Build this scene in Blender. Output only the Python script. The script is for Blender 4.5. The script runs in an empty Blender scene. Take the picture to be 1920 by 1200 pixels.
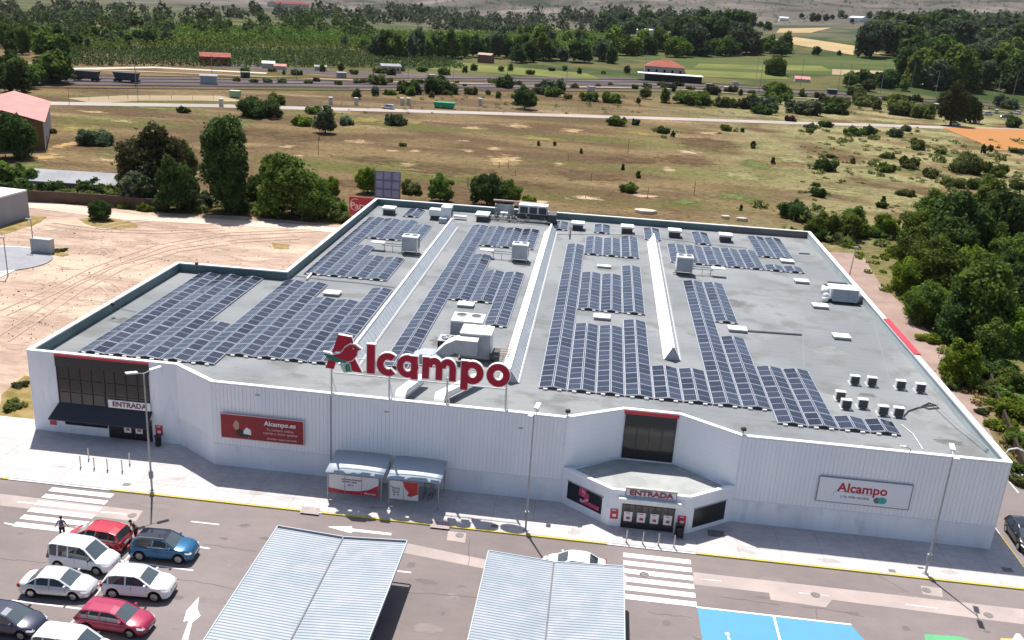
import bpy, math, random
import numpy as np
from math import radians, sin, cos, pi, tan, atan2, hypot
from mathutils import Vector, Matrix

random.seed(7)
SC = bpy.context.scene
COL = SC.collection

# ------------------------------------------------------------------ camera
CAM_H = 37.0
YAW, PITCH, ROLL, FPX = -0.08321119, 0.32789273, 0.06341738, 1753.623
_f = Vector((sin(YAW)*cos(PITCH), cos(YAW)*cos(PITCH), -sin(PITCH)))
_r0 = Vector((cos(YAW), -sin(YAW), 0)); _u0 = _r0.cross(_f)
_r = _r0*cos(ROLL) + _u0*sin(ROLL); _u = -_r0*sin(ROLL) + _u0*cos(ROLL)
cam = bpy.data.cameras.new('camera'); camo = bpy.data.objects.new('camera', cam); COL.objects.link(camo)
camo.matrix_world = Matrix(((_r.x, _u.x, -_f.x, 0), (_r.y, _u.y, -_f.y, 0), (_r.z, _u.z, -_f.z, CAM_H), (0, 0, 0, 1)))
cam.sensor_width = 36; cam.lens = 36*FPX/1920; cam.clip_start = .5; cam.clip_end = 60000
SC.camera = camo

# ------------------------------------------------------------------ sky, sun, exposure
SUN_EL, SUN_DIR = radians(63), Vector((-0.42, 0.90, 0)).normalized()
w = bpy.data.worlds.new('World'); SC.world = w; w.use_nodes = True
nt = w.node_tree; bg = nt.nodes['Background']; sky = nt.nodes.new('ShaderNodeTexSky')
sky.sky_type = 'NISHITA'; sky.sun_disc = False; sky.sun_elevation = SUN_EL
sky.sun_rotation = atan2(SUN_DIR.x, SUN_DIR.y); sky.dust_density = 1.5
nt.links.new(sky.outputs[0], bg.inputs[0]); bg.inputs[1].default_value = 0.088
sl = bpy.data.lights.new('sun', 'SUN'); sl.energy = 5.0; sl.angle = radians(.53); sl.color = (1, .96, .9)
so = bpy.data.objects.new('sun', sl); COL.objects.link(so)
sv = Vector((SUN_DIR.x*cos(SUN_EL), SUN_DIR.y*cos(SUN_EL), sin(SUN_EL)))
so.rotation_euler = sv.to_track_quat('Z', 'Y').to_euler(); so.location = sv*200
SC.view_settings.view_transform = 'Standard'; SC.view_settings.look = 'None'
SC.view_settings.exposure = 0.53; SC.view_settings.gamma = 1
SC.cycles.max_bounces = 6; SC.cycles.transparent_max_bounces = 24

# ------------------------------------------------------------------ ground height and pixel -> place
def sstep(a, b, x):
    t = max(0., min(1., (x-a)/(b-a))); return t*t*(3-2*t)
def terr(x, y):
    if y < 520: return 0.
    az = x/y
    g = .12 + .88*sstep(-.25, .42, az)
    z = g*0.05*min(y-520, 1200)*sstep(520, 700, y)
    if y > 1300:
        t = sstep(1300, 4200, y)
        hh = 175 + 30*sin(x*.0011+.5) + 16*sin(x*.0031+1.3) - 75*sstep(.34, .44, az)
        z += t*hh*.75
        z += sstep(1300, 2200, y)*(10*sin(x*.006+y*.004) + 6*sin(x*.013-y*.011+2) + 4*sin(x*.03+y*.021))
    return z
def ray(px, py):
    return (_f*FPX + _r*(px-960) + _u*(600-py)).normalized()
def at(px, py, z=0.):
    d = ray(px, py); t = (z-CAM_H)/d.z
    return Vector((d.x*t, d.y*t, z))
def att(px, py, lim=9000):
    d = ray(px, py); t = 40.
    if d.z < 0:
        q = at(px, py)
        if q.y < 520: return q
        t = 400.
    while t < lim:
        p = Vector((d.x*t, d.y*t, CAM_H+d.z*t))
        if p.z < terr(p.x, p.y): 
            lo, hi = t*.985, t
            for _ in range(12):
                m = (lo+hi)/2
                if CAM_H+d.z*m < terr(d.x*m, d.y*m): hi = m
                else: lo = m
            return Vector((d.x*hi, d.y*hi, terr(d.x*hi, d.y*hi)))
        t *= 1.012
    return None
def ppm(p):                                     # photo pixels per metre at a place
    return FPX/((p-Vector((0, 0, CAM_H))).dot(_f))

# ------------------------------------------------------------------ materials
MATS = {}
def mat(name, c, rough=.8, c2=None, sc=1., det=4, lo=.35, hi=.65, bump=0, bs=None, metal=0, spec=None, world=True, isl=0, c3=None, sc3=.1, lo3=.45, hi3=.6, stretch=None, coat=0):
    if name in MATS: return MATS[name]
    m = bpy.data.materials.new(name); m.use_nodes = True; MATS[name] = m
    n = m.node_tree; b = n.nodes['Principled BSDF']; L = n.links
    b.inputs['Base Color'].default_value = (*c, 1); b.inputs['Roughness'].default_value = rough
    b.inputs['Metallic'].default_value = metal
    if spec is None and rough >= .85: spec = .08
    if spec is not None: b.inputs['Specular IOR Level'].default_value = spec
    if coat: b.inputs['Coat Weight'].default_value = coat; b.inputs['Coat Roughness'].default_value = .05
    if world: co = n.nodes.new('ShaderNodeNewGeometry').outputs['Position']
    else: co = n.nodes.new('ShaderNodeTexCoord').outputs['Object']
    if stretch:
        mp = n.nodes.new('ShaderNodeMapping'); L.new(co, mp.inputs[0]); mp.inputs['Scale'].default_value = stretch; co = mp.outputs[0]
    def nz(scale, d):
        t = n.nodes.new('ShaderNodeTexNoise'); t.inputs['Scale'].default_value = scale; t.inputs['Detail'].default_value = d
        L.new(co, t.inputs['Vector']); return t.outputs['Fac']
    def rng(f, a, z):
        r = n.nodes.new('ShaderNodeMapRange'); L.new(f, r.inputs[0]); r.inputs[1].default_value = a; r.inputs[2].default_value = z; return r.outputs[0]
    cur = None
    def mix(f, a, bb, amt=1.):
        x = n.nodes.new('ShaderNodeMix'); x.data_type = 'RGBA'; L.new(f, x.inputs[0])
        if isinstance(a, tuple): x.inputs[6].default_value = (*a, 1)
        else: L.new(a, x.inputs[6])
        if isinstance(bb, tuple): x.inputs[7].default_value = (*bb, 1)
        else: L.new(bb, x.inputs[7])
        return x.outputs[2]
    if c2: cur = mix(rng(nz(sc, det), lo, hi), c, c2)
    if c3: cur = mix(rng(nz(sc3, 5), lo3, hi3), cur if cur is not None else c, c3)
    if isl:
        g = n.nodes.new('ShaderNodeNewGeometry').outputs['Random Per Island']
        oi = n.nodes.new('ShaderNodeObjectInfo').outputs['Random']
        h = n.nodes.new('ShaderNodeHueSaturation')
        if cur is not None: L.new(cur, h.inputs['Color'])
        else: h.inputs['Color'].default_value = (*c, 1)
        r1 = n.nodes.new('ShaderNodeMapRange'); L.new(g, r1.inputs[0]); r1.inputs[3].default_value = 1-isl; r1.inputs[4].default_value = 1+isl
        r2 = n.nodes.new('ShaderNodeMapRange'); L.new(oi, r2.inputs[0]); r2.inputs[3].default_value = .8; r2.inputs[4].default_value = 1.2
        mu = n.nodes.new('ShaderNodeMath'); mu.operation = 'MULTIPLY'; L.new(r1.outputs[0], mu.inputs[0]); L.new(r2.outputs[0], mu.inputs[1])
        L.new(mu.outputs[0], h.inputs['Value'])
        r3 = n.nodes.new('ShaderNodeMapRange'); L.new(oi, r3.inputs[0]); r3.inputs[3].default_value = .485; r3.inputs[4].default_value = .515
        L.new(r3.outputs[0], h.inputs['Hue']); cur = h.outputs[0]
    if cur is not None: L.new(cur, b.inputs['Base Color'])
    if bump:
        bp = n.nodes.new('ShaderNodeBump'); bp.inputs['Strength'].default_value = 1; bp.inputs['Distance'].default_value = bump
        L.new(nz(bs or sc*3, 4), bp.inputs['Height']); L.new(bp.outputs[0], b.inputs['Normal'])
    return m

# ------------------------------------------------------------------ mesh building
class MB:
    def __init__(s): s.v = []; s.f = []; s.sm = False
    def add(s, vs, fs):
        o = len(s.v); s.v += [tuple(v) for v in vs]; s.f += [tuple(i+o for i in f) for f in fs]; return s
    def box(s, cx, cy, cz, sx, sy, sz, rz=0., M=None):      # cz = bottom
        c, q = cos(rz), sin(rz); vs = []
        for z in (cz, cz+sz):
            for a, b in ((-1, -1), (1, -1), (1, 1), (-1, 1)):
                x, y = a*sx/2, b*sy/2; vs.append((cx+x*c-y*q, cy+x*q+y*c, z))
        if M: vs = [tuple(M @ Vector(v)) for v in vs]
        return s.add(vs, [(3, 2, 1, 0), (4, 5, 6, 7), (0, 1, 5, 4), (1, 2, 6, 5), (2, 3, 7, 6), (3, 0, 4, 7)])
    def prism(s, poly, z0, z1):
        n = len(poly)
        a = sum(poly[i][0]*poly[(i+1) % n][1]-poly[(i+1) % n][0]*poly[i][1] for i in range(n))
        if a < 0: poly = poly[::-1]
        vs = [(p[0], p[1], z0) for p in poly]+[(p[0], p[1], z1) for p in poly]
        return s.add(vs, [tuple(range(n-1, -1, -1)), tuple(range(n, 2*n))]+[(i, (i+1) % n, n+(i+1) % n, n+i) for i in range(n)])
    def vprism(s, poly, y0, y1, M=None):                    # poly in x,z ; extruded in y
        n = len(poly)
        vs = [(p[0], y0, p[1]) for p in poly]+[(p[0], y1, p[1]) for p in poly]
        if M: vs = [tuple(M @ Vector(v)) for v in vs]
        return s.add(vs, [tuple(range(n)), tuple(range(2*n-1, n-1, -1))]+[(i, n+i, n+(i+1) % n, (i+1) % n) for i in range(n)])
    def tube(s, p0, p1, r0, r1=None, n=8, cap=True):
        p0, p1 = Vector(p0), Vector(p1); r1 = r0 if r1 is None else r1
        d = (p1-p0).normalized(); a = d.orthogonal().normalized(); b = d.cross(a)
        vs = [p0+(a*cos(2*pi*i/n)+b*sin(2*pi*i/n))*r0 for i in range(n)]+[p1+(a*cos(2*pi*i/n)+b*sin(2*pi*i/n))*r1 for i in range(n)]
        fs = [(i, (i+1) % n, n+(i+1) % n, n+i) for i in range(n)]
        if cap: fs += [tuple(range(n-1, -1, -1)), tuple(range(n, 2*n))]
        return s.add(vs, fs)
    def path(s, pts, r, n=6):
        for a, b in zip(pts, pts[1:]): s.tube(a, b, r, r, n)
        return s
    def quad(s, a, b, c, d): return s.add([a, b, c, d], [(0, 1, 2, 3)])
    def poly(s, pts): return s.add(pts, [tuple(range(len(pts)))])
    def build(s, name, m, parent=None, smooth=False, bevel=0, loc=None):
        me = bpy.data.meshes.new(name); me.from_pydata(s.v, [], s.f)
        me.materials.append(m)
        if smooth: me.polygons.foreach_set('use_smooth', [True]*len(me.polygons))
        me.update(); o = bpy.data.objects.new(name, me); COL.objects.link(o)
        if parent is not None: o.parent = parent
        if loc is not None: o.location = loc
        if bevel:
            q = o.modifiers.new('bevel', 'BEVEL'); q.width = bevel; q.segments = 2; q.limit_method = 'ANGLE'
        return o
def shift(mb, L): mb.v = [(a-L[0], b-L[1], c-L[2]) for a, b, c in mb.v]; return mb
def tag(o, label=None, cat=None, group=None, kind=None):
    if label: o['label'] = label
    if cat: o['category'] = cat
    if group: o['group'] = group
    if kind: o['kind'] = kind
    return o
def thing(name, loc, label, cat, group=None, rz=0.):
    o = bpy.data.objects.new(name, None); COL.objects.link(o); o.location = loc; o.rotation_euler[2] = rz
    o.empty_display_size = .3
    return tag(o, label, cat, group)
def kids(o): return [c for c in KID.get(o.name, [])]
def copy_tree(o, parent=None):
    c = o.copy(); COL.objects.link(c)
    if parent is not None: c.parent = parent
    for k in [x for x in o.children]: copy_tree(k, c)
    return c
def struct(name, mb, m, smooth=False): return tag(mb.build(name, m, None, smooth), kind='structure')
def sheet(name, pts, z, m):
    n = len(pts); a = sum(pts[i][0]*pts[(i+1) % n][1]-pts[(i+1) % n][0]*pts[i][1] for i in range(n))
    if a < 0: pts = pts[::-1]
    return struct(name, MB().poly([(p[0], p[1], z) for p in pts]), m)
def patch(name, c4, m, nx=24, ny=10, dz=.12, bulge=0, seed=0):            # a field draped over the ground, corners a b c d
    a, b, c, d = [Vector((q[0], q[1], 0)) for q in c4]; mb = MB(); vs = []; fs = []
    R = random.Random(seed)
    ph = R.random()*6
    for j in range(ny+1):
        for i in range(nx+1):
            u, v = i/nx, j/ny
            p = (a*(1-u)+b*u)*(1-v)+(d*(1-u)+c*u)*v
            e = max(abs(u-.5), abs(v-.5))*2
            if e > .99 and bulge: p += Vector((sin(u*9+ph+v*3), cos(v*8+ph+u*7), 0))*bulge
            vs.append((p.x, p.y, terr(p.x, p.y)+dz))
    for j in range(ny):
        for i in range(nx):
            k = j*(nx+1)+i; fs.append((k, k+1, k+nx+2, k+nx+1))
    mb.add(vs, fs); 
    if (b-a).cross(d-a).z < 0: mb.f = [q[::-1] for q in mb.f]
    return struct(name, mb, m)
def text(name, s, size, m, parent, loc, rot=(pi/2, 0, 0), bold=.0, ext=.01, sx=1., align='CENTER'):
    cu = bpy.data.curves.new(name, 'FONT'); cu.body = s; cu.size = size; cu.align_x = align; cu.align_y = 'CENTER'
    cu.offset = bold; cu.extrude = ext; cu.resolution_u = 3
    t = bpy.data.objects.new('t', cu); COL.objects.link(t)
    dg = bpy.context.evaluated_depsgraph_get(); dg.update()
    me = bpy.data.meshes.new_from_object(t.evaluated_get(dg)); bpy.data.objects.remove(t)
    me.materials.clear(); me.materials.append(m)
    o = bpy.data.objects.new(name, me); COL.objects.link(o); o.parent = parent
    o.location = loc; o.rotation_euler = rot; o.scale = (sx, 1, 1); return o

# plain materials
WHITE = mat('white_metal', (.72, .73, .76), .45, c2=(.64, .65, .68), sc=.4, world=False)
CLAD = mat('white_cladding', (.87, .87, .90), .5, c2=(.80, .805, .84), sc=.45, det=7, bump=.004, bs=3, stretch=(1, 1, .18), c3=(.82, .82, .85), sc3=1.6, lo3=.5, hi3=.7)
CLAD_GROOVE = mat('grey_cladding_groove', (.74, .75, .80), .6)
PLINTH = mat('white_render_wall', (.82, .83, .87), .75, c2=(.72, .73, .78), sc=.5, det=7, stretch=(1, 1, .4), c3=(.66, .655, .68), sc3=1.1, lo3=.55, hi3=.72)
CAP = mat('white_coping', (.82, .82, .80), .5, c2=(.7, .7, .68), sc=.7)
TEAL = mat('teal_parapet', (.10, .17, .175), .55, c2=(.075, .13, .135), sc=.35)
BROWNP = mat('brown_parapet', (.17, .15, .13), .7, c2=(.11, .11, .11), sc=.5)
ROOFM = mat('roof_membrane', (.182, .194, .203), .85, c2=(.232, .24, .246), sc=.09, det=9, lo=.42, hi=.58, bump=.012, bs=2.5, c3=(.158, .164, .162), sc3=.35, lo3=.52, hi3=.66, spec=.2)
def striped(m, per, wd, dark, axis=1):                      # faint lap seams of the membrane sheets
    n = m.node_tree; L = n.links; b = n.nodes['Principled BSDF']; src = b.inputs['Base Color'].links[0].from_socket
    g = n.nodes.new('ShaderNodeNewGeometry'); sp = n.nodes.new('ShaderNodeSeparateXYZ'); L.new(g.outputs['Position'], sp.inputs[0])
    d = n.nodes.new('ShaderNodeMath'); d.operation = 'DIVIDE'; L.new(sp.outputs[axis], d.inputs[0]); d.inputs[1].default_value = per
    f = n.nodes.new('ShaderNodeMath'); f.operation = 'FRACT'; L.new(d.outputs[0], f.inputs[0]); q = n.nodes.new('ShaderNodeMath'); q.operation = 'LESS_THAN'; L.new(f.outputs[0], q.inputs[0]); q.inputs[1].default_value = wd
    x = n.nodes.new('ShaderNodeMix'); x.data_type = 'RGBA'; x.blend_type = 'MULTIPLY'; L.new(q.outputs[0], x.inputs[0]); L.new(src, x.inputs[6]); x.inputs[7].default_value = (dark, dark, dark, 1); L.new(x.outputs[2], b.inputs['Base Color'])
striped(ROOFM, 1.05, .07, .86)
DARK = mat('black_trim', (.018, .018, .022), .5)
RUBBER = mat('black_rubber', (.015, .015, .016), .8)
DGLASS = mat('dark_glass', (.012, .014, .018), .08, spec=.6)
GLASSG = mat('smoked_glazing', (.03, .028, .03), .12, c2=(.045, .035, .032), sc=.5, spec=.5)
REDP = mat('red_paint', (.55, .03, .05), .5)
SIGNRED = mat('dark_red_sign_face', (.42, .006, .032), .4, spec=.3)
SIGNEDGE = mat('sign_white_edge', (.85, .78, .74), .5)
SIGNW = mat('sign_white', (.8, .8, .8), .5)
TEALS = mat('sign_green', (.01, .16, .12), .45)
TEALL = mat('sign_pale_green', (.42, .62, .52), .45)
GALV = mat('galvanised_steel', (.42, .43, .44), .45, c2=(.32, .33, .34), sc=3, metal=.4, world=False)
HVACW = mat('hvac_white_paint', (.80, .80, .79), .45, c2=(.7, .7, .69), sc=1.2, world=False)
HVACG = mat('hvac_grey_panel', (.36, .38, .41), .5, c2=(.30, .32, .35), sc=1, world=False)
MESHD = mat('dark_coil_grille', (.03, .033, .037), .6, c2=(.06, .06, .065), sc=8, world=False)
CONCR = mat('concrete_block', (.5, .5, .48), .9, c2=(.4, .4, .38), sc=5, world=False)

# ================================================================== SETTING
GRASS = mat('dry_grassland', (.105, .062, .028), .95, c2=(.215, .155, .07), sc=.035, det=9, lo=.42, hi=.60, bump=.25, bs=.6,
            c3=(.105, .105, .035), sc3=.011, lo3=.50, hi3=.63)
SAND = mat('sandy_dirt', (.42, .305, .24), .95, c2=(.335, .24, .188), sc=.16, det=12, lo=.40, hi=.62, bump=.12, bs=1.0, c3=(.50, .375, .285), sc3=.09, lo3=.48, hi3=.62, stretch=(.6, 1.3, 1))
ASPH = mat('old_asphalt', (.212, .178, .171), .9, c2=(.176, .151, .146), sc=.16, det=8, lo=.35, hi=.7, bump=.01, bs=8, c3=(.24, .207, .203), sc3=.05, lo3=.5, hi3=.7)
PAVE = mat('concrete_pavement', (.49, .45, .44), .9, c2=(.42, .39, .385), sc=.5, det=8, lo=.4, hi=.75, bump=.006, bs=5, c3=(.53, .495, .485), sc3=.15)
LINE = mat('white_road_paint', (.82, .76, .73), .8, c2=(.66, .60, .57), sc=1.5, lo=.5, hi=.8)
LINEW = mat('worn_road_paint', (.62, .56, .53), .85, c2=(.42, .37, .34), sc=2, lo=.4, hi=.7)
YEL = mat('yellow_kerb_paint', (.58, .45, .05), .8, c2=(.44, .38, .22), sc=2.5, det=8, lo=.5, hi=.62)
PALE = mat('pale_road_patch', (.42, .345, .32), .9, c2=(.34, .285, .265), sc=.4, det=7)
BLUEB = mat('blue_bay_paint', (.078, .275, .43), .8, c2=(.09, .24, .37), sc=.7, det=6, lo=.5, hi=.8)
GREENB = mat('green_bay_paint', (.09, .42, .17), .8, c2=(.1, .33, .15), sc=.8)
ROADF = mat('far_road_asphalt', (.38, .33, .30), .9, c2=(.31, .275, .25), sc=.05)
BALL = mat('railway_ballast', (.075, .062, .064), .95, c2=(.125, .102, .10), sc=.03, det=8, stretch=(.3, 1.6, 1))
STRAW = mat('straw_soil', (.36, .28, .18), .95, c2=(.26, .20, .12), sc=.03, det=6)

def streaks(m, c, b, sc=.55, lo=.55, hi=1.45, st=(1, 2.2, 1)):
    n = m.node_tree; L = n.links; g = n.nodes.new('ShaderNodeNewGeometry'); mp = n.nodes.new('ShaderNodeMapping'); mp.inputs['Scale'].default_value = st; L.new(g.outputs['Position'], mp.inputs[0])
    t = n.nodes.new('ShaderNodeTexNoise'); t.inputs['Scale'].default_value = sc; t.inputs['Detail'].default_value = 13; t.inputs['Roughness'].default_value = .72; L.new(mp.outputs[0], t.inputs['Vector'])
    r = n.nodes.new('ShaderNodeMapRange'); L.new(t.outputs['Fac'], r.inputs[0]); r.inputs[1].default_value = .34; r.inputs[2].default_value = .66; r.inputs[3].default_value = lo; r.inputs[4].default_value = hi
    x = n.nodes.new('ShaderNodeVectorMath'); x.operation = 'SCALE'; L.new(c, x.inputs[0]); L.new(r.outputs[0], x.inputs['Scale']); L.new(x.outputs[0], b.inputs['Base Color'])
def restreak(m, *a): b = m.node_tree.nodes['Principled BSDF']; streaks(m, b.inputs['Base Color'].links[0].from_socket, b, *a)
restreak(SAND, .5, .74, 1.2, (.8, 1.6, 1)); restreak(ASPH, .9, .93, 1.07, (.5, 1, 1)); restreak(PAVE, 1.3, .86, 1.12)
# ground: one sheet, polar grid round the camera foot, reaching the far hills
def ground():
    rs = [2]; 
    while rs[-1] < 9000: rs.append(rs[-1]*1.045+1.5)
    rs += [12000]
    A = []; a = -180.
    while a < 180: A.append(a); a += (.8 if -42 < a < 42 else 4.)
    na = len(A); vs = [(0, 0, 0)]; fs = []
    for r in rs:
        for a in A:
            x, y = r*sin(radians(a)), r*cos(radians(a))
            vs.append((x, y, terr(x, y) if r < 9001 else terr(x*9000/r, y*9000/r)-12.))
    for i in range(na): fs.append((0, 1+(i+1) % na, 1+i))
    for k in range(len(rs)-1):
        for i in range(na):
            j = (i+1) % na; b = 1+k*na; fs.append((b+i, b+j, b+na+j, b+na+i))
    struct('ground', MB().add(vs, [f[::-1] for f in fs]), GROUNDM, True)
def ground_mat():
    m = GRASS.copy(); m.name = 'ground_dry_grass'
    n = m.node_tree; L = n.links; b = n.nodes['Principled BSDF']; src = b.inputs['Base Color'].links[0].from_socket
    def nd(t): return n.nodes.new(t)
    g = nd('ShaderNodeNewGeometry'); sx = nd('ShaderNodeSeparateXYZ'); L.new(g.outputs['Position'], sx.inputs[0])
    def mr(s, a, z):
        r = nd('ShaderNodeMapRange'); L.new(s, r.inputs[0]); r.inputs[1].default_value = a; r.inputs[2].default_value = z; return r.outputs[0]
    def noise(sc, det=6, st=None):
        t = nd('ShaderNodeTexNoise'); t.inputs['Scale'].default_value = sc; t.inputs['Detail'].default_value = det
        if st:
            mp = nd('ShaderNodeMapping'); mp.inputs['Scale'].default_value = st; L.new(g.outputs['Position'], mp.inputs[0]); L.new(mp.outputs[0], t.inputs['Vector'])
        else: L.new(g.outputs['Position'], t.inputs['Vector'])
        return t.outputs['Fac']
    def mix(f, a, c):
        x = nd('ShaderNodeMix'); x.data_type = 'RGBA'; L.new(f, x.inputs[0])
        L.new(a, x.inputs[6]) if not isinstance(a, tuple) else setattr(x.inputs[6], 'default_value', (*a, 1))
        L.new(c, x.inputs[7]) if not isinstance(c, tuple) else setattr(x.inputs[7], 'default_value', (*c, 1)); return x.outputs[2]
    def mul(a, c):
        x = nd('ShaderNodeMath'); x.operation = 'MULTIPLY'; L.new(a, x.inputs[0]); L.new(c, x.inputs[1]); return x.outputs[0]
    fine = noise(1.1, 12)
    c = mix(mr(noise(.05, 9, (.5, 1.2, 1)), .44, .60), (.098, .062, .032), (.165, .115, .056))
    c = mix(mr(noise(.028, 8, (.4, 1.2, 1)), .54, .64), c, (.095, .092, .026))
    right = mr(sx.outputs[0], 5, 75)
    c = mix(mul(right, mr(noise(.05, 10), .40, .56)), c, (.245, .215, .105))
    c = mix(mul(right, mr(noise(.07, 8), .54, .64)), c, (.105, .105, .036))
    c = mix(mul(mr(noise(.035, 9, (.5, 1.3, 1)), .60, .68), mr(fine, .35, .6)), c, (.30, .22, .12))
    c = mix(mul(mr(fine, .56, .68), mr(noise(.12, 6), .42, .6)), c, (.05, .045, .015))
    c = mix(mr(noise(.55, 10), .58, .70), c, (.07, .055, .022))
    lush = mul(mr(sx.outputs[1], 190, 110), mr(sx.outputs[0], 40, 46))
    c = mix(lush, c, mix(mr(noise(.3, 5), .45, .6), (.06, .10, .02), (.17, .13, .055)))
    c = mix(mr(sx.outputs[1], 430, 500), c, mix(mr(noise(.02, 9), .42, .58), (.034, .056, .015), (.105, .095, .036)))
    scr = mix(mr(noise(.011, 10), .42, .58), (.105, .09, .08), mix(mr(noise(.004, 7), .46, .58), (.038, .042, .03), (.175, .15, .13)))
    c = mix(mr(sx.outputs[1], 900, 1500), c, scr)
    streaks(m, c, b); return m
GROUNDM = ground_mat()
ground()

def ring(px): return [(at(*q).x, at(*q).y) for q in px]
# sandy lot left of and behind the building
sheet('dirt_lot', [(-140, 69.6), (-48, 69.6), (-45.5, 70), (-45.5, 96.6), (-33.2, 96.6), (-33.2, 141), (-36, 143), (-40, 149), (-51, 149.5), (-60, 149.5), (-74, 147), (-95, 148), (-140, 156)], .02, SAND)
for i, (px) in enumerate([[(152, 412), (190, 404), (250, 418), (262, 425), (230, 430), (170, 424)], [(0, 418), (60, 405), (92, 408), (60, 424), (0, 442)], [(98, 465), (130, 478), (118, 482), (96, 478)], [(508, 455), (545, 460), (540, 468), (515, 466)], [(0, 740), (48, 700), (58, 720), (66, 790), (0, 795)]]):
    q = ring(px); cx = sum(a for a, b in q)/len(q); cy = sum(b for a, b in q)/len(q)
    R = random.Random(i); pts = []
    for k in range(len(q)):
        a, b = q[k], q[(k+1) % len(q)]
        for t in (0, .25, .5, .75):
            s = 1+R.uniform(-.12, .12); x = a[0]*(1-t)+b[0]*t; y = a[1]*(1-t)+b[1]*t; pts.append((cx+(x-cx)*s, cy+(y-cy)*s))
    sheet('weed_patch', pts, .045, mat('weedy_ground', (.17, .13, .04), .95, c2=(.30, .22, .10), sc=.6, bump=.15, bs=2))
sheet('dirt_track', [(-140, 140), (-92, 143), (-75, 140.5), (-52, 143.5), (-34, 144), (-34, 147), (-52, 147.2), (-75, 144.5), (-92, 148), (-140, 152)], .05, mat('pale_track', (.60, .49, .41), .95, c2=(.46, .34, .26), sc=.12, stretch=(.25, 2, 1), det=8))
# tyre ruts and worn marks on the lot
# asphalt
sheet('parking_asphalt', [(-140, -20), (150, -20), (150, 59.85), (36, 59.85), (39.4, 70), (39.6, 84), (33, 84), (33, 59.85), (-140, 59.85)], .012, ASPH)
sheet('side_path', [(31.9, 84), (39.6, 84), (42.2, 100), (43.6, 112), (44.2, 125), (43.5, 140), (45.5, 160), (36, 158), (33, 141), (31.9, 138)], .016, mat('pink_gravel', (.33, .24, .205), .95, c2=(.26, .185, .155), sc=.3, det=8, bump=.03, bs=4))
# pavement with kerb
pv = [(-140, 59.95), (-43, 59.95), (33.35, 59.95), (33.35, 78), (31.7, 78), (31.7, 69.8), (-140, 69.8)]
struct('pavement', MB().prism(pv, -.05, .12), PAVE)
m = MB()
for x0, x1 in ((-140, -42.9), (-34.8, -19.6), (-18.3, -10.0), (-8.6, 3.0), (9.4, 33.5)): m.box((x0+x1)/2, 59.87, -.02, x1-x0, .16, .125)
m.box(33.42, 63.6, -.02, .14, 7.3, .125)
struct('yellow_kerb', m, YEL)
m = MB()
for x0, x1 in ((-42.9, -34.8), (-19.6, -18.3), (-10.0, -8.6), (3.0, 9.4)): m.box((x0+x1)/2, 59.87, -.02, x1-x0, .16, .10)
m.box(33.42, 73, -.02, .14, 11.4, .13); m.box(39.6, 76, -.02, .16, 16, .14); m.box(37.9, 80, 0, .12, 10, .02)
struct('white_kerb', m, CAP)
# joints in the pavement
m = MB()
J = mat('pavement_joint', (.33, .30, .29), .9)
for k in range(-24, 17):
    x = k*3.05+.4
    if -48 < x < 33: m.box(x, 62.5 if not -1 < x < 13 else 61.2, .1215, .035, 5. if not -1 < x < 13 else 2.4, .004)
m.box(-7, 61.4, .1215, 80, .03, .004)
struct('pavement_joints', m, J)
# pale reinstatement strip in the road and its patches
for nm, px in (('road_patch', [(745, 1015), (922, 1052), (1175, 1078), (1175, 1100), (915, 1068), (742, 1034)]), ('road_patch', [(1300, 1073), (1920, 1143), (1920, 1171), (1560, 1125), (1548, 1139), (1445, 1125), (1442, 1112), (1300, 1096)]),
               ('road_patch', [(840, 996), (874, 1000), (872, 1018), (838, 1013)]), ('road_patch', [(0, 926), (268, 958), (255, 978), (0, 948)]), ('road_patch', [(1726, 1098), (1765, 1103), (1768, 1120), (1730, 1114)])):
    sheet(nm, ring(px), .016, PALE)
sheet('drain_slab', ring([(566, 952), (600, 955), (598, 968), (562, 964)]), .126, mat('drain_grating', (.40, .33, .31), .9, c2=(.3, .25, .24), sc=5)); sheet('drain_slab', ring([(808, 979), (844, 983), (842, 995), (806, 991)]), .126, MATS['drain_grating'])
# markings
def bar(m, x0, x1, y0, y1, z=.02): m.box((x0+x1)/2, (y0+y1)/2, z, x1-x0, y1-y0, .004)
m = MB()
for k in range(6): bar(m, -39.1+.06*k, -34.2+.06*k, 58.85-k*1.0, 59.42-k*1.0)
struct('zebra_crossing', m, LINE)
m = MB()
for k in range(6): bar(m, 4.15, 8.95, 58.45-k*1.0, 59.0-k*1.0)
struct('zebra_crossing', m, LINE)
m = MB()
def pline(px, wd, z=.02, mm=None):
    mm = mm or m
    for a, b in zip(px, px[1:]):
        p, q = at(*a), at(*b); d = (q-p).normalized(); n = Vector((-d.y, d.x, 0))*wd/2
        mm.poly([(v.x, v.y, z) for v in (p-n, q-n, q+n, p+n)])
for L_ in ([(250, 1033), (104, 1203)], [(22, 1126), (160, 1143)], [(72, 1189), (130, 1197)], [(222, 1051), (362, 1070)], [(172, 1093), (195, 1096)], [(358, 978), (411, 984)], [(33, 941), (70, 945)], [(190, 960), (236, 964)], [(8, 981), (30, 985)], [(368, 1025), (393, 1029)], [(745, 1071), (771, 1074)], [(210, 1093), (330, 1107)]): pline(L_, .13)
struct('parking_lines', m, LINE)
m = MB()
for L_ in ([(1312, 1086), (1352, 1090)], [(1498, 1112), (1555, 1118)], [(1698, 1134), (1758, 1141)]): pline(L_, .12, .024)
struct('lane_dashes', m, LINEW)
m = MB()
m.poly([(p.x, p.y, .02) for p in (at(340, 1203), at(352, 1203), at(360, 1168), at(376, 1155), at(370, 1142), at(373, 1120), at(350, 1145), at(344, 1166), at(354, 1164))])
m.poly([(p.x, p.y, .02) for p in (at(614, 988), at(660, 987), at(660, 991.5), at(734, 1000), at(733, 1004), at(662, 996.5), at(658, 1000))])
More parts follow.
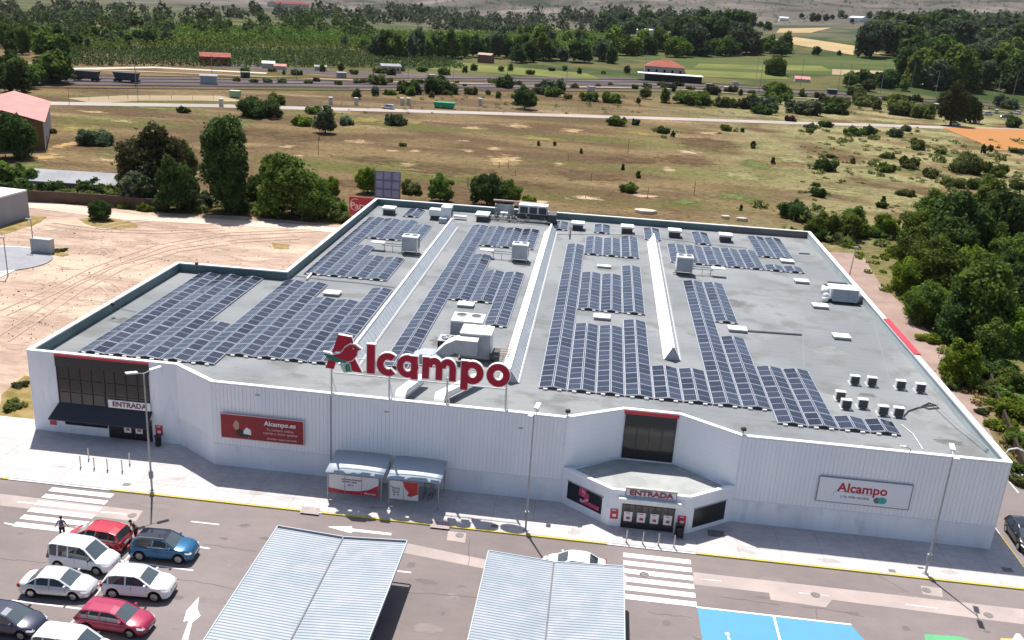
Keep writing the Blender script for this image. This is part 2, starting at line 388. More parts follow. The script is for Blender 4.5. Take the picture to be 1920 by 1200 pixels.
m.poly([(p.x, p.y, .02) for p in (at(1905, 1188), at(1912, 1189), at(1922, 1203), at(1890, 1203), at(1898, 1199))])
struct('road_arrows', m, LINE)
sheet('blue_disabled_bays', [(8.98, 53.4), (18.85, 53.4), (19.5, 51.6), (19.5, 44), (8.98, 44)], .018, BLUEB)
m = MB(); bar(m, 8.9, 18.9, 53.35, 53.5, .024); bar(m, 13.85, 14.0, 44, 53.35, .024)
# wheelchair symbol
c0 = Vector((10.9, 50.3, 0))
for k in range(18):
    a0, a1 = radians(-150+k*14), radians(-150+(k+1)*14); 
    m.poly([(c0.x+cos(t)*r, c0.y-.75+sin(t)*r, .024) for t, r in ((a0, .55), (a0, .68), (a1, .68), (a1, .55))][::-1])
m.box(10.75, 50.1, .024, .16, 1.15, .003, .15); m.box(11.15, 49.75, .0245, .8, .14, .003); m.box(11.6, 49.3, .0252, .14, .8, .003, .35)
m.poly([(10.65+cos(t*pi/4)*.16, 50.95+sin(t*pi/4)*.16, .024) for t in range(8)])
struct('bay_markings', m, LINE)
sheet('green_bay', ring([(1733, 1189), (1800, 1194), (1834, 1204), (1735, 1206)]), .018, GREENB)
sheet('yellow_bay_mark', ring([(1876, 1197), (1900, 1198), (1900, 1204), (1876, 1204)]), .018, YEL)
# cracks
m = MB(); R = random.Random(3)
for a, b in (((380, 1020), (480, 1035)), ((330, 1085), (445, 1105)), ((760, 1110), (905, 1122)), ((1350, 1118), (1460, 1135)), ((1215, 1148), (1300, 1160)), ((1500, 1136), (1620, 1155)), ((1640, 1075), (1700, 1110)), ((0, 1048), (90, 1056)), ((1530, 1140), (1535, 1190)), ((880, 1010), (878, 1060))):
    pts = [(a[0]+(b[0]-a[0])*t/7+R.uniform(-2, 2), a[1]+(b[1]-a[1])*t/7+R.uniform(-1.5, 1.5)) for t in range(8)]
    pline(pts, .035, .0175)
struct('asphalt_cracks', m, mat('crack_tar', (.09, .08, .075), .9))
MH = mat('manhole_iron', (.12, .105, .10), .7, c2=(.2, .18, .17), sc=6, world=False)
def manhole(px, py, lab, r=.32, sq=False, z=.016):
    p = at(px, py); mb = MB()
    if sq: mb.box(0, 0, 0, 2*r, 1.5*r, .012)
    else:
        mb.prism([(cos(t*pi/10)*r, sin(t*pi/10)*r) for t in range(20)], 0, .008); mb.prism([(cos(t*pi/10)*r*.8, sin(t*pi/10)*r*.8) for t in range(20)], .004, .014)
    tag(mb.build('manhole_cover', MH, None, loc=(p.x, p.y, z)), lab, 'manhole cover')
for a in ((248, 967, 'round iron manhole cover beside the left zebra crossing'), (862, 1004, 'round manhole in a pale square patch near the kerb drain'), (1208, 1078, 'round manhole on the right zebra crossing'), (1529, 1116, 'round manhole in the pale road strip above the blue bays'),
          (1737, 1107, 'manhole in a small pale patch by the lamp post at right'), (1853, 1154, 'round manhole beside the shadow of the right lamp head'), (1308, 1193, 'round manhole at the left edge of the blue bays')): manhole(*a)
for a in ((238, 911, 'small square drain cover on the pavement left of the lamp', .28), (927, 989, 'small square drain cover on the sunny pavement near the middle lamp', .25), (1342, 1003, 'wide dark drain cover in the shade right of the porch', .62), (1672, 1073, 'small drain cover on the sunny pavement left of the right lamp', .25), (1888, 1071, 'dark drain cover at the right end of the pavement', .36)): manhole(a[0], a[1], a[2], a[3], True, .122)

# ---- far setting: roads, railway, fields
def strip(name, px, wd, m, z, zf=None):
    mb = MB(); P = [at(*q) for q in px]; vs = []
    for i, p in enumerate(P):
        d = (P[min(i+1, len(P)-1)]-P[max(i-1, 0)]).normalized(); n = Vector((-d.y, d.x, 0))*wd/2
        vs += [(p.x+n.x, p.y+n.y, z), (p.x-n.x, p.y-n.y, z)]
    mb.add(vs, [(2*i, 2*i+1, 2*i+3, 2*i+2) for i in range(len(P)-1)]); 
    return struct(name, mb, m)
strip('country_road', [(-200, 197), (90, 194), (300, 197), (420, 199), (560, 203), (760, 208), (960, 214), (1200, 221), (1500, 231), (1700, 237), (2100, 250)], 8.5, ROADF, .08)
strip('gravel_verge', [(150, 189), (250, 184), (410, 184), (415, 190), ], 15, STRAW, .05)
strip('railway_bed', [(-200, 150), (200, 152), (640, 158), (960, 160), (1280, 160), (1600, 178), (2100, 207)], 34, BALL, .10)
strip('railway_bed', [(420, 122), (640, 138), (960, 148), (1300, 152), (1700, 168), (2100, 188)], 26, BALL, .06)
strip('service_track', [(100, 128), (260, 134), (420, 141), (700, 152), (1280, 168), (1920, 213), (2050, 224)], 4.5, STRAW, .14)
strip('service_track', [(-100, 128), (100, 130), (290, 127), (500, 138)], 7, mat('pale_gravel', (.5, .44, .36), .9), .16)
m = MB(); RAILM = mat('rusty_rail', (.14, .10, .085), .5, metal=.5)
for off in (152, 157, 163, 169, 175):
    for dd in (0, .55):
        mb = m; px = [(-200, off-12+dd), (200, off-9+dd), (640, off-5+dd), (960, off-4+dd), (1280, off-2+dd), (1600, off+10+dd), (2100, off+38+dd)]
        for a, b in zip(px, px[1:]):
            p, q = at(*a), at(*b); d = (q-p).normalized(); n = Vector((-d.y, d.x, 0))*.12; 
            mb.add([(v.x, v.y, z) for z in (.12, .30) for v in (p-n, q-n, q+n, p+n)], [(4, 5, 6, 7), (0, 1, 5, 4), (2, 3, 7, 6)])
struct('railway_rails', m, RAILM)
def field(px, m, nm='field', dz=.10, **k):
    P = [att(*q) for q in px]
    if any(p is None for p in P): return
    patch(nm, [(p.x, p.y) for p in P], m, dz=dz, **k)
CROP = mat('green_crop', (.052, .08, .02), .95, c2=(.095, .10, .036), sc=.03, det=6, stretch=(.3, 1.5, 1))
CROPY = mat('yellow_green_crop', (.17, .17, .05), .95, c2=(.10, .12, .035), sc=.03, det=6)
ORANGE = mat('orange_soil', (.36, .165, .055), .95, c2=(.36, .175, .07), sc=.06)
WHEAT = mat('wheat_stubble', (.40, .29, .15), .95, c2=(.32, .24, .13), sc=.02)
field([(1765, 239), (1960, 244), (1960, 285), (1870, 282)], ORANGE)
field([(1280, 131), (1700, 146), (1670, 105), (1270, 110)], CROP, nx=40)
field([(1290, 143), (1480, 150), (1470, 138), (1282, 131)], CROPY, dz=.16)
field([(1440, 76), (1600, 104), (1600, 92), (1480, 72)], WHEAT, dz=.3, nx=40, ny=20)
field([(1455, 62), (1520, 62), (1560, 52), (1462, 54)], WHEAT, dz=.3, nx=40, ny=20)
field([(1470, 78), (1660, 104), (1660, 96), (1490, 70)], WHEAT, dz=.35, nx=40, ny=20)
field([(1680, 158), (1755, 168), (1755, 152), (1682, 149)], STRAW)
field([(1840, 160), (1920, 172), (1920, 125), (1860, 122)], STRAW)
field([(800, 130), (1130, 150), (1100, 138), (860, 117)], CROPY)
field([(0, 60), (62, 58), (20, 42), (-60, 40)], WHEAT)
field([(1300, 128), (1560, 134), (1540, 124), (1310, 120)], CROPY, dz=.2)
field([(1560, 140), (1690, 146), (1670, 134), (1560, 130)], STRAW, dz=.2)
field([(880, 100), (1240, 112), (1240, 88), (880, 82)], CROP)

# soft-edged patches of straw, weeds and bare soil, lying on the ground where the photo has them
def softmat(name, c, c2, gain=1.):
    m = bpy.data.materials.new(name); m.use_nodes = True; n = m.node_tree; L = n.links; b = n.nodes['Principled BSDF']; b.inputs['Roughness'].default_value = .95; b.inputs['Specular IOR Level'].default_value = .1
    tc = n.nodes.new('ShaderNodeTexCoord'); ln_ = n.nodes.new('ShaderNodeVectorMath'); ln_.operation = 'LENGTH'; L.new(tc.outputs['Object'], ln_.inputs[0])
    ge = n.nodes.new('ShaderNodeNewGeometry'); t = n.nodes.new('ShaderNodeTexNoise'); mp = n.nodes.new('ShaderNodeMapping'); mp.inputs['Scale'].default_value = (1, 2.1, 1); L.new(ge.outputs['Position'], mp.inputs[0]); t.inputs['Scale'].default_value = .26; t.inputs['Detail'].default_value = 12; t.inputs['Roughness'].default_value = .78; L.new(mp.outputs[0], t.inputs['Vector'])
    a = n.nodes.new('ShaderNodeMath'); a.operation = 'MULTIPLY_ADD'; L.new(t.outputs['Fac'], a.inputs[0]); a.inputs[1].default_value = 5.; a.inputs[2].default_value = -2.05*gain
    s_ = n.nodes.new('ShaderNodeMath'); s_.operation = 'SUBTRACT'; L.new(a.outputs[0], s_.inputs[0]); L.new(ln_.outputs['Value'], s_.inputs[1])
    r = n.nodes.new('ShaderNodeMapRange'); L.new(s_.outputs[0], r.inputs[0]); r.inputs[1].default_value = -.012; r.inputs[2].default_value = .012; L.new(r.outputs[0], b.inputs['Alpha'])
    t2 = n.nodes.new('ShaderNodeTexNoise'); t2.inputs['Scale'].default_value = .8; t2.inputs['Detail'].default_value = 8; L.new(ge.outputs['Position'], t2.inputs['Vector'])
    x = n.nodes.new('ShaderNodeMix'); x.data_type = 'RGBA'; r2 = n.nodes.new('ShaderNodeMapRange'); L.new(t2.outputs['Fac'], r2.inputs[0]); r2.inputs[1].default_value = .4; r2.inputs[2].default_value = .6; L.new(r2.outputs[0], x.inputs[0]); x.inputs[6].default_value = (*c, 1); x.inputs[7].default_value = (*c2, 1); L.new(x.outputs[2], b.inputs['Base Color']); return m
S_STRAW = softmat('straw_tuft_ground', (.38, .27, .15), (.28, .20, .10)); S_PINK = softmat('pale_bare_soil', (.46, .33, .24), (.36, .25, .17)); S_GREEN = softmat('green_grass_ground', (.13, .15, .045), (.085, .11, .03)); S_YEL = softmat('yellow_grass_ground', (.24, .19, .06), (.17, .145, .045)); S_BRN = softmat('brown_soil_ground', (.115, .072, .035), (.085, .055, .028)); S_OR = softmat('ochre_soil_ground', (.42, .26, .12), (.30, .20, .09)); S_RUT = softmat('grey_worn_sand', (.34, .25, .19), (.37, .265, .195)); S_LSAND = softmat('light_sand', (.50, .375, .29), (.45, .33, .25))
PK = 0
def soft(name, px, py, rx, ry, m, ang=0., zb=0):
    """centre and half sizes in the photo"""
    global PK
    c = at(px, py); e = (at(px+rx, py+rx*.09)-c).length; g = (at(px, py-ry)-at(px, py+ry)).length/2; PK += 1
    o = MB().poly([(1.35*cos(k*pi/12), 1.35*sin(k*pi/12), 0) for k in range(24)]).build(name, m); o.location = (c.x, c.y, (zb if zb else .03+.0005*(PK % 60))); o.scale = (e, g, 1); o.rotation_euler[2] = ang; tag(o, kind='structure')
for a in ((945, 300, 55, 14), (880, 283, 22, 4), (925, 279, 26, 5), (765, 309, 28, 7), (670, 266, 34, 6), (540, 275, 20, 5), (970, 236, 40, 7), (890, 240, 34, 5), (1075, 245, 36, 6), (1050, 308, 20, 5), (870, 264, 16, 3), (735, 283, 22, 3), (780, 283, 14, 4), (1255, 318, 22, 6), (560, 293, 22, 4), (175, 210, 45, 3), (230, 228, 40, 3), (1330, 250, 40, 4), (215, 302, 60, 4)): soft('straw_patch', *a, S_STRAW)
for a in ((1500, 250, 60, 10), (1560, 270, 90, 14), (1490, 300, 80, 12), (1640, 330, 60, 16), (1700, 370, 70, 14), (1580, 360, 70, 14), (1390, 330, 60, 14), (1440, 275, 60, 9), (1690, 300, 50, 10), (1750, 255, 60, 6), (1550, 395, 60, 8), (1720, 395, 50, 9)): soft('straw_patch', *a, softmat('green_straw_%d' % a[0], (.25, .23, .105), (.175, .165, .07)))
for a in ((690, 225, 50, 10), (780, 230, 30, 6), (660, 240, 34, 7), (140, 240, 60, 10), (1200, 250, 60, 6), (1010, 260, 70, 6)): soft('yellow_grass_patch', *a, S_YEL)
for a in ((300, 204, 180, 4), (240, 280, 70, 7), (200, 290, 60, 5), (440, 235, 40, 7), (620, 215, 90, 5), (1420, 310, 50, 14), (1380, 370, 60, 12), (1290, 380, 50, 8), (60, 310, 40, 6), (430, 225, 90, 5)): soft('green_grass_patch', *a, S_GREEN)
for a in ((480, 250, 70, 8), (820, 320, 90, 14), (1100, 330, 90, 14), (950, 345, 120, 10), (1330, 270, 90, 16), (1280, 300, 80, 14), (560, 260, 70, 8), (700, 300, 60, 10), (250, 216, 60, 4), (1180, 300, 70, 10), (660, 345, 60, 10)): soft('brown_soil_patch', *a, S_BRN)
for a in ((125, 272, 22, 14), (80, 295, 45, 10), (60, 250, 20, 10)): soft('ochre_patch', *a, S_OR)
for a in ((1100, 372, 60, 6), (1000, 378, 60, 5), (1210, 368, 40, 5), (1290, 285, 36, 5)): soft('bare_patch', *a, S_PINK)
for a in ((150, 470, 60, 12), (260, 455, 70, 9), (330, 485, 50, 8), (100, 540, 60, 16), (60, 600, 40, 18), (190, 520, 60, 10), (210, 468, 16, 8), (400, 440, 50, 7), (440, 470, 40, 6), (30, 650, 30, 16), (130, 505, 40, 6), (300, 425, 60, 5), (160, 445, 50, 5)): soft('worn_sand_patch', *a, S_RUT)
for a in ((250, 500, 60, 12), (420, 455, 40, 8), (180, 560, 50, 14), (110, 580, 40, 14), (330, 460, 40, 6), (480, 485, 60, 8), (60, 560, 40, 10), (90, 430, 50, 6)): soft('light_sand_patch', *a, S_LSAND)

# stains, tyre marks and ruts
S_OIL = softmat('oil_stained_asphalt', (.15, .13, .126), (.165, .142, .138)); S_LIGHTA = softmat('bleached_asphalt', (.235, .20, .196), (.22, .187, .183)); S_DIRTYP = softmat('dirty_pavement', (.37, .34, .33), (.40, .365, .355))
_rn = random.Random(41)
for px, py in ((150, 1080), (265, 1075), (60, 1150), (330, 1120), (110, 1035), (420, 1010), (500, 1010), (40, 1000), (330, 1180), (800, 1090), (830, 1150), (1250, 1170), (1430, 1120), (1600, 1150), (1700, 1180), (770, 1060), (460, 985), (1850, 1185), (870, 1100)): soft('oil_stain', px, py, _rn.uniform(8, 30), _rn.uniform(2.5, 7), S_OIL, 0, .0142+.0001*(PK % 9))
for px, py in ((440, 1060), (300, 950), (850, 1120), (800, 1180), (1680, 1120), (1800, 1130), (120, 1010), (1450, 1090), (400, 1130)): soft('bleached_patch', px, py, _rn.uniform(30, 70), _rn.uniform(8, 16), S_LIGHTA, 0, .0132+.0001*(PK % 9))
for px, py in ((120, 880), (330, 900), (480, 925), (700, 955), (880, 975), (1080, 1000), (1400, 1035), (1560, 1055), (1780, 1075)): 
    soft('dirty_patch', px, py, _rn.uniform(20, 50), _rn.uniform(4, 9), S_DIRTYP, 0, .1206+.0001*(PK % 5))
m = MB()
def rut(px, wd=.26, z=.066):
    P = [at(*q) for q in px]
    for off in (-.85, .85):
        Q = []
        for i, p in enumerate(P):
            d = (P[min(i+1, len(P)-1)]-P[max(0, i-1)]).normalized(); n = Vector((-d.y, d.x, 0)); Q.append((p+n*(off-wd/2), p+n*(off+wd/2)))
        for (a, b), (c, d) in zip(Q, Q[1:]): m.poly([(v.x, v.y, z) for v in (a, c, d, b)])
def arc(cx, cy, rx, ry, a0, a1, n=14): return [(cx+rx*cos(radians(a0+(a1-a0)*k/n)), cy+ry*sin(radians(a0+(a1-a0)*k/n))) for k in range(n+1)]
for q in (arc(195, 478, 22, 9, 180, 400), arc(300, 440, 120, 26, 170, 260), arc(120, 560, 100, 40, -40, 30), [(0, 640), (60, 600), (140, 545), (230, 500), (330, 470), (450, 452), (560, 446)], [(0, 590), (80, 555), (180, 505), (300, 462), (420, 440), (600, 432)], [(90, 420), (180, 432), (300, 436), (420, 430)]): rut(q)
struct('tyre_ruts', m, mat('rutted_sand', (.388, .282, .222), .95, c2=(.42, .305, .24), sc=.5, det=10, lo=.42, hi=.56))
mb = MB(); 
for _ in range(600):
    a, b = _rn.uniform(0, 560), _rn.uniform(425, 640); p = at(a, b)
    if p.x > -46.5 and p.y < 97 or p.x > -34: continue
    s_ = _rn.uniform(.03, .10)*(1 if _rn.random() < .95 else 2); mb.prism([(p.x+cos(k*1.3)*s_*_rn.uniform(.6, 1), p.y+sin(k*1.3)*s_*_rn.uniform(.6, 1)) for k in range(5)], 0, .06+s_*.8)
tag(mb.build('lot_rubble', mat('rubble_stone', (.34, .26, .2), .95, c2=(.48, .38, .3), sc=2)), 'small stones scattered over the sandy lot', 'rubble', kind='stuff')

# ================================================================== THE SUPERMARKET
H, RZ = 7.4, 6.4
OUT = [(-45.7, 68.0), (-32.9, 68.0), (-28.8, 65.3), (-.8, 65.1), (3.65, 67.8), (7.88, 67.8), (12.4, 64.9), (31.8, 64.85), (31.75, 139.6), (-33.5, 138.3), (-33.45, 96.5), (-45.7, 96.3)]
shop = thing('supermarket_building', (-7, 90, 0), 'long low white supermarket with a grey flat roof full of solar panels', 'supermarket')
SL = (-7, 90, 0)
def part(mb, name, m, par=shop, L=SL, **k): return shift(mb, L).build(name, m, par, **k)
def seg(mb, p0, p1, a, b, z0, z1, out, th, rel=True):   # a box lying on the wall p0->p1 between a..b metres, its face 'out' in front of it
    p0, p1 = Vector((*p0, 0)), Vector((*p1, 0)); d = (p1-p0).normalized(); n = Vector((d.y, -d.x, 0)); c = p0+d*(a+b)/2+n*(out-th/2)
    return mb.box(c.x, c.y, z0, b-a, th, z1-z0, atan2(d.y, d.x))
def ln(i): return hypot(OUT[(i+1) % 12][0]-OUT[i][0], OUT[(i+1) % 12][1]-OUT[i][1])
# wall core below the roof and the parapet upstands
mb = MB().prism([(x, y) for x, y in OUT], 0, RZ-.25)
part(mb, 'wall', PLINTH)
inner = [(-45.35, 68.3), (-32.8, 68.3), (-28.7, 65.6), (-.9, 65.4), (3.55, 68.1), (7.98, 68.1), (12.5, 65.2), (31.45, 65.15), (31.4, 139.25), (-33.15, 137.95), (-33.1, 96.15), (-45.35, 95.95)]
part(MB().prism(inner, RZ-.25, RZ), 'roof', ROOFM)
def wallstrip(i0, mb, z0, z1, flip=0):
    a, b = OUT[i0], OUT[(i0+1) % 12]; c, d = inner[(i0+1) % 12], inner[i0]
    mb.prism([a, b, c, d], z0, z1)
mb = MB()
for i in (0, 1, 2, 3, 4, 5, 6): wallstrip(i, mb, RZ-.25, H-.12)
part(mb, 'front_parapet', PLINTH)
mb = MB()
for i in (8, 9, 10, 11): wallstrip(i, mb, RZ-.25, H-.12)
part(mb, 'rear_parapet', TEAL)
mb = MB(); wallstrip(7, mb, RZ-.25, H-.12); part(mb, 'side_parapet', mat('pale_green_parapet', (.50, .56, .56), .55, c2=(.42, .48, .48), sc=.4))
part(MB().box(25.5, 139.05, RZ+.03, 11.5, .06, .8, radians(1.15)), 'brown_parapet_panel', BROWNP)
# copings
mb = MB()
for i in range(12):
    if i == 7: continue
    a, b = Vector((*OUT[i], 0)), Vector((*OUT[(i+1) % 12], 0)); d = (b-a).normalized(); n = Vector((d.y, -d.x, 0))
    c, e = Vector((*inner[(i+1) % 12], 0)), Vector((*inner[i], 0))
    z = H-.12+.003*(i % 2)
    mb.prism([(a.x+n.x*.05, a.y+n.y*.05), (b.x+n.x*.05, b.y+n.y*.05), (c.x-n.x*.03, c.y-n.y*.03), (e.x-n.x*.03, e.y-n.y*.03)], z, z+.12)
part(mb, 'coping', CAP)
mb = MB(); mb.box(31.62, 102.2, H-.117, .5, 74.6, .12); part(mb, 'side_coping', CAP)
mb = MB(); mb.box(31.70, 92.6, H-.02, .62, 10.8, .14); part(mb, 'red_coping_panel', REDP)
# ribbed cladding
def ribs(mbf, mbg, i, a0, a1, z0, z1, pitch=.31):
    p0, p1 = Vector((*OUT[i], 0)), Vector((*OUT[i+1], 0)); d = (p1-p0).normalized(); n = Vector((d.y, -d.x, 0)); t = a0
    k = 0
    while t < a1-.01:
        e = min(t+pitch*.84, a1)
        for (u, v, o) in ((t, e, .05),):
            A, B = p0+d*u+n*o, p0+d*v+n*o; A2, B2 = p0+d*(u-.015)+n*.03, p0+d*(v+.015)+n*.03
            mbf.add([(q.x, q.y, z) for z in (z0, z1) for q in (A2, A, B, B2)], [(0, 1, 5, 4), (1, 2, 6, 5), (2, 3, 7, 6), (4, 5, 6, 7)])
        t += pitch; k += 1
    A, B = p0+d*a0+n*.025, p0+d*a1+n*.025
    mbg.quad((A.x, A.y, z0), (B.x, B.y, z0), (B.x, B.y, z1), (A.x, A.y, z1))
for i in (2, 6):
    f, g = MB(), MB(); ribs(f, g, i, .1, ln(i)-.1, 2.1, H-.13); part(f, 'cladding', CLAD); part(g, 'cladding_backing', CLAD_GROOVE)
    s = MB(); seg(s, OUT[i], OUT[i+1], .02, ln(i)-.02, 2.03, 2.1, .09, .1); part(s, 'drip_flashing', CLAD_GROOVE)
for i in (1, 3, 5):
    f = MB(); g = MB()
    seg(f, OUT[i], OUT[i+1], .04, ln(i)-.04, 2.6 if i == 1 else 3.3, H-.13, .03, .04)
    for k in range(1, 9): seg(g, OUT[i], OUT[i+1], .04, ln(i)-.04, 3.3+k*.45, 3.315+k*.45, .034, .04)
    part(f, 'chamfer_panel', CLAD); part(g, 'panel_groove', CLAD_GROOVE)
s = MB(); seg(s, OUT[2], OUT[3], 9.62, 9.70, 0, 7.2, .12, .06); part(s, 'drainpipe', mat('grey_pipe', (.3, .3, .32), .6))
for x, z in ((3.6, 6.6), (13.9, 6.3), (24.4, 6.1)): s = MB(); seg(s, OUT[2], OUT[3], x, x+.35, z, z+.09, .1, .05); part(s, 'vent_grille', GALV)
# ---- left entrance
E0, E1 = OUT[0], OUT[1]
gz = MB(); seg(gz, E0, E1, 2.5, 10.4, 2.95, 6.2, .02, .04); eg = part(gz, 'entrance_glazing', GLASSG)
fr = MB()
for k in range(9): seg(fr, E0, E1, 2.44+k*.988, 2.50+k*.988 if k != 4 else 2.62+k*.988, 2.92, 6.2, .08, .06)
for z in (3.9, 5.05): seg(fr, E0, E1, 2.5, 10.4, z, z+.05, .07, .05)
seg(fr, E0, E1, 2.4, 10.46, 6.2, 7.12, .085, .08); part(fr, 'glazing_frame', DARK)
s = MB(); seg(s, E0, E1, 2.4, 10.46, 7.12, 7.30, .12, .12); part(s, 'red_fascia', REDP)
s = MB()
a = [(-43.6, 1.85), (-35.25, 1.85)]
s.add([(-43.75, 66.9, 1.85), (-35.2, 66.9, 1.85), (-35.2, 67.99, 2.95), (-43.3, 67.99, 2.95), (-43.75, 66.9, 1.75), (-35.2, 66.9, 1.75), (-35.2, 67.99, 2.8), (-43.3, 67.99, 2.8)], [(0, 1, 2, 3), (7, 6, 5, 4), (4, 5, 1, 0), (5, 6, 2, 1), (7, 4, 0, 3)])
part(s, 'awning', mat('navy_awning', (.022, .024, .034), .6))
s = MB(); seg(s, E0, E1, 2.75, 6.5, .92, 1.95, .03, .04); part(s, 'window', DGLASS)
s = MB(); seg(s, E0, E1, 6.6, 10.4, .12, 2.1, .03, .04); dr = part(s, 'door', mat('dark_door', (.03, .022, .022), .25))
s = MB()
for x in (6.6, 7.9, 8.85, 9.8, 10.34): seg(s, E0, E1, x, x+.07, .12, 2.1, .05, .03)
seg(s, E0, E1, 6.6, 10.41, 1.6, 1.68, .055, .03)
part(s, 'door_frame', DARK)
def poster(E0, E1, a, b, z0, z1, out, base, nm='door_poster', deco=True, par=shop):
    s = MB(); seg(s, E0, E1, a, b, z0, z1, out, .012); o = part(s, nm, base)
    if deco:
        s = MB(); w_ = b-a; h_ = z1-z0
        q_ = MB(); seg(q_, E0, E1, a+.2*w_, b-.3*w_, z1-.18*h_, z1-.1*h_, out+.006, .01); q_ = part(q_, 'poster_print', REDP if base is SIGNW else SIGNW); q_.parent = o; q_.location = (0, 0, 0)
        seg(s, E0, E1, a+.3*w_, b-.25*w_, z0+.22*h_, z0+.48*h_, out+.006, .01)
        c = part(s, 'poster_print', REDP if base is SIGNW else SIGNW)
        c.parent = o; c.location = (0, 0, 0)
for a in (7.85, 8.85): poster(E0, E1, a+.1, a+.72, .75, 1.6, .06, SIGNW)
poster(E0, E1, 10.68, 11.32, .8, 1.7, .04, REDP, 'red_wall_poster'); poster(E0, E1, 1.38, 1.98, .75, 1.15, .03, REDP, 'red_wall_plate', False)
s = MB(); seg(s, E0, E1, 6.8, 10.44, 2.98, 3.68, .16, .06); sb = part(s, 'entrance_sign', SIGNW)
SIGNTXT = mat('sign_dark_text', (.22, .04, .07), .6)
text('sign_letter', 'ENTRADA', .62, SIGNTXT, sb, (-37.05-SL[0], 67.81-SL[1], 3.32), bold=.012, sx=1.05)
# ---- middle upper glazing
M0, M1 = OUT[4], OUT[5]
s = MB(); seg(s, M0, M1, .1, 4.13, 3.15, 5.98, .03, .04); part(s, 'upper_glazing', GLASSG)
s = MB()
for k in range(5): seg(s, M0, M1, .1+k*.99, .15+k*.99, 3.15, 5.98, .06, .04)
seg(s, M0, M1, .1, 4.13, 5.98, 7.02, .07, .06); seg(s, M0, M1, .1, 4.13, 3.9, 3.94, .055, .04); part(s, 'upper_glazing_frame', DARK)
s = MB(); seg(s, M0, M1, .0, 4.23, 7.02, 7.3, .12, .12); part(s, 'red_fascia', REDP)
s = MB(); seg(s, M0, M1, .1, 4.13, 3.05, 3.15, .1, .1); part(s, 'glazing_sill', CAP)
# ---- entrance porch
PO = [(-.75, 65.12), (3.0, 62.35), (8.9, 62.38), (12.4, 64.92), (7.9, 67.75), (3.65, 67.75)]
porch = MB().prism(PO, 0, 2.98); part(porch, 'porch_wall', PLINTH)
s = MB()
pin = [(-.1, 65.12), (3.1, 62.6), (8.8, 62.63), (11.8, 64.92)]
for k in range(3): s.prism([PO[k], PO[k+1], pin[k+1], pin[k]], 2.98, 3.2)
part(s, 'porch_rim', CLAD)
part(MB().prism([(.1, 65.1), (3.12, 62.7), (8.78, 62.73), (11.6, 64.9), (7.9, 67.7), (3.65, 67.7)], 2.98, 3.06), 'porch_roof', mat('grey_gravel_roof', (.30, .31, .30), .9, c2=(.38, .39, .38), sc=.8, det=8))
s = MB(); seg(s, PO[0], PO[1], .62, 3.95, .75, 2.25, .02, .04); wn = part(s, 'window', DGLASS)
s = MB(); seg(s, PO[0], PO[1], 1.75, 2.45, 1.5, 2.2, .03, .012); seg(s, PO[0], PO[1], 1.9, 3.7, .95, 1.25, .03, .012); seg(s, PO[0], PO[1], 2.3, 2.7, 1.2, 1.9, .034, .012); part(s, 'pink_window_poster', mat('pink_poster', (.5, .03, .12), .4, c2=(.6, .4, .45), sc=3, lo=.55, hi=.6))
s = MB(); seg(s, PO[2], PO[3], .45, 3.6, .5, 2.1, .02, .04); part(s, 'window', mat('black_window_film', (.015, .015, .017), .3))
s = MB(); seg(s, PO[0], PO[1], .55, 4.05, 2.25, 2.3, .06, .06); seg(s, PO[2], PO[3], .4, 3.7, 2.1, 2.15, .06, .06); part(s, 'window_lintel', GALV)
s = MB(); seg(s, PO[1], PO[2], .95, 4.85, .1, 2.3, .02, .04); part(s, 'door', mat('door_glass', (.04, .035, .035), .15, c2=(.10, .09, .085), sc=1.2))
s = MB()
for k in range(9): seg(s, PO[1], PO[2], .93+k*.48, .99+k*.48, .1, 2.3, .05, .04)
seg(s, PO[1], PO[2], .93, 4.87, .1, .45, .055, .04); seg(s, PO[1], PO[2], .93, 4.87, 2.05, 2.3, .055, .04); part(s, 'door_frame', DARK)
for k in range(4): poster(PO[1], PO[2], 1.12+k*.98, 1.74+k*.98, .7, 1.5, .075, SIGNW)
poster(PO[1], PO[2], .1, .68, .75, 1.6, .03, REDP, 'red_wall_poster'); poster(PO[1], PO[2], 5.1, 5.72, .75, 1.6, .03, REDP, 'red_wall_poster')
s = MB(); seg(s, PO[1], PO[2], .6, 5.2, 2.35, 2.72, .42, .42); part(s, 'door_header', CAP, bevel=.02)
s = MB(); seg(s, PO[1], PO[2], 1.05, 4.85, 2.86, 3.5, .14, .1); sb = part(s, 'entrance_sign', mat('sign_grey_frame', (.22, .22, .26), .5))
s = MB(); seg(s, PO[1], PO[2], 1.12, 4.78, 2.92, 3.44, .15, .05); part(s, 'sign_panel', mat('sign_lilac_white', (.7, .66, .7), .5))
s = MB(); seg(s, PO[1], PO[2], 1.03, 4.87, 3.5, 3.58, .16, .14); part(s, 'sign_cap', mat('cream_cap', (.8, .74, .52), .5))
text('sign_letter', 'ENTRADA', .56, mat('sign_maroon_text', (.25, .03, .06), .5), sb, (5.95-SL[0], 62.18-SL[1], 3.17), bold=.02, sx=1.25)
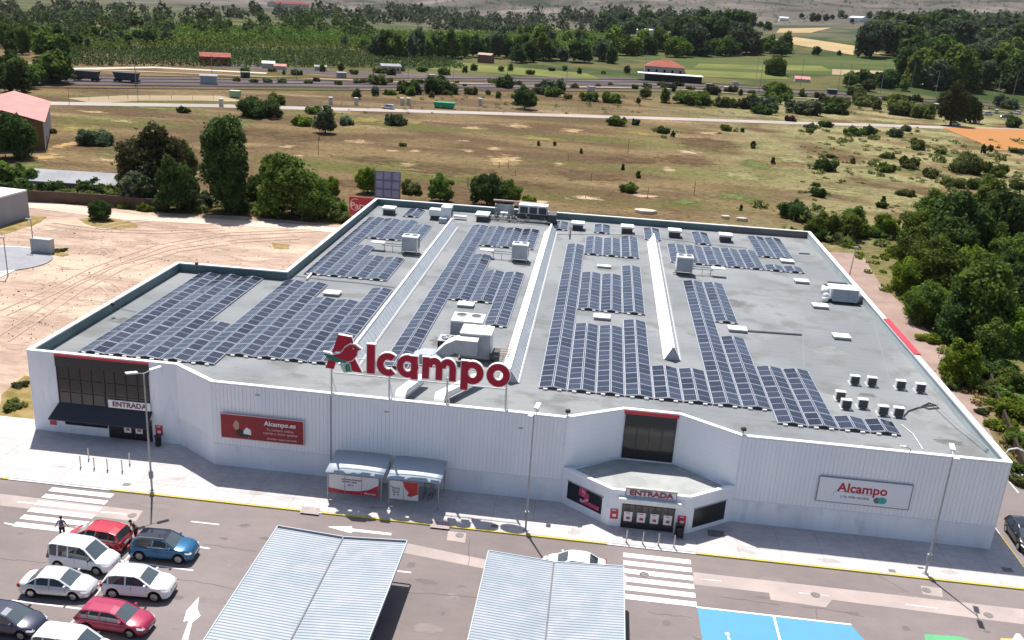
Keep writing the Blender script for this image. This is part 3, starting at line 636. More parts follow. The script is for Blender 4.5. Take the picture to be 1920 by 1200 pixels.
# ---- banner and panel on the facade
F0, F1 = OUT[2], OUT[3]
def board(nm, lab, cat, x0, x1, z0, z1, y, fm, pm):
    t = thing(nm, ((x0+x1)/2, y, z0), lab, cat); cx = (x0+x1)/2
    MB().box(0, 0, 0, x1-x0, .05, z1-z0).build('panel', pm, t)
    f = MB(); W = x1-x0; Hh = z1-z0
    f.box(0, -.01, -.05, W+.1, .09, .05); f.box(0, -.01, Hh, W+.1, .09, .05); f.box(-W/2-.025, -.012, 0, .05, .09, Hh); f.box(W/2+.025, -.012, 0, .05, .09, Hh)
    f.build('frame', fm, t); return t
PINK = mat('pale_pink_print', (.75, .5, .5), .6)
t = board('advertising_banner', 'red banner with white lettering and two small food pictures on the ribbed wall', 'banner', -28.0, -21.3, 2.83, 4.85, 65.03, PINK, mat('banner_red', (.30, .012, .022), .5, c2=(.20, .012, .02), sc=.4, lo=.35, hi=.7, world=False))
text('banner_title', 'Alcampo.es', .55, SIGNW, t, (1.45, -.04, 1.53), bold=.012)
text('banner_text', 'Tu compra online,', .30, PINK, t, (1.45, -.04, 1.03)); text('banner_text', 'cuando y como quieras', .30, PINK, t, (1.45, -.04, .72)); text('banner_text', 'alcampo supermercado', .26, PINK, t, (1.6, -.04, .26))
def blob(cx, cz, rx, rz_, n=10, s=0): 
    R = random.Random(s); return [(cx+cos(k*2*pi/n)*rx*R.uniform(.8, 1.15), cz+sin(k*2*pi/n)*rz_*R.uniform(.8, 1.15)) for k in range(n)]
MB().vprism(blob(-2.1, 1.15, .26, .42, s=1), -.05, -.03).build('print_picture', mat('print_tan', (.5, .28, .18), .6), t)
MB().vprism(blob(-1.85, .6, .32, .22, s=2), -.062, -.03).build('print_picture', DARK, t)
MB().vprism(blob(-1.2, .6, .34, .42, s=3), -.056, -.03).build('print_picture', SIGNW, t)
MB().vprism(blob(-1.5, .32, .7, .14, s=4), -.07, -.03).build('print_picture', DARK, t)

t = board('shop_sign_panel', 'wide white sign panel with red lettering on the right half of the facade', 'sign', 18.45, 25.2, 2.8, 4.8, 64.72, mat('grey_sign_frame', (.25, .25, .27), .6), mat('sign_pale_white', (.76, .76, .80), .5))
REDL = mat('sign_bright_red', (.42, .01, .03), .45)
text('sign_letter', 'Alcampo', 1.02, REDL, t, (-.15, -.04, 1.25), bold=.022)
text('slogan_letter', 'y la vida cambia', .34, mat('slogan_grey', (.16, .20, .22), .6), t, (-.6, -.04, .55))
MB().vprism([(1.05+.28*cos(a*pi/12), .48+.25*sin(a*pi/12)) for a in range(24)], -.05, -.03).build('leaf_emblem', mat('leaf_grey', (.12, .16, .17), .6), t)
MB().vprism([(1.4+.33*cos(a*pi/12), .5+.27*sin(a*pi/12)) for a in range(24)], -.058, -.03).build('leaf_emblem', mat('leaf_teal', (.03, .36, .36), .5), t)
m = MB(); pts = [(-2.2+.0, -.04, .5+.0), (-2.2, -.04, .85), (-2.0, -.04, .95), (.9, -.04, .82)]; m.path(pts, .012, 4); m.build('thin_outline', mat('outline_teal', (.3, .42, .45), .6), t)

# ---- big roof sign
t = thing('rooftop_sign', (-12.4, 65.3, 7.4), 'giant dark red ALCAMPO letters with a bird in the A standing over the front parapet', 'sign')
GP = mat('sign_frame_steel', (.55, .55, .55), .45)
for x in (-6.75, -2.2, 2.3, 6.85):
    MB().box(x, .12, -.2, .12, .12, 2.4).build('post', GP, t); 
    s = MB(); s.tube((x, .15, 1.4), (x+.05, 1.6, -1.0), .05); s.build('brace', GP, t)
s = MB(); s.box(.15, .1, 1.66, 13.5, .07, .08); s.box(.3, .1, 3.0, 12.6, .06, .06); s.build('rail', GP, t)
def ringsec(cx, cz, rx, rz_, th, a0, a1, n=22):
    o = []
    for k in range(n+1):
        a = radians(a0+(a1-a0)*k/n); o.append((cx+cos(a)*rx, cz+sin(a)*rz_))
    for k in range(n, -1, -1):
        a = radians(a0+(a1-a0)*k/n); o.append((cx+cos(a)*(rx-th), cz+sin(a)*(rz_-th)))
    return o
def letter(parts_, x):
    L = []
    for dep, off, m, grow in ((.30, 0, SIGNEDGE, .055), (.0, 0, SIGNRED, 0)):
        mb = MB()
        for k, (kind, a) in enumerate(parts_):
            e = k*.004
            if kind == 'r': x0, z0, x1, z1 = a; mb.vprism([(x+x0-grow, z0-grow), (x+x1+grow, z0-grow), (x+x1+grow, z1+grow), (x+x0-grow, z1+grow)], -.34-e if not grow else -.30-e, -.28 if not grow else .02)
            elif kind == 'a':
                cx, cz, rx, rz_, th, a0, a1 = a; n = 20
                o = ringsec(x+cx, cz, rx+grow, rz_+grow, th+2*grow, a0-(grow*40 if a1-a0 < 350 else 0), a1+(grow*40 if a1-a0 < 350 else 0), n)
                y0, y1 = (-.34-e, -.28) if not grow else (-.30-e, .02)
                K = len(o); h = n+1
                vs = [(p[0], y0, p[1]) for p in o]+[(p[0], y1, p[1]) for p in o]; fs = []
                for i in range(n): fs += [(i, i+1, K-2-i, K-1-i), (K+i+1, K+i, 2*K-1-i, 2*K-2-i)]
                for i in range(K): fs.append((i, K+i, K+(i+1) % K, (i+1) % K))
                mb.add(vs, fs)
            else: mb.vprism([(x+p[0], p[1]) for p in a], -.34-e if not grow else -.30-e, -.28 if not grow else .02)
        L.append(mb)
    o = L[0].build('letter', SIGNEDGE, t); L[1].build('letter_face', SIGNRED, o)
BZ = 2.10                                                    # baseline above the parapet
letter([('r', (0, BZ, .60, BZ+2.33))], -3.87)                                                   # l
letter([('a', (.86, BZ+.85, .86, .92, .50, 50, 310))], -3.1)                                      # c
letter([('a', (.82, BZ+.85, .82, .90, .46, 0, 360)), ('r', (1.10, BZ-.14, 1.58, BZ+1.70))], -1.55)      # a
letter([('r', (0, BZ+.02, .50, BZ+1.72)), ('a', (.88, BZ+.92, .64, .82, .48, 0, 175)), ('r', (1.04, BZ, 1.52, BZ+.97)), ('a', (1.92, BZ+.92, .64, .82, .48, 0, 175)), ('r', (2.08, BZ, 2.56, BZ+.97))], .42)   # m
letter([('r', (0, BZ-.60, .52, BZ+1.70)), ('a', (.86, BZ+.82, .84, .90, .48, 0, 360))], 3.38)           # p
letter([('a', (.88, BZ+.82, .88, .92, .49, 0, 360))], 5.33)                                          # o
# the A, cut by the bird
def AW(q): return (-5.55+(q[0]+5.75)*.94, BZ+(q[1]-BZ)*.92)
for pl in ([(-6.35, BZ+3.15), (-5.25, BZ+3.05), (-5.0, BZ+2.25), (-5.4, BZ+2.3), (-6.15, BZ+1.75), (-6.85, BZ+1.55)], [(-7.15, BZ+.85), (-6.5, BZ+.85), (-6.7, BZ+.08), (-7.4, BZ+.12)], [(-4.95, BZ+1.15), (-5.45, BZ+.8), (-5.1, BZ+.02), (-4.35, BZ-.02)]):
    letter([('p', [AW(q) for q in pl])], 0)
def logo(nm, poly, m, y): MB().vprism([AW(q) for q in poly], y, -.2).build(nm, m, t)
body = [(-6.75, BZ+1.35), (-6.1, BZ+1.55), (-5.75, BZ+2.1), (-5.35, BZ+2.4), (-4.95, BZ+2.38), (-4.7, BZ+2.18), (-4.45, BZ+2.05), (-4.72, BZ+1.95), (-4.8, BZ+1.5), (-5.15, BZ+1.05), (-5.7, BZ+.85), (-6.3, BZ+.98)]
cxb, czb = -5.5, BZ+1.5
logo('bird_outline', [(cxb+(x-cxb)*1.12, czb+(z-czb)*1.16) for x, z in body], SIGNEDGE, -.40)
logo('bird_body', body, SIGNRED, -.46)
logo('bird_wing', [(-7.5, BZ+1.42), (-6.7, BZ+1.3), (-6.0, BZ+1.05), (-5.5, BZ+.98), (-5.7, BZ+.78), (-6.4, BZ+.78), (-7.1, BZ+.95)], TEALS, -.47)
logo('wing_white', [(-7.55, BZ+1.6), (-7.0, BZ+1.55), (-6.7, BZ+1.33), (-7.5, BZ+1.45)], SIGNEDGE, -.44)
logo('bird_tail', [(-6.0, BZ+.78), (-5.6, BZ+.78), (-5.75, BZ+.3), (-5.55, BZ-.1), (-5.85, BZ-.1), (-6.1, BZ+.35)], TEALL, -.43)
logo('bird_leg', [(-5.72, BZ+.6), (-5.62, BZ+.6), (-5.5, BZ+.0), (-5.62, BZ+.0)], TEALS, -.48); logo('bird_leg', [(-5.5, BZ+.7), (-5.4, BZ+.7), (-5.28, BZ+.05), (-5.4, BZ+.05)], TEALS, -.48)
logo('bird_tail', [(-5.52, BZ+.72), (-5.3, BZ+.75), (-5.15, BZ+.0), (-5.45, BZ-.02)], TEALL, -.44)
logo('bird_eye', [(-5.05+.06*cos(a), BZ+2.12+.06*sin(a)) for a in (0, 1, 2, 3, 4, 5)], SIGNEDGE, -.48)

# ================================================================== ROOF: solar tents
CELL = mat('solar_cell_glass', (.022, .024, .045), .16, c2=(.030, .032, .056), sc=.9, spec=.5)
def cell_mat():
    m = bpy.data.materials.new('solar_module'); m.use_nodes = True; n = m.node_tree; L = n.links; b = n.nodes['Principled BSDF']
    tc = n.nodes.new('ShaderNodeTexCoord'); sp = n.nodes.new('ShaderNodeSeparateXYZ'); L.new(tc.outputs['Object'], sp.inputs[0])
    def grid(o, per, wd):
        d = n.nodes.new('ShaderNodeMath'); d.operation = 'DIVIDE'; L.new(o, d.inputs[0]); d.inputs[1].default_value = per
        f = n.nodes.new('ShaderNodeMath'); f.operation = 'FRACT'; L.new(d.outputs[0], f.inputs[0])
        g = n.nodes.new('ShaderNodeMath'); g.operation = 'LESS_THAN'; L.new(f.outputs[0], g.inputs[0]); g.inputs[1].default_value = wd; return g.outputs[0]
    mx = n.nodes.new('ShaderNodeMath'); mx.operation = 'MAXIMUM'; L.new(grid(sp.outputs[0], .182, .09), mx.inputs[0]); L.new(grid(sp.outputs[1], .2, .08), mx.inputs[1])
    c = n.nodes.new('ShaderNodeMix'); c.data_type = 'RGBA'; L.new(mx.outputs[0], c.inputs[0]); c.inputs[6].default_value = (.017, .019, .032, 1); c.inputs[7].default_value = (.050, .054, .078, 1)
    oi = n.nodes.new('ShaderNodeObjectInfo'); h = n.nodes.new('ShaderNodeHueSaturation'); L.new(c.outputs[2], h.inputs['Color'])
    r = n.nodes.new('ShaderNodeMapRange'); L.new(oi.outputs['Random'], r.inputs[0]); r.inputs[3].default_value = .6; r.inputs[4].default_value = 1.6; L.new(r.outputs[0], h.inputs['Value']); L.new(h.outputs[0], b.inputs['Base Color'])
    b.inputs['Roughness'].default_value = .12; b.inputs['Specular IOR Level'].default_value = .5; b.inputs['IOR'].default_value = 1.5; return m
MODM = cell_mat(); FRM = mat('module_frame_aluminium', (.42, .45, .54), .4, world=False)
TP, RP, TILT = 2.42, 2.50, radians(9.5)                      # tent pitch, row pitch
MW, ML = 1.12, 2.40
def module_mesh():
    # local: x from 0 (valley) to MW (ridge), lying flat, tilted afterwards
    f = MB(); f.box(MW/2, 0, 0, MW, ML, .035); me = f
    me2 = bpy.data.meshes.new('solar_panel'); vs = list(f.v); fs = list(f.f)
    g = .045; k = len(vs)
    for y0, y1 in ((-ML/2+g, -.025), (.025, ML/2-g)):
        vs += [(g, y0, .039), (MW-g, y0, .039), (MW-g, y1, .039), (g, y1, .039)]; fs.append((k, k+1, k+2, k+3)); k += 4
    me2.from_pydata(vs, [], fs); me2.materials.append(FRM); me2.materials.append(MODM)
    for p in me2.polygons[6:]: p.material_index = 1
    return me2
MODME = module_mesh()
def rack_mesh(n, half=False):
    m = MB(); wd = TP
    zr = .12+MW*sin(TILT)
    for k in range(n+1):
        y = k*RP; m.box(TP/4, y, .06, .04, .05, .05)
        m.tube((.04, y, .10), (TP/2, y, zr), .028, n=4); m.tube((TP-.04, y, .10), (TP/2, y, zr), .028, n=4)
        m.box(TP/2, y, 0, TP-.1, .06, .05)
    for x in (.06, TP/2, TP-.06): m.box(x, n*RP/2, .035, .05, n*RP, .04)
    return m
BALM = mat('ballast_block_white', (.72, .71, .69), .8, world=False)
JR = random.Random(77)
def array(x, y0, n, label, py=RP, m2=None):
    t = thing('solar_array', (x, y0, RZ), label, 'solar panels', 'solar panel arrays on the flat roof')
    s = py/RP
    r = rack_mesh(n).build('rack', GALV, t); r.scale = (1, s, 1)
    for q in (.62, 1.80): MB().box(q, -.16, .02, .36, .16, .15).build('ballast', BALM, t, bevel=.02)
    b = MB(); b.poly([(.05, -.03, .02), (TP-.05, -.03, .02), (TP-.05, -.03, .10), (TP/2, -.03, .28), (.05, -.03, .10)]); b.build('wind_shield', DARK, t)
    for k in range(n):
        for side in (0, 1):
            o = bpy.data.objects.new('solar_panel', MODME); COL.objects.link(o); o.parent = t
            yy = (k+.5)*py
            if side == 0: o.location = (.06, yy, .12); o.rotation_euler = (0, -TILT, 0)
            else: o.location = (TP-.06, yy, .12); o.rotation_euler = (0, -TILT, pi)
            o.scale = (1, s, 1); o.rotation_euler[0] += JR.uniform(-.009, .009); o.rotation_euler[1] += JR.uniform(-.012, .012)
    return t
ORD = ['first', 'second', 'third', 'fourth', 'fifth', 'sixth', 'seventh', 'eighth', 'ninth', 'tenth']
fl = [(70.75, 10), (70.75, 10), (70.75, 10), (70.75, 4), (70.75, 10), (73.25, 9), (73.25, 7), (73.25, 7), (73.25, 9)]
for k, (y, n) in enumerate(fl):
    array(-42.9+TP*k, y, n, '%s double column of solar panels, counted from the left, in the front left block' % ORD[k])
cx = -32.25
array(cx, 99, 12, 'long double column of solar panels beside the green parapet in the rear left block')
array(cx+TP, 99, 6, 'second solar column of the rear left block, in front of its gap', 2.33); array(cx+TP, 117.3, 5, 'short solar column behind the gap, second from the left at the rear left', 2.3)
array(cx+2*TP, 99, 4, 'four-row solar column left of the ridge skylight, third in the rear left block', 2.4); array(cx+2*TP, 117.3, 5, 'rear left solar column standing behind the left condenser plate', 2.3)
array(cx+3*TP, 99, 4, 'four-row solar column nearest the first skylight ridge at rear left', 2.4); array(cx+3*TP, 117.5, 4, 'rear left solar column behind the left air handling box', 2.3)
array(-27.9, 131.5, 2, 'two-row solar tent in the rear left corner of the roof')
dx = -17.3
array(dx, 73.75, 22, 'longest single solar column, right of the first skylight ridge and behind the big sign', 2.53)
array(dx+TP, 94.3, 8, 'second solar column between the two long skylight ridges', 2.4); array(dx+TP, 118.3, 5, 'second rear solar column between the two long ridges', 2.22)
array(dx+2*TP, 94.3, 5, 'third solar column between the two long ridges, behind a white hatch', 2.45); array(dx+2*TP, 118.3, 5, 'third rear solar column between the long ridges, by the chiller', 2.22)
array(dx+3*TP-.05, 87, 8, 'fourth solar column between the ridges, right of the white plant units', 2.45); array(dx+3*TP, 118.5, 5, 'fourth rear solar column between the ridges, in front of the dark chiller', 2.2)
ex = -3.5
array(ex, 72.5, 20, 'tall solar column right of the second skylight ridge', 2.52)
array(ex+TP, 72.5, 7, 'front solar column in front of the middle hatch, second of its block'); array(ex+2*TP, 72.5, 7, 'front solar column in front of the middle hatch, third of its block'); array(ex+3*TP, 72.5, 8, 'front solar column left of the short skylight ridge')
array(ex+4*TP, 72.5, 3, 'three-row solar column directly in front of the short skylight ridge'); array(ex+5*TP, 72.5, 3, 'three-row solar column right of the short skylight ridge end')
array(ex+6*TP, 72.5, 15, 'fifteen-row solar column right of the short skylight ridge', 2.47); array(ex+7*TP, 72.5, 7, 'front solar column below the right hatch with the long pipe'); array(ex+7*TP, 94.8, 6, 'six-row solar column behind the right hatch with the long pipe', 2.45)
array(ex+TP, 95, 6, 'middle solar column behind the middle hatch, second of its block', 2.4); array(ex+2*TP, 95, 6, 'middle solar column behind the middle hatch, third of its block', 2.4); array(ex+3*TP, 95, 8, 'eight-row middle solar column left of the short skylight ridge', 2.37)
array(ex+TP, 118.5, 4, 'rear solar column behind the small vented hatch, left of three', 2.4); array(ex+2*TP, 118.5, 4, 'rear solar column behind the small vented hatch, middle of three', 2.4); array(ex+3*TP, 118.5, 5, 'rear solar column behind the small vented hatch, right of three', 2.3)
array(15.85, 69.9, 5, 'five-row solar column of the front right block, left of two'); array(15.85+TP, 69.9, 5, 'five-row solar column of the front right block, right of two')
array(15.85+2*TP, 69.9, 1, 'single solar tent at the front right, left of two'); array(15.85+3*TP, 69.9, 1, 'single solar tent at the front right, the last toward the corner')
for k in range(5): array(10.1+TP*k, 118.1, 4, 'rear right solar column, %s from the air box beside the short ridge' % ORD[k], 2.4)
for k in range(2): array(22.3+TP*k, 118.1, 1, ['single solar tent at the rear right end, the left one', 'single solar tent at the rear right end beside a hatch'][k])
for k in range(2): array(22.2+TP*k, 125, 5, ['solar column by the rear right corner, the left of two', 'solar column nearest the rear right corner'][k], 2.32)
array(-6.2, 131, 2, 'two-row solar tent at the rear parapet behind the second ridge'); array(-.1, 131.2, 2, 'two-row solar tent between two raised hatches at the rear'); array(7.1, 129.6, 3, 'solar tent at the back end of the short skylight ridge', 2.3); array(14.1, 129.4, 3, 'solar tent between the raised hatches at the rear right', 2.35)

# ---- skylight ridges (triangular prisms)
RIDW = mat('ridge_white_flashing', (.86, .86, .86), .4, c2=(.78, .78, .78), sc=.5)
RIDG = mat('ridge_translucent_sheet', (.50, .53, .56), .35, c2=(.42, .45, .48), sc=1.2, stretch=(1, .35, 1), det=3)
def ridge(x, y0, y1, hw, hh, label, full=False):
    t = thing('skylight_ridge', (x, y0, RZ), label, 'skylight', 'ridge skylights on the roof'); L_ = y1-y0
    f = MB(); f.quad((-hw, 0, .05), (-.07, 0, hh-.05), (-.07, L_, hh-.05), (-hw, L_, .05)); f.f = [q[::-1] for q in f.f]; f.box(-hw, L_/2, 0, .14, L_, .1); f.box(-.02, L_/2, hh-.07, .24, L_+.1, .09)
    f.build('left_slope', RIDW, t)
    g = MB(); g.quad((hw, 0, .08), (hw, L_, .08), (.07, L_, hh-.05), (.07, 0, hh-.05)); g.build('glazing', RIDW if full else RIDG, t)
    b = MB(); n = int(L_/1.0)
    for k in range(n+1):
        y = k*L_/n; b.tube((hw+.01, y, .1), (.06, y, hh-.03), .025, n=4)
    b.box(hw+.0, L_/2, .06, .05, L_, .06); b.build('muntin', RIDW if not full else mat('ridge_bar', (.7, .7, .7), .5), t)
    MB().box(hw+.1, L_/2, 0, .12, L_, .07).build('kerb', MATS['grey_pipe'], t)
    e = MB(); e.poly([(-hw, -.01, .02), (hw, -.01, .02), (0, -.01, hh-.03)]); e.poly([(-hw, L_+.01, .02), (0, L_+.01, hh-.03), (hw, L_+.01, .02)]); e.build('end_panel', mat('ridge_end_grey', (.36, .37, .38), .6), t)
ridge(-20.0, 73.5, 127.6, .85, 1.25, 'long ridge skylight left of the big sign, the leftmost of the three')
ridge(-6.05, 73.2, 129.3, .8, 1.25, 'long ridge skylight running back from the letter o, the middle one of three')
ridge(8.25, 82.2, 128.3, .72, 1.3, 'shorter bright white ridge skylight, the rightmost of the three', True)

# ---- hatches and boxes
def hatch(x, y, label, w_=1.75, d_=1.35, h_=.32):
    t = thing('roof_hatch', (x, y, RZ), label, 'roof hatch', 'white hatches on the flat roof')
    MB().box(0, 0, 0, w_-.15, d_-.15, h_-.1).build('curb', mat('hatch_curb', (.32, .33, .34), .7), t)
    MB().box(0, 0, h_-.1, w_, d_, .12).build('lid', HVACW, t, bevel=.03)
hatch(-27.0, 92.6, 'white roof hatch behind the front left solar block'); hatch(-12.7, 92.8, 'white roof hatch behind the white plant units'); hatch(1.6, 92.7, 'white roof hatch in the gap of the middle solar block')
hatch(15.5, 92.7, 'white roof hatch at the end of a long dark pipe', 1.9); hatch(26.1, 93.3, 'white roof hatch on the bare right half, nearest the facade'); hatch(26.1, 103.7, 'white roof hatch on the bare right half, left of the air unit')
hatch(25.9, 113.8, 'white roof hatch on the bare right half, second from the rear'); hatch(25.8, 123.4, 'white roof hatch between the rear right solar tents'); hatch(1.6, 113.0, 'small split roof hatch with a thin pipe, in front of the rear solar rows', 1.7, .9, .25)
def cap(x, y, label, w_=1.9, d_=1.9, h_=1.1):
    t = thing('roof_vent_box', (x, y, RZ), label, 'roof vent', 'raised white vent boxes along the rear')
    MB().box(0, 0, 0, w_*.8, d_*.8, h_*.75).build('duct_stub', mat('vent_stub_dark', (.06, .06, .06), .7), t); MB().box(0, 0, h_*.72, w_, d_, h_*.25).build('lid', HVACW, t, bevel=.03)
cap(-30.1, 132.6, 'raised white vent box at the rear left corner of the roof'); cap(-16.4, 133.6, 'raised white vent box left of the dark chiller', 2.0, 2.6); cap(-2.4, 132.8, 'raised white vent box by the rear parapet, first right of the second ridge')
cap(4.7, 133.2, 'raised white vent box behind the middle solar rows'); cap(11.5, 133.2, 'raised white vent box behind the short ridge skylight'); cap(18.7, 133.0, 'raised white vent box at the rear, nearest the right parapet')
# ---- air handling units
def fan(mb, x, y, z, r=.42):
    mb.prism([(x+cos(a*pi/8)*r, y+sin(a*pi/8)*r) for a in range(16)], z, z+.03)
def airbox(x, y, label, w_=2.0, d_=1.7, h_=1.75, side=-1, duct=2.6):
    t = thing('air_conditioning_unit', (x, y, RZ), label, 'air conditioner', 'box air conditioners on the roof')
    MB().box(0, 0, .55, w_, d_, h_).build('casing', HVACW, t, bevel=.03)
    MB().box(0, -d_/2-.012, .62, w_-.14, .03, h_-.25).build('front_panel', HVACG, t)
    s = MB(); s.box(w_/2+.012, 0, .7, .03, d_-.2, h_-.4); s.build('coil_grille', MESHD, t)
    for fx in (-.48, .48):
        s = MB(); fan(s, fx, .1, .55+h_+.0, .4); f_ = s.build('fan', MESHD, t); 
        s = MB(); n = 16
        for k in range(n):
            a, b = k*2*pi/n, (k+1)*2*pi/n; s.tube((fx+cos(a)*.42, .1+sin(a)*.42, .58+h_), (fx+cos(b)*.42, .1+sin(b)*.42, .58+h_), .035, n=4)
        s.build('fan_ring', HVACW, f_)
    for lx in (-1, 1):
        for ly in (-1, 1): MB().box(lx*(w_/2-.1), ly*(d_/2-.08), 0, .07, .07, .58).build('leg', GALV, t)
    s = MB(); s.box(0, 0, .0, w_+.5, .08, .07); s.box(0, -d_/2, 0, w_+.7, .07, .06); s.box(0, 0, .48, w_, d_, .06); s.build('base_frame', MATS['vent_stub_dark'], t)
    if duct:
        s = MB(); s.box(side*(w_/2+duct/2), .35, .9, duct, .12, .12); s.box(side*(w_/2+duct/2), -.1, .75, duct, .1, .1); s.box(side*(w_/2+duct*.9), 0, 0, .08, .08, .9); s.box(side*(w_/2+duct*.5), 0, 0, .06, .06, .8); s.build('pipe_run', GALV, t)
        MB().box(side*(w_/2+duct+.6), .25, .95, 1.7, 1.0, .12).build('duct_cover', HVACW, t, bevel=.02)
airbox(-22.6, 111.9, 'white two-fan air conditioner on legs left of the first ridge')
airbox(-8.9, 112.6, 'white two-fan air conditioner on legs between the two long ridges')
airbox(11.4, 113.2, 'two-fan air conditioner with a dark front beside the short ridge', side=1)
# right hand unit
t = thing('air_handling_unit', (29.2, 107.2, RZ), 'wide white air handling unit with a dark louvred front near the right parapet', 'air conditioner')
MB().box(0, 0, .45, 3.2, 2.3, 1.25).build('casing', HVACW, t, bevel=.04); s = MB(); s.add([(-1.35, -1.6, .35), (1.45, -1.6, .35), (1.45, -1.17, 1.6), (-1.35, -1.17, 1.6)], [(0, 1, 2, 3)]); s.add([(1.45, -1.6, .35), (1.45, -1.16, .35), (1.45, -1.17, 1.6), (-1.35, -1.6, .35), (-1.35, -1.16, .35), (-1.35, -1.17, 1.6)], [(0, 1, 2), (5, 4, 3)]); s.build('louvre', HVACG, t)
s = MB(); s.box(-1.9, .3, .5, .6, 1.3, .9); s.tube((-2.0, -.9, .55), (-1.75, .1, .7), .38, n=12); s.tube((-2.0, -.9, .55), (-2.0, -.95, .05), .38, .36, n=12); s.build('duct', HVACW, t, True)
s = MB(); s.box(-.4, 1.35, .5, 2.2, .5, 1.3); s.box(-1.65, 1.1, .3, .3, .7, 1.2); s.build('coil_grille', MESHD, t)
s = MB(); s.box(.1, -.1, 0, 3.3, 2.6, .12); s.build('base_frame', MATS['vent_stub_dark'], t); s = MB(); s.tube((1.75, -.6, .55), (1.75, .5, .55), .5, n=14); s.build('compressor_drum', HVACG, t, True)
# central plant behind the sign
t = thing('air_handling_unit', (-11.0, 82.6, RZ), 'white box unit with two big roof fans, the rearmost of the plant behind the sign', 'air conditioner')
MB().box(0, 0, .3, 3.0, 2.6, 2.0).build('casing', HVACW, t, bevel=.04); MB().box(0, -1.32, .35, 2.85, .04, 1.75).build('front_panel', HVACG, t)
for fx in (-.7, .7):
    s = MB(); fan(s, fx, .45, 2.3, .5); f_ = s.build('fan', MESHD, t); s = MB()
    for k in range(16): s.tube((fx+cos(k*pi/8)*.54, .45+sin(k*pi/8)*.54, 2.33), (fx+cos((k+1)*pi/8)*.54, .45+sin((k+1)*pi/8)*.54, 2.33), .05, n=4)
    s.build('fan_ring', HVACW, f_)
MB().box(0, 0, 0, 3.2, 2.8, .3).build('base_frame', MATS['vent_stub_dark'], t)
t = thing('air_handling_unit', (-9.6, 78.6, RZ), 'tall white air handler with a flat top and curved duct behind the letter p', 'air conditioner')
MB().box(0, 0, .2, 2.7, 2.3, 2.3).build('casing', HVACG, t, bevel=.03); MB().box(0, 0, 2.5, 2.85, 2.45, .1).build('lid', HVACW, t, bevel=.02)
s = MB(); s.box(1.9, -.9, .2, .6, .9, .9); s.tube((1.4, -1.3, .6), (2.1, -1.3, .6), .3, n=10); s.build('pump', MESHD, t)
s = MB(); s.vprism([(-3.3, 0.9), (-2.5, 1.75), (-1.6, 2.25), (.3, 2.25), (.3, .9), (-.8, .9), (-1.6, 1.0), (-2.6, .5)], -2.35, -1.2); s.build('duct_body', HVACG, t)
s = MB(); s.add([(-3.3, -2.4, .93), (-2.5, -2.4, 1.78), (-1.6, -2.4, 2.28), (.35, -2.4, 2.28), (-3.3, -1.15, .93), (-2.5, -1.15, 1.78), (-1.6, -1.15, 2.28), (.35, -1.15, 2.28)], [(0, 1, 5, 4), (1, 2, 6, 5), (2, 3, 7, 6)]); s.build('duct_top', HVACW, t)
MB().box(0, 0, 0, 2.9, 2.5, .2).build('base_frame', MATS['vent_stub_dark'], t)
t = thing('condenser_unit', (-12.3, 79.3, RZ), 'low black open-topped condenser beside the tall white air handler', 'condenser')
MB().box(0, 0, .1, 1.7, 1.7, 1.1).build('casing', DARK, t); s = MB(); s.box(0, 0, 1.2, 1.75, 1.75, .06); s.build('rim', GALV, t); s = MB(); fan(s, 0, 0, 1.27, .65); s.build('fan', MESHD, t); s = MB()
for k in range(5): s.box(cos(k*1.26)*.3, sin(k*1.26)*.3, 1.31, .55, .16, .02, k*1.26)
s.build('fan_blade', HVACG, t)
t = thing('pipe_rack', (-7.3, 78.9, RZ), 'thin brown copper pipe rack right of the tall air handler', 'pipe rack'); s = MB(); COP = mat('rusty_copper_pipe', (.30, .15, .11), .6)
for y in (-.9, -.3, .3, .9): s.tube((-.9, y, .5), (1.0, y, .5), .035)
for x in (0, 1.0): s.tube((x, -.95, .5), (x, .95, .5), .035)
for x, y in ((-.8, -.9), (-.8, .9), (1, -.9), (1, .9)): s.tube((x, y, 0), (x, y, .5), .03)
s.tube((.5, -.6, .55), (.5, .8, 1.0), .05); s.build('pipes', COP, t)
def bigduct(x, y0, y1, lab, xo):
    t = thing('curved_duct', (x, y0, RZ), lab, 'air duct', 'curved air ducts going down behind the sign'); s = MB(); n = 10
    prof = []                                             # y,z centreline: elbow at the front, run to the rear
    for k in range(n+1): a = radians(180-90*k/n); prof.append((.75+cos(a)*.75, .05+sin(a)*.75))
    prof.append((y1-y0, .8)); vs = []; fs = []; W = .5
    for i, (yy, zz) in enumerate(prof):
        if i <= n: a = radians(180-90*i/n); dy, dz = cos(a), sin(a)
        else: dy, dz = 0, 1
        xs = xo*(max(0, yy-.8)/(y1-y0))
        for sx_, h in ((-W*.8, -.25), (W*.8, -.25), (W*.8, .2), (-W*.8, .2)): vs.append((xs+sx_, yy+dy*h, zz+dz*h))
    for i in range(len(prof)-1):
        b = i*4
        for k in range(4): fs.append((b+k, b+(k+1) % 4, b+4+(k+1) % 4, b+4+k))
    s.add(vs, [f[::-1] for f in fs]); s.build('duct_body', HVACW, t); q = MB(); q.box(W*.8+.03+xo*.3, (y1-y0)*.55, .35, .04, (y1-y0)*.7, .3, -xo/(y1-y0)*.9); q.box(0, .1, 0, .9, .1, .3); q.build('duct_side', HVACG, t)
bigduct(-14.0, 66.6, 70.8, 'white curved duct under the letter c of the sign', 1.2); bigduct(-10.9, 66.7, 72.0, 'white curved duct under the letters m and p of the sign', 2.8)
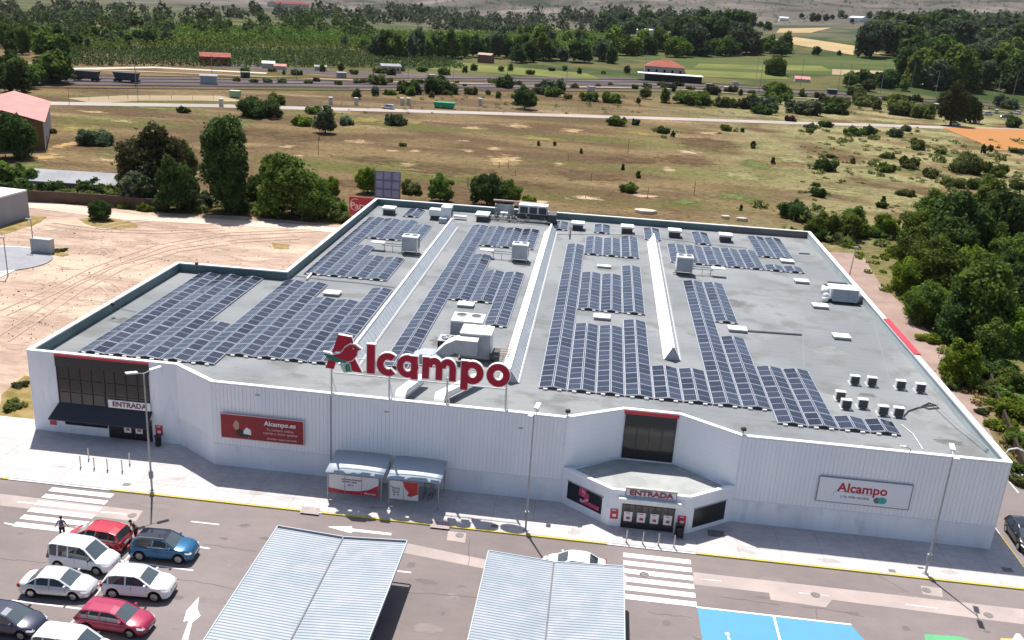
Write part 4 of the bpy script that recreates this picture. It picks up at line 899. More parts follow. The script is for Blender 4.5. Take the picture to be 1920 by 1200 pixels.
s = MB(); t = thing('duct_hood', (-13.6, 76.2, RZ), 'pale arched duct hood left of the black condenser', 'air duct'); s.vprism([(-1.6, 0), (-1.3, .6), (-.5, .95), (.5, .95), (1.5, .5), (1.9, 0)], -.8, .8); s.build('hood', HVACG, t); MB().box(.1, 0, 0, 3.6, 1.9, .06).build('flange', GALV, t)
# rear chiller
t = thing('chiller_plant', (-11.2, 135.6, RZ), 'dark chiller plant with a white-topped three-grille cooler at the rear parapet', 'chiller')
s = MB(); s.box(2.0, .6, 1.1, 4.3, 1.9, 1.3); s.build('casing', HVACW, t, bevel=.03)
for k in range(3): MB().box(.65+k*1.38, -.38, 1.2, 1.15, .05, .95).build('coil_grille', MESHD, t)
s = MB(); s.box(2.0, .6, 0, 4.6, 2.2, 1.05); s.box(4.9, -.4, 0, 1.2, 2.6, 1.5); s.build('base_frame', MATS['vent_stub_dark'], t)
R = random.Random(5); s = MB()
for k in range(26): x, y = R.uniform(-4.2, 4.2), R.uniform(-2.0, -.7); s.tube((x, y, .1), (x+R.uniform(-.8, .8), y+R.uniform(-.3, .3), R.uniform(.4, 1.1)), R.uniform(.06, .16), n=6)
for y in (-2.1, -1.5, -.9): s.tube((-4.6, y, .35), (4.8, y, .45), .1, n=6)
s.build('pipework', mat('grey_pipework', (.28, .29, .27), .6, c2=(.1, .1, .1), sc=2), t)
s = MB(); s.box(-3.7, .9, 0, .08, .9, 2.0); s.box(-1.0, .9, 0, .08, .9, 2.0); s.box(-2.3, 1.3, .2, 2.6, .05, 1.7); s.build('screen', HVACG, t); s = MB(); s.box(-1.0, 2.2, 2.15, 6.4, .35, .22); s.build('top_beam', mat('pinkish_beam', (.45, .30, .28), .7), t); MB().box(-2.3, .2, .55, 1.1, .8, .4).build('white_box', HVACW, t)
t = thing('exhaust_fan_unit', (-21.4, 131.6, RZ), 'white exhaust fan box beside the back end of the first ridge', 'fan unit')
MB().box(0, 0, .4, 1.5, 1.9, 1.7).build('casing', HVACW, t, bevel=.03); s = MB(); s.tube((.74, 0, 1.2), (.8, 0, 1.2), .62, n=16); s.build('fan', MESHD, t); MB().box(-1.6, .3, .6, 1.9, 1.5, .9).build('side_duct', HVACW, t, bevel=.02); MB().box(-1.6, .3, 0, 1.5, 1.2, .6).build('duct_stub', MATS['vent_stub_dark'], t); s = MB(); s.box(-.2, -1.7, 0, 1.1, 1.2, .7); s.build('motor_box', HVACG, t); MB().box(1.8, 1.3, .3, 1.8, .8, .25).build('outlet_tray', HVACW, t)
# small split condensers
conds = [(1602, 722, 'left of the front pair nearest the ridge side'), (1634, 725, 'right of the pair in the rear row, on the left'), (1688, 731, 'left of the pair nearest the red coping'), (1725, 737, 'outermost one in the rear row'), (1575, 752, 'set back behind two others at the left'), (1586, 768, 'left of two in the front row, by the solar panels'), (1617, 767, 'third along the front row'), (1655, 780, 'fourth along the front row'), (1684, 783, 'outermost in the front row, with a loose cable')]
conds[0] = (1602, 722, 'leftmost in the rear row'); conds[1] = (1634, 725, 'second in the rear row'); conds[2] = (1688, 731, 'third in the rear row')
proto = None
for i, (px, py, d) in enumerate(conds):
    p = at(px, py, RZ); lab = 'small split air conditioner, %s' % d
    if proto is None:
        t = thing('split_condenser', (p.x, p.y+.25, RZ), lab, 'condenser', 'small split condensers on the right of the roof'); proto = t
        MB().box(0, 0, .12, .86, .5, .72).build('casing', HVACW, t, bevel=.02); MB().box(0, -.26, .15, .70, .03, .62).build('grille', MESHD, t)
        for q in (-.36, .36): MB().box(q, 0, 0, .18, .95, .12).build('foot', BALM, t)
    else:
        t = copy_tree(proto); t.location = (p.x, p.y+.25, RZ); t['label'] = lab
# pipes, cables and small things on the roof
def roofline(name, pts, r, m, lab, cat, z=.08):
    s = MB(); P = [at(a, b, RZ) for a, b in pts]; c = P[0]; s.path([(p.x-c.x, p.y-c.y, z) for p in P], r, 6); tag(s.build(name, m, None, loc=(c.x, c.y, RZ)), lab, cat)
GP2 = MATS['grey_pipe']; BLK = mat('black_cable', (.03, .03, .03), .7)
roofline('roof_pipe', [(1402, 622), (1503, 629)], .12, mat('dark_roof_pipe', (.12, .12, .12), .7), 'long dark pipe running right from the hatch with the solar columns', 'pipe')
roofline('roof_cable', [(1690, 786), (1703, 772), (1720, 766), (1742, 762), (1757, 760), (1760, 766), (1740, 768), (1728, 763), (1742, 757), (1756, 762)], .05, BLK, 'loose dark cable coiled right of the small condensers', 'cable')
roofline('roof_cable', [(1690, 797), (1712, 815), (1730, 843)], .035, HVACW, 'thin white cable curving to the front parapet at the right', 'cable', .05)
roofline('roof_conduit', [(545, 517), (622, 527), (680, 532), (740, 540)], .05, GP2, 'grey conduit crossing the roof behind the front left solar block', 'conduit')
roofline('roof_conduit', [(214, 577), (256, 586)], .03, GP2, 'short thin conduit from the green parapet to the first solar column', 'conduit')
roofline('roof_conduit', [(575, 526), (590, 508)], .14, HVACW, 'short white trunking joining the two left solar blocks', 'conduit', .15)
roofline('roof_conduit', [(1043, 440), (1180, 441), (1360, 462), (1400, 466)], .04, GP2, 'thin conduit along the rear solar rows', 'conduit')
roofline('roof_conduit', [(1120, 616), (1243, 624)], .02, GP2, 'thin conduit in front of the middle hatch', 'conduit')
roofline('roof_pipe', [(1498, 476), (1518, 477)], .1, MATS['dark_roof_pipe'], 'short dark pipe near the rear right corner of the roof', 'pipe')
roofline('roof_pipe', [(1067, 448), (1069, 425)], .12, MATS['dark_roof_pipe'], 'dark upright vent pipe behind the middle solar columns', 'pipe', .5)
roofline('roof_rail', [(1737, 752), (1788, 800), (1862, 860)], .04, GP2, 'low rail along the inside of the right parapet', 'rail', .45)
def seam(px):
    m_ = MB(); P = [at(a, b, RZ) for a, b in px]
    for a, b in zip(P, P[1:]):
        d = (b-a).normalized(); n = Vector((-d.y, d.x, 0))*.05; m_.poly([(v.x-SL[0], v.y-SL[1], RZ+.004) for v in (a-n, b-n, b+n, a+n)])
    m_.build('roof_seam', mat('roof_seam_grey', (.19, .195, .2), .8), shop)
for q in ([(1383, 596), (1655, 608)], [(1505, 629), (1508, 700)], [(1160, 478), (1420, 508)], [(130, 652), (330, 700)], [(330, 700), (640, 735)], [(1500, 690), (1760, 745)], [(1640, 610), (1700, 830)], [(1000, 740), (1180, 756)], [(1180, 756), (1560, 800)]): seam(q)
S_RD = softmat('roof_water_stain', (.125, .128, .122), (.15, .152, .145)); S_RL = softmat('roof_pale_patch', (.225, .23, .23), (.21, .215, .215))
for i, (px, py, rx, ry, m_) in enumerate(((1450, 700, 50, 14, S_RD), (1560, 660, 60, 16, S_RL), (1380, 570, 40, 8, S_RD), (1620, 740, 40, 10, S_RD), (1700, 790, 40, 12, S_RL), (1500, 800, 80, 10, S_RD), (1240, 770, 90, 8, S_RD), (560, 715, 90, 9, S_RL), (330, 670, 50, 7, S_RD), (900, 560, 20, 10, S_RD), (1300, 620, 30, 14, S_RL), (820, 640, 30, 14, S_RD), (1480, 560, 60, 12, S_RL), (240, 600, 40, 8, S_RD), (1780, 830, 40, 10, S_RD), (1100, 750, 60, 7, S_RL), (700, 700, 50, 8, S_RD))):
    c = at(px, py, RZ); e = (at(px+rx, py+rx*.09, RZ)-c).length; g = (at(px, py-ry, RZ)-at(px, py+ry, RZ)).length/2
    o = MB().poly([(1.35*cos(k*pi/12), 1.35*sin(k*pi/12), 0) for k in range(24)]).build('roof_stain', m_, shop); o.location = (c.x-SL[0], c.y-SL[1], RZ+.0012+.0001*i); o.scale = (e, g, 1)
def floodlight(px, py, z, lab):
    p = at(px, py, z); t = thing('floodlight', p, lab, 'floodlight', 'small floodlights on the parapet'); MB().tube((0, 0, -.1), (0, 0, .35), .03).build('bracket', DARK, t); MB().box(0, 0, .3, .34, .25, .24, .3).build('lamp_head', DARK, t)
floodlight(212, 578, 7.2, 'black floodlight on the left green parapet'); floodlight(369, 501, 7.4, 'black floodlight on the rear parapet of the left wing'); floodlight(1064, 780, 7.4, 'small black floodlight where the facade steps in, left of the porch'); floodlight(1393, 814, 7.4, 'small black floodlight where the facade steps out, right of the porch')

# ================================================================== STREET FURNITURE
def lamp(bx, by, lab, hgt=9.5, double=True, ang=0., hgt0=.12):
    t = thing('street_lamp', (bx, by, hgt0), lab, 'street lamp', 'tall lamp posts on the pavement' if double else None, ang)
    s = MB(); s.tube((0, 0, 0), (0, 0, hgt), .085, .05, 10); s.box(0, 0, 0, .36, .36, .05); s.build('pole', GALV, t)
    s = MB(); s.tube((0, 0, 1.0), (0, 0, 1.6), .17, n=10); s.build('control_box', MATS['grey_pipe'], t)
    for q in ((-1, 1) if double else (1,)):
        s = MB(); s.tube((0, 0, hgt-.05), (q*.55, q*.3, hgt+.15), .035); s.build('arm', GALV, t)
        h = MB(); h.add([(q*.45, q*.05, hgt+.08), (q*1.2, q*.45, hgt+.2), (q*1.05, q*.75, hgt+.2), (q*.33, q*.35, hgt+.08), (q*.45, q*.05, hgt+.2), (q*1.2, q*.45, hgt+.3), (q*1.05, q*.75, hgt+.3), (q*.33, q*.35, hgt+.2)],
              [(3, 2, 1, 0), (4, 5, 6, 7), (0, 1, 5, 4), (1, 2, 6, 5), (2, 3, 7, 6), (3, 0, 4, 7)] if q > 0 else [(3, 2, 1, 0), (4, 5, 6, 7), (0, 1, 5, 4), (1, 2, 6, 5), (2, 3, 7, 6), (3, 0, 4, 7)])
        h.build('lamp_head', HVACW, t)
    return t
lamp(-31.74, 60.45, 'tall street lamp with two white heads in front of the left entrance', 9.6, ang=.3)
lamp(-3.05, 60.4, 'tall street lamp in front of the middle of the facade, left of the porch', 9.5, ang=.9)
lamp(25.7, 60.4, 'tall street lamp in front of the right end of the facade', 9.45, ang=.9)
def smalllamp(px, py, z, lab, hgt, hd=1, z0=0):
    p = at(px, py, z0); t = thing('street_lamp', p, lab, 'street lamp'); MB().tube((0, 0, 0), (.0, 0, hgt), .08, .06).build('pole', MATS['grey_pipe'], t); s = MB(); s.box(-.3*hd, 0, hgt, .9, .25, .12); s.build('lamp_head', MATS['grey_pipe'], t)
smalllamp(15, 518, 0, 'dark lamp post at the edge of the left roundabout', 5.0); smalllamp(64, 472, 0, 'dark lamp post beside the grey cabinet at the left roundabout', 4.6); 
p = at(1645, 581, 0); t = thing('camera_post', (33.2, 121, 0), 'slim post with a small head beside the pink path behind the right parapet', 'post'); MB().tube((0, 0, 0), (.5, .3, 9.6), .08, .05).build('pole', GALV, t); MB().box(.5, .1, 9.6, .5, .3, .2).build('lamp_head', GALV, t)
t = thing('wall_lamp', (32.0, 66.6, 7.2), 'white curved lamp arm on the right front corner of the building', 'wall lamp'); MB().path([(0, 0, 0), (.2, 0, .45), (.7, -.1, .65), (1.2, -.2, .5)], .06).build('arm', HVACW, t); MB().box(1.45, -.3, .3, .5, .35, .22, -.3).build('lamp_head', HVACW, t)
t = thing('wall_lamp', (24.5, 64.9, 7.35), 'pale bracket lamp on the front parapet above the white sign panel', 'wall lamp'); MB().path([(0, 0, 0), (0, -.2, .35), (-.5, -.2, .6)], .035).build('arm', GALV, t); MB().box(-.6, -.2, .5, .4, .2, .1).build('lamp_head', HVACW, t)
t = thing('wall_lamp', (-3.1, 65.1, 7.4), 'small white camera housing on the front parapet above the middle lamp', 'camera'); MB().tube((0, 0, 0), (0, 0, .4), .03).build('arm', GALV, t); MB().box(0, -.1, .35, .3, .4, .28).build('housing', HVACW, t)
# bollards
STEEL = mat('brushed_steel_bollard', (.45, .44, .43), .35, metal=.6, world=False)
BLP = None
bl = [(-38.64, 62.6, 'bollard, leftmost of the front row before the left entrance'), (-38.73, 63.97, 'bollard, left one of the two standing nearer the left entrance'), (-37.53, 62.62, 'bollard, second of the front row before the left entrance'), (-36.44, 62.63, 'bollard, third of the front row before the left entrance'), (-35.25, 62.67, 'bollard, rightmost of the front row before the left entrance'), (-35.27, 63.92, 'bollard, right one of the two standing nearer the left entrance'),
      (4.36, 60.3, 'bollard at the zebra crossing before the porch, leftmost of four'), (5.56, 60.3, 'bollard at the zebra crossing before the porch, second of four'), (6.69, 60.3, 'bollard at the zebra crossing before the porch, third of four'), (7.82, 60.3, 'bollard at the zebra crossing before the porch, rightmost of four')]
for x, y, lab in bl:
    if BLP is None:
        BLP = thing('bollard', (x, y, .12), 'steel '+lab, 'bollard', 'steel bollards on the pavement'); MB().tube((0, 0, 0), (0, 0, .95), .055, n=10).build('post', STEEL, BLP); MB().tube((0, 0, 0), (0, 0, .03), .11, n=10).build('base_plate', GALV, BLP); MB().tube((0, 0, .95), (0, 0, 1.0), .06, .03, n=10).build('cap', STEEL, BLP)
    else: c = copy_tree(BLP); c.location = (x, y, .12); c['label'] = 'steel '+lab
t = thing('litter_bin', (8.25, 61.7, .12), 'dark litter bin beside the porch doors under the red poster', 'bin'); s = MB(); s.tube((0, 0, .15), (0, 0, .95), .24, .27, 14); s.build('bin_body', RUBBER, t); s = MB(); s.box(-.3, 0, 0, .05, .3, 1.1); s.box(.3, 0, 0, .05, .3, 1.1); s.box(0, 0, 1.08, .66, .34, .05); s.build('frame', DARK, t)
t = thing('litter_bin', (-34.5, 67.3, .12), 'dark litter bin beside the left entrance door', 'bin'); s = MB(); s.tube((0, 0, .1), (0, 0, .95), .24, .27, 14); s.build('bin_body', RUBBER, t); MB().box(0, 0, .95, .5, .5, .06).build('lid', DARK, t)

# trolley shelters
ROOFSH = mat('blue_grey_sheet_roof', (.44, .50, .55), .5, c2=(.39, .45, .50), sc=.4)
def shelter(x0, x1, lab, pan, yb=64.9, yf=61.9):
    cx = (x0+x1)/2; t = thing('trolley_shelter', (cx, 63.3, .12), lab, 'trolley shelter', 'trolley shelters against the facade'); W = (x1-x0)
    s = MB(); n = 9; v0 = yb-63.3; v1 = yf-63.3-.15
    for (ya, yc, za, zb) in ((v1, v0, 2.35, 2.65),):
        vs = []
        for i in range(n+1):
            x = -W/2+W*i/n; a = .07*sin(pi*i/n)
            vs += [(x, ya, za+a), (x, yc, zb+a), (x, ya, za+a-.05), (x, yc, zb+a-.05)]
        fs = []
        for i in range(n):
            b = 4*i; fs += [(b, b+4, b+5, b+1), (b+2, b+3, b+7, b+6), (b, b+2, b+6, b+4), (b+1, b+5, b+7, b+3)]
        fs += [(0, 1, 3, 2), (4*n, 4*n+2, 4*n+3, 4*n+1)]; s.add(vs, fs)
    s.build('roof', ROOFSH, t, True)
    for x in (-W/2+.15, W/2-.15):
        for y in (v1+.2, v0-.15): MB().tube((x, y, 0), (x, y, 2.4), .05, n=8).build('post', GALV, t)
    for (a, b, kind) in pan:
        p = MB(); p.box((a+b)/2, v1+.25, .55, b-a, .04, 1.55); o = p.build('side_panel', mat('panel_white_print', (.68, .66, .68), .5), t); y = v1+.225
        if kind == 1:
            q = MB(); pts = [(a, .55)]+[(a+(b-a)*k/10, .55+.28+.02*k-.12*sin(k*.35)+(.055*max(0, k-6))**1*2.1) for k in range(11)][::1]+[(b, .55)]
            q.vprism([(a, .552), (b-.01, .552), (b-.01, 1.5), (a+.8*(b-a), 1.05), (a+.6*(b-a), .85), (a+.35*(b-a), .8), (a, .95)], y-.012, y+.01); q.build('red_print', mat('print_red', (.42, .01, .04), .5), o)
            text('print_text', 'Alcampo', .26, SIGNW, o, (b-.65, y-.02, .74)); text('print_text', 'La compra de siempre', .17, mat('print_violet', (.20, .06, .14), .6), o, ((a+b)/2-.1, y-.02, 1.78)); text('print_text', 'mas facil y rapida', .17, MATS['print_violet'], o, ((a+b)/2-.3, y-.02, 1.58)); text('print_text', 'para ti', .17, MATS['print_violet'], o, ((a+b)/2-.2, y-.02, 1.33))
            q = MB()
            for k in (1, 2): q.box(a+(b-a)*k/3, y-.01, .56, .03, .02, 1.53)
            q.build('panel_joint', GP2, o)
        else:
            q = MB(); q.vprism([(a+.45*(b-a), 2.09), (b-.03, 2.09), (b-.03, 1.1), (a+.75*(b-a), .85), (a+.62*(b-a), .9), (a+.68*(b-a), 1.2), (a+.55*(b-a), 1.5)], y-.012, y+.01); q.build('red_print', mat('print_bright_red', (.5, .03, .03), .5), o)
            q = MB()      # trolley pictogram
            tr = [(a+.12, 1.65), (a+.25, 1.6), (a+.35, 1.1), (a+.75, 1.1), (a+.82, 1.5), (a+.3, 1.5)]
            for u, v in zip(tr, tr[1:]): q.tube((u[0], y-.02, u[1]), (v[0], y-.02, v[1]), .022, n=4)
            for u in (.4, .7): q.tube((a+u, y-.03, .92), (a+u, y-.01, .92), .07, n=8)
            for u in (.42, .55, .68): q.tube((a+u, y-.02, 1.1), (a+u, y-.02, 1.5), .014, n=4)
            q.build('trolley_print', mat('print_grey', (.22, .20, .22), .6), o); q = MB(); q.box((a+b)/2, y-.01, .56, .03, .02, 1.53); q.build('panel_joint', GP2, o)
    return t
shelter(-18.6, -14.15, 'curved-roof trolley shelter with a wide white and red panel, the left of two', [(-2.05, 1.85, 1)])
shelter(-13.85, -9.75, 'curved-roof trolley shelter with a trolley picture panel, the right of two', [(-1.9, .35, 2)])
TROL = mat('trolley_wire_chrome', (.5, .5, .52), .3, metal=.8)
def trolley(x, y, lab):
    t = thing('shopping_trolley', (x, y, .12), lab, 'shopping trolley', 'shopping trolleys nested in the right shelter'); s = MB()
    for q in (-.25, .25): s.tube((q, -.4, .15), (q, .4, .15), .02, n=4); s.tube((q, .4, .15), (q*1.1, .45, 1.0), .02, n=4); s.tube((q, -.3, .45), (q*1.1, -.4, .85), .015, n=4); s.tube((q*1.1, -.4, .85), (q*1.1, .42, .92), .02, n=4); s.tube((q, -.3, .45), (q, .38, .5), .015, n=4)
    for k in range(6): s.tube((-.26, -.38+k*.14, .5), (.26, -.38+k*.14, .5), .008, n=3); s.tube((-.27, -.38+k*.15, .86), (-.26, -.38+k*.14, .46), .008, n=3); s.tube((.27, -.38+k*.15, .86), (.26, -.38+k*.14, .46), .008, n=3)
    s.build('wire_basket', TROL, t); MB().tube((-.3, .48, 1.02), (.3, .48, 1.02), .03).build('handle', REDP, t)
    s = MB()
    for q in (-.22, .22):
        for v in (-.35, .35): s.tube((q-.015, v, .06), (q+.015, v, .06), .06, n=8)
    s.build('wheels', RUBBER, t)
for i, (x, y) in enumerate(((-11.1, 64.2), (-11.1, 63.85), (-11.1, 63.5), (-10.4, 64.2), (-10.4, 63.8))): trolley(x, y, 'shopping trolley in the open end of the right shelter, %s' % ['left row, nearest the wall', 'left row, middle', 'left row, nearest the kerb', 'right row, nearest the wall', 'right row, nearest the kerb'][i])

# carport canopies with folded corrugated roofs
SHEET = mat('pale_corrugated_sheet', (.30, .345, .385), .6, c2=(.27, .31, .35), sc=.25, det=7, c3=(.33, .35, .39), sc3=.8)
def canopy(x0, xm, x1, ys, ye, lab, zo=2.62, zv=2.32):
    t = thing('carport', ((x0+x1)/2, ye, 0), lab, 'carport', 'carports with folded sheet roofs'); cx = (x0+x1)/2
    for nm, a, b, za, zb in (('roof_sheet', x0, xm, zo, zv), ('roof_sheet', xm, x1, zv, zo-.05)):
        vs = []; fs = []; n = int((ys-ye)/.25)
        prof = []
        for k in range(n):
            y = ye+k*.25
            for dy, dz in ((0, 0), (.08, 0), (.12, .035), (.19, .035), (.23, 0)): prof.append((y+dy, dz))
        for y, dz in prof: vs += [(a-cx, y-ye, za+dz), (b-cx, y-ye, zb+dz)]
        for k in range(len(prof)-1): fs.append((2*k, 2*k+1, 2*k+3, 2*k+2))
        MB().add(vs, fs).build(nm, SHEET, t)
    s = MB(); D = ys-ye
    for a, b, za, zb in ((x0, xm, zo, zv), (xm, x1, zv, zo-.05)):
        s.add([(a-cx, D+.01, za-.16), (b-cx, D+.01, zb-.16), (b-cx, D+.01, zb+.06), (a-cx, D+.01, za+.06), (a-cx, D+.07, za-.16), (b-cx, D+.07, zb-.16), (b-cx, D+.07, zb+.06), (a-cx, D+.07, za+.06)], [(0, 1, 2, 3), (7, 6, 5, 4), (3, 2, 6, 7), (4, 5, 1, 0)])
    for x, z in ((x0-.03, zo), (x1+.03, zo-.05)): s.box(x-cx, D/2, z-.14, .06, D, .2)
    s.build('edge_trim', mat('pale_blue_trim', (.42, .48, .53), .5), t)
    s = MB(); s.box(xm-cx, D/2, zv+.045, .09, D, .03); s.build('valley_gutter', mat('gutter_dark', (.12, .13, .14), .6), t)
    s = MB(); k = 0
    while k*4.8 < D-.5:
        y = D-.5-k*4.8; k += 1
        s.tube((x0-cx+.2, y, zo-.1), (xm-cx, y, zv-.1), .07, n=6); s.tube((xm-cx, y, zv-.1), (x1-cx-.1, y, zo-.12), .07, n=6)
        p = MB(); p.tube((xm-cx, y, 0), (xm-cx, y, zv-.1), .09, n=8); p.tube((xm-cx, y, 1.5), (xm-cx+1.3, y, zv+.0), .05); p.tube((xm-cx, y, 1.5), (xm-cx-1.3, y, zv+.0), .05); p.build('post', GALV, t)
    s.build('beam', GALV, t)
canopy(-19.35, -14.85, -10.55, 53.45, 33.0, 'folded corrugated carport roof, the left of the two in the car park')
canopy(-5.0, -.68, 3.85, 53.25, 33.0, 'folded corrugated carport roof, the right of the two beside the crossing')

# ================================================================== CARS
TYRE = mat('tyre_rubber', (.02, .02, .02), .9); RIM = mat('alloy_rim', (.40, .40, .42), .35, metal=.7); LAMPG = mat('headlamp_glass', (.62, .64, .66), .15, spec=.8); TAIL = mat('tail_lamp_red', (.35, .01, .01), .3); UNDER = mat('car_underside', (.02, .02, .02), .9); PLATE = mat('number_plate', (.7, .7, .68), .5)
CGLASS = mat('car_window_glass', (.03, .04, .045), .04, spec=1.0, coat=.5)
WSCR = mat('windscreen_glass', (.07, .09, .10), .05, spec=1.0, coat=.5)
def lerp(P, x):
    if x <= P[0][0]: return P[0][1]
    for (a, b), (c, d) in zip(P, P[1:]):
        if x <= c: return b+(d-b)*(x-a)/(c-a)
    return P[-1][1]
KINDS_CAR = {
 # deck profile (x,z) ; roof profile ; (rear glass base, roof start, roof end, windscreen base) ; L W wheels
 'hatch': dict(L=4.1, W=1.76, deck=[(0, .62), (.06, .9), (.3, .98), (3.0, .97), (3.5, .86), (3.95, .72), (4.1, .5)], top=[(.1, .95), (.45, 1.38), (.9, 1.47), (2.0, 1.47), (2.35, 1.38), (3.1, .95)], wh=(.72, 3.3), r=.31),
 'suv': dict(L=4.35, W=1.85, deck=[(0, .7), (.05, 1.02), (.3, 1.08), (3.1, 1.07), (3.8, .98), (4.2, .85), (4.35, .55)], top=[(.12, 1.04), (.5, 1.52), (1.0, 1.62), (2.2, 1.62), (2.5, 1.52), (3.2, 1.05)], wh=(.8, 3.45), r=.36),
 'sedan': dict(L=4.45, W=1.76, deck=[(0, .6), (.05, .93), (.75, .99), (3.1, .95), (3.8, .84), (4.3, .68), (4.45, .48)], top=[(.55, .96), (1.15, 1.34), (1.5, 1.42), (2.35, 1.42), (2.65, 1.34), (3.35, .93)], wh=(.85, 3.5), r=.31),
 'estate': dict(L=4.4, W=1.75, deck=[(0, .62), (.05, .93), (.3, .98), (3.1, .96), (3.7, .85), (4.25, .72), (4.4, .5)], top=[(.08, .95), (.4, 1.38), (.8, 1.46), (2.2, 1.46), (2.55, 1.38), (3.3, .94)], wh=(.8, 3.5), r=.31),
 'van': dict(L=4.35, W=1.82, deck=[(0, .7), (.03, 1.0), (.3, 1.05), (3.2, 1.03), (3.8, .93), (4.2, .82), (4.35, .55)], top=[(.04, 1.02), (.14, 1.72), (.4, 1.82), (2.35, 1.82), (2.65, 1.70), (3.4, 1.03)], wh=(.8, 3.5), r=.32),
 'mpv': dict(L=4.3, W=1.82, deck=[(0, .65), (.04, .96), (.3, 1.02), (3.3, 1.0), (3.8, .9), (4.15, .78), (4.3, .5)], top=[(.08, .98), (.32, 1.5), (.8, 1.62), (2.2, 1.62), (2.6, 1.5), (3.5, 1.0)], wh=(.78, 3.45), r=.32)}
def car(kind, lab, col, x, y, rz, cat='car', rail=False, blackroof=False, tint=None, hatch_open=False, group='cars in the parking bays', rough=.25, metal=0):
    K = KINDS_CAR[kind]; L, W, r = K['L'], K['W'], K['r']; hw = W/2
    P = mat('car_paint_%02d%02d%02d' % tuple(int(c*99) for c in col), col, rough, coat=.8, metal=metal)
    t = thing('parked_car' if group else 'moving_car', (x, y, .016), lab, cat, group, rz)
    ox = -L/2
    xs = sorted(set([0, .02, .06, .14, .25] + [i*.14+.3 for i in range(int((L-.55)/.14))] + [L-.22, L-.12, L-.05, L]))
    def wid(u):                                            # plan shape
        a = min(1, (u+.02)/.45); b = min(1, (L-u+.01)/.75); return hw*(.80+.20*sin(min(a, 1)*pi/2))*(.70+.30*sin(min(b, 1)*pi/2))
    def zb(u):
        z = .22+(.10 if u < .12 or u > L-.12 else 0)
        for w_ in K['wh']:
            d = abs(u-w_)
            if d < r+.07: z = max(z, r+math.sqrt((r+.07)**2-d*d))
        return z
    vs = []; fs = []; n = 11
    for u in xs:
        w_ = wid(u); b = zb(u); tp = lerp(K['deck'], u); tp = max(tp, b+.12); m1 = b+(tp-b)*.35; m2 = b+(tp-b)*.78
        sec = [(-w_*.97, b), (-w_, m1), (-w_*.985, m2), (-w_*.93, tp-.03), (-w_*.80, tp+.005), (0, tp+.045), (w_*.80, tp+.005), (w_*.93, tp-.03), (w_*.985, m2), (w_, m1), (w_*.97, b)]
        vs += [(ox+u, a, z) for a, z in sec]
    for i in range(len(xs)-1):
        for k in range(n-1): a = i*n+k; fs.append((a, a+n, a+n+1, a+1))
    q = (len(xs)-1)*n; fs += [tuple(range(n)), tuple(range(q+n-1, q-1, -1))]
    body = MB().add(vs, [f[::-1] for f in fs]).build('body', P, t, True)
    # cabin
    T = K['top']; x0, xr0, xr1, x5 = T[0][0], T[1][0], T[-2][0], T[-1][0]; rz_top = max(z for _, z in T)
    cs = sorted(set([p[0] for p in T]+[x0+(x5-x0)*i/16 for i in range(17)])); side = {'L': MB(), 'R': MB()}; roof = MB(); ws = MB(); rw = MB(); belt = .93
    rows = []
    for u in cs:
        zt = lerp(T, u); zbse = lerp(K['deck'], u)-.03; f = (zt-zbse)/(rz_top-zbse+.001); wb = wid(u)*.93; wt = wid(min(max(u, .6), L-1.2))*(.93-.17*f)
        zt = max(zt, zbse+.02); rows.append([(ox+u, -wb, zbse), (ox+u, -wt, zt-.035), (ox+u, -wt*.86, zt), (ox+u, 0, zt+.035), (ox+u, wt*.86, zt), (ox+u, wt, zt-.035), (ox+u, wb, zbse)])
    pill = [xr0+.12, (x0+x5)/2-.05, x0+.18] if kind != 'sedan' else [(xr0+xr1)/2+.1]
    for i in range(len(cs)-1):
        a, b = rows[i], rows[i+1]; um = (cs[i]+cs[i+1])/2
        side['R'].add([a[0], b[0], b[1], a[1]], [(0, 1, 2, 3)]); side['L'].add([a[6], b[6], b[5], a[5]], [(3, 2, 1, 0)])
        tgt = rw if um < xr0 else ws if um > xr1 else roof
        for k in range(1, 5): 
            tg = tgt if k in (2, 3) else roof
            tg.add([a[k], b[k], b[k+1], a[k+1]], [(0, 1, 2, 3)])
    rp = mat('black_roof_glass', (.02, .018, .025), .1, coat=1) if blackroof else P
    roof.build('roof', rp, t, True); ws.build('windscreen', WSCR, t, True); rw.build('rear_window', CGLASS, t, True)
    for k in ('L', 'R'): side[k].build('side_window', CGLASS, t)
    for sgn in (0, 6):                                     # pillars and window line
        pm = MB()
        o_ = 1 if sgn else 5; s_ = 1 if sgn else -1
        def pt(u):
            for i in range(len(cs)-1):
                if cs[i] <= u <= cs[i+1]:
                    f = (u-cs[i])/(cs[i+1]-cs[i]+1e-9); a = Vector(rows[i][sgn]).lerp(Vector(rows[i+1][sgn]), f); b = Vector(rows[i][6-o_ if sgn else 1]).lerp(Vector(rows[i+1][6-o_ if sgn else 1]), f); return a, b
            return Vector(rows[-1][sgn]), Vector(rows[-1][sgn])
        for u in ([xr0+.02, (xr0+xr1)/2+.12]+([x0+.75] if kind in ('van', 'estate', 'mpv') else [])):
            a, b = pt(u); w_ = .05; off = Vector((0, s_*.012, 0))
            pm.add([a+off+Vector((-w_, 0, 0)), a+off+Vector((w_, 0, 0)), b+off+Vector((w_, 0, 0)), b+off+Vector((-w_, 0, 0))], [(0, 1, 2, 3) if s_ < 0 else (3, 2, 1, 0)])
        for i in range(len(cs)-1):                          # roof rail line and front/rear pillars
            a, b = Vector(rows[i][5 if sgn else 1]), Vector(rows[i+1][5 if sgn else 1]); pm.tube(a, b, .032, n=5, cap=False)
        pm.build('pillar_frame', P, t)
    if rail:
        for s_ in (-1, 1): MB().tube((ox+xr0+.2, s_*hw*.66, rz_top+.05), (ox+xr1-.1, s_*hw*.66, rz_top+.05), .022, n=5).build('roof_rail', GALV, t)
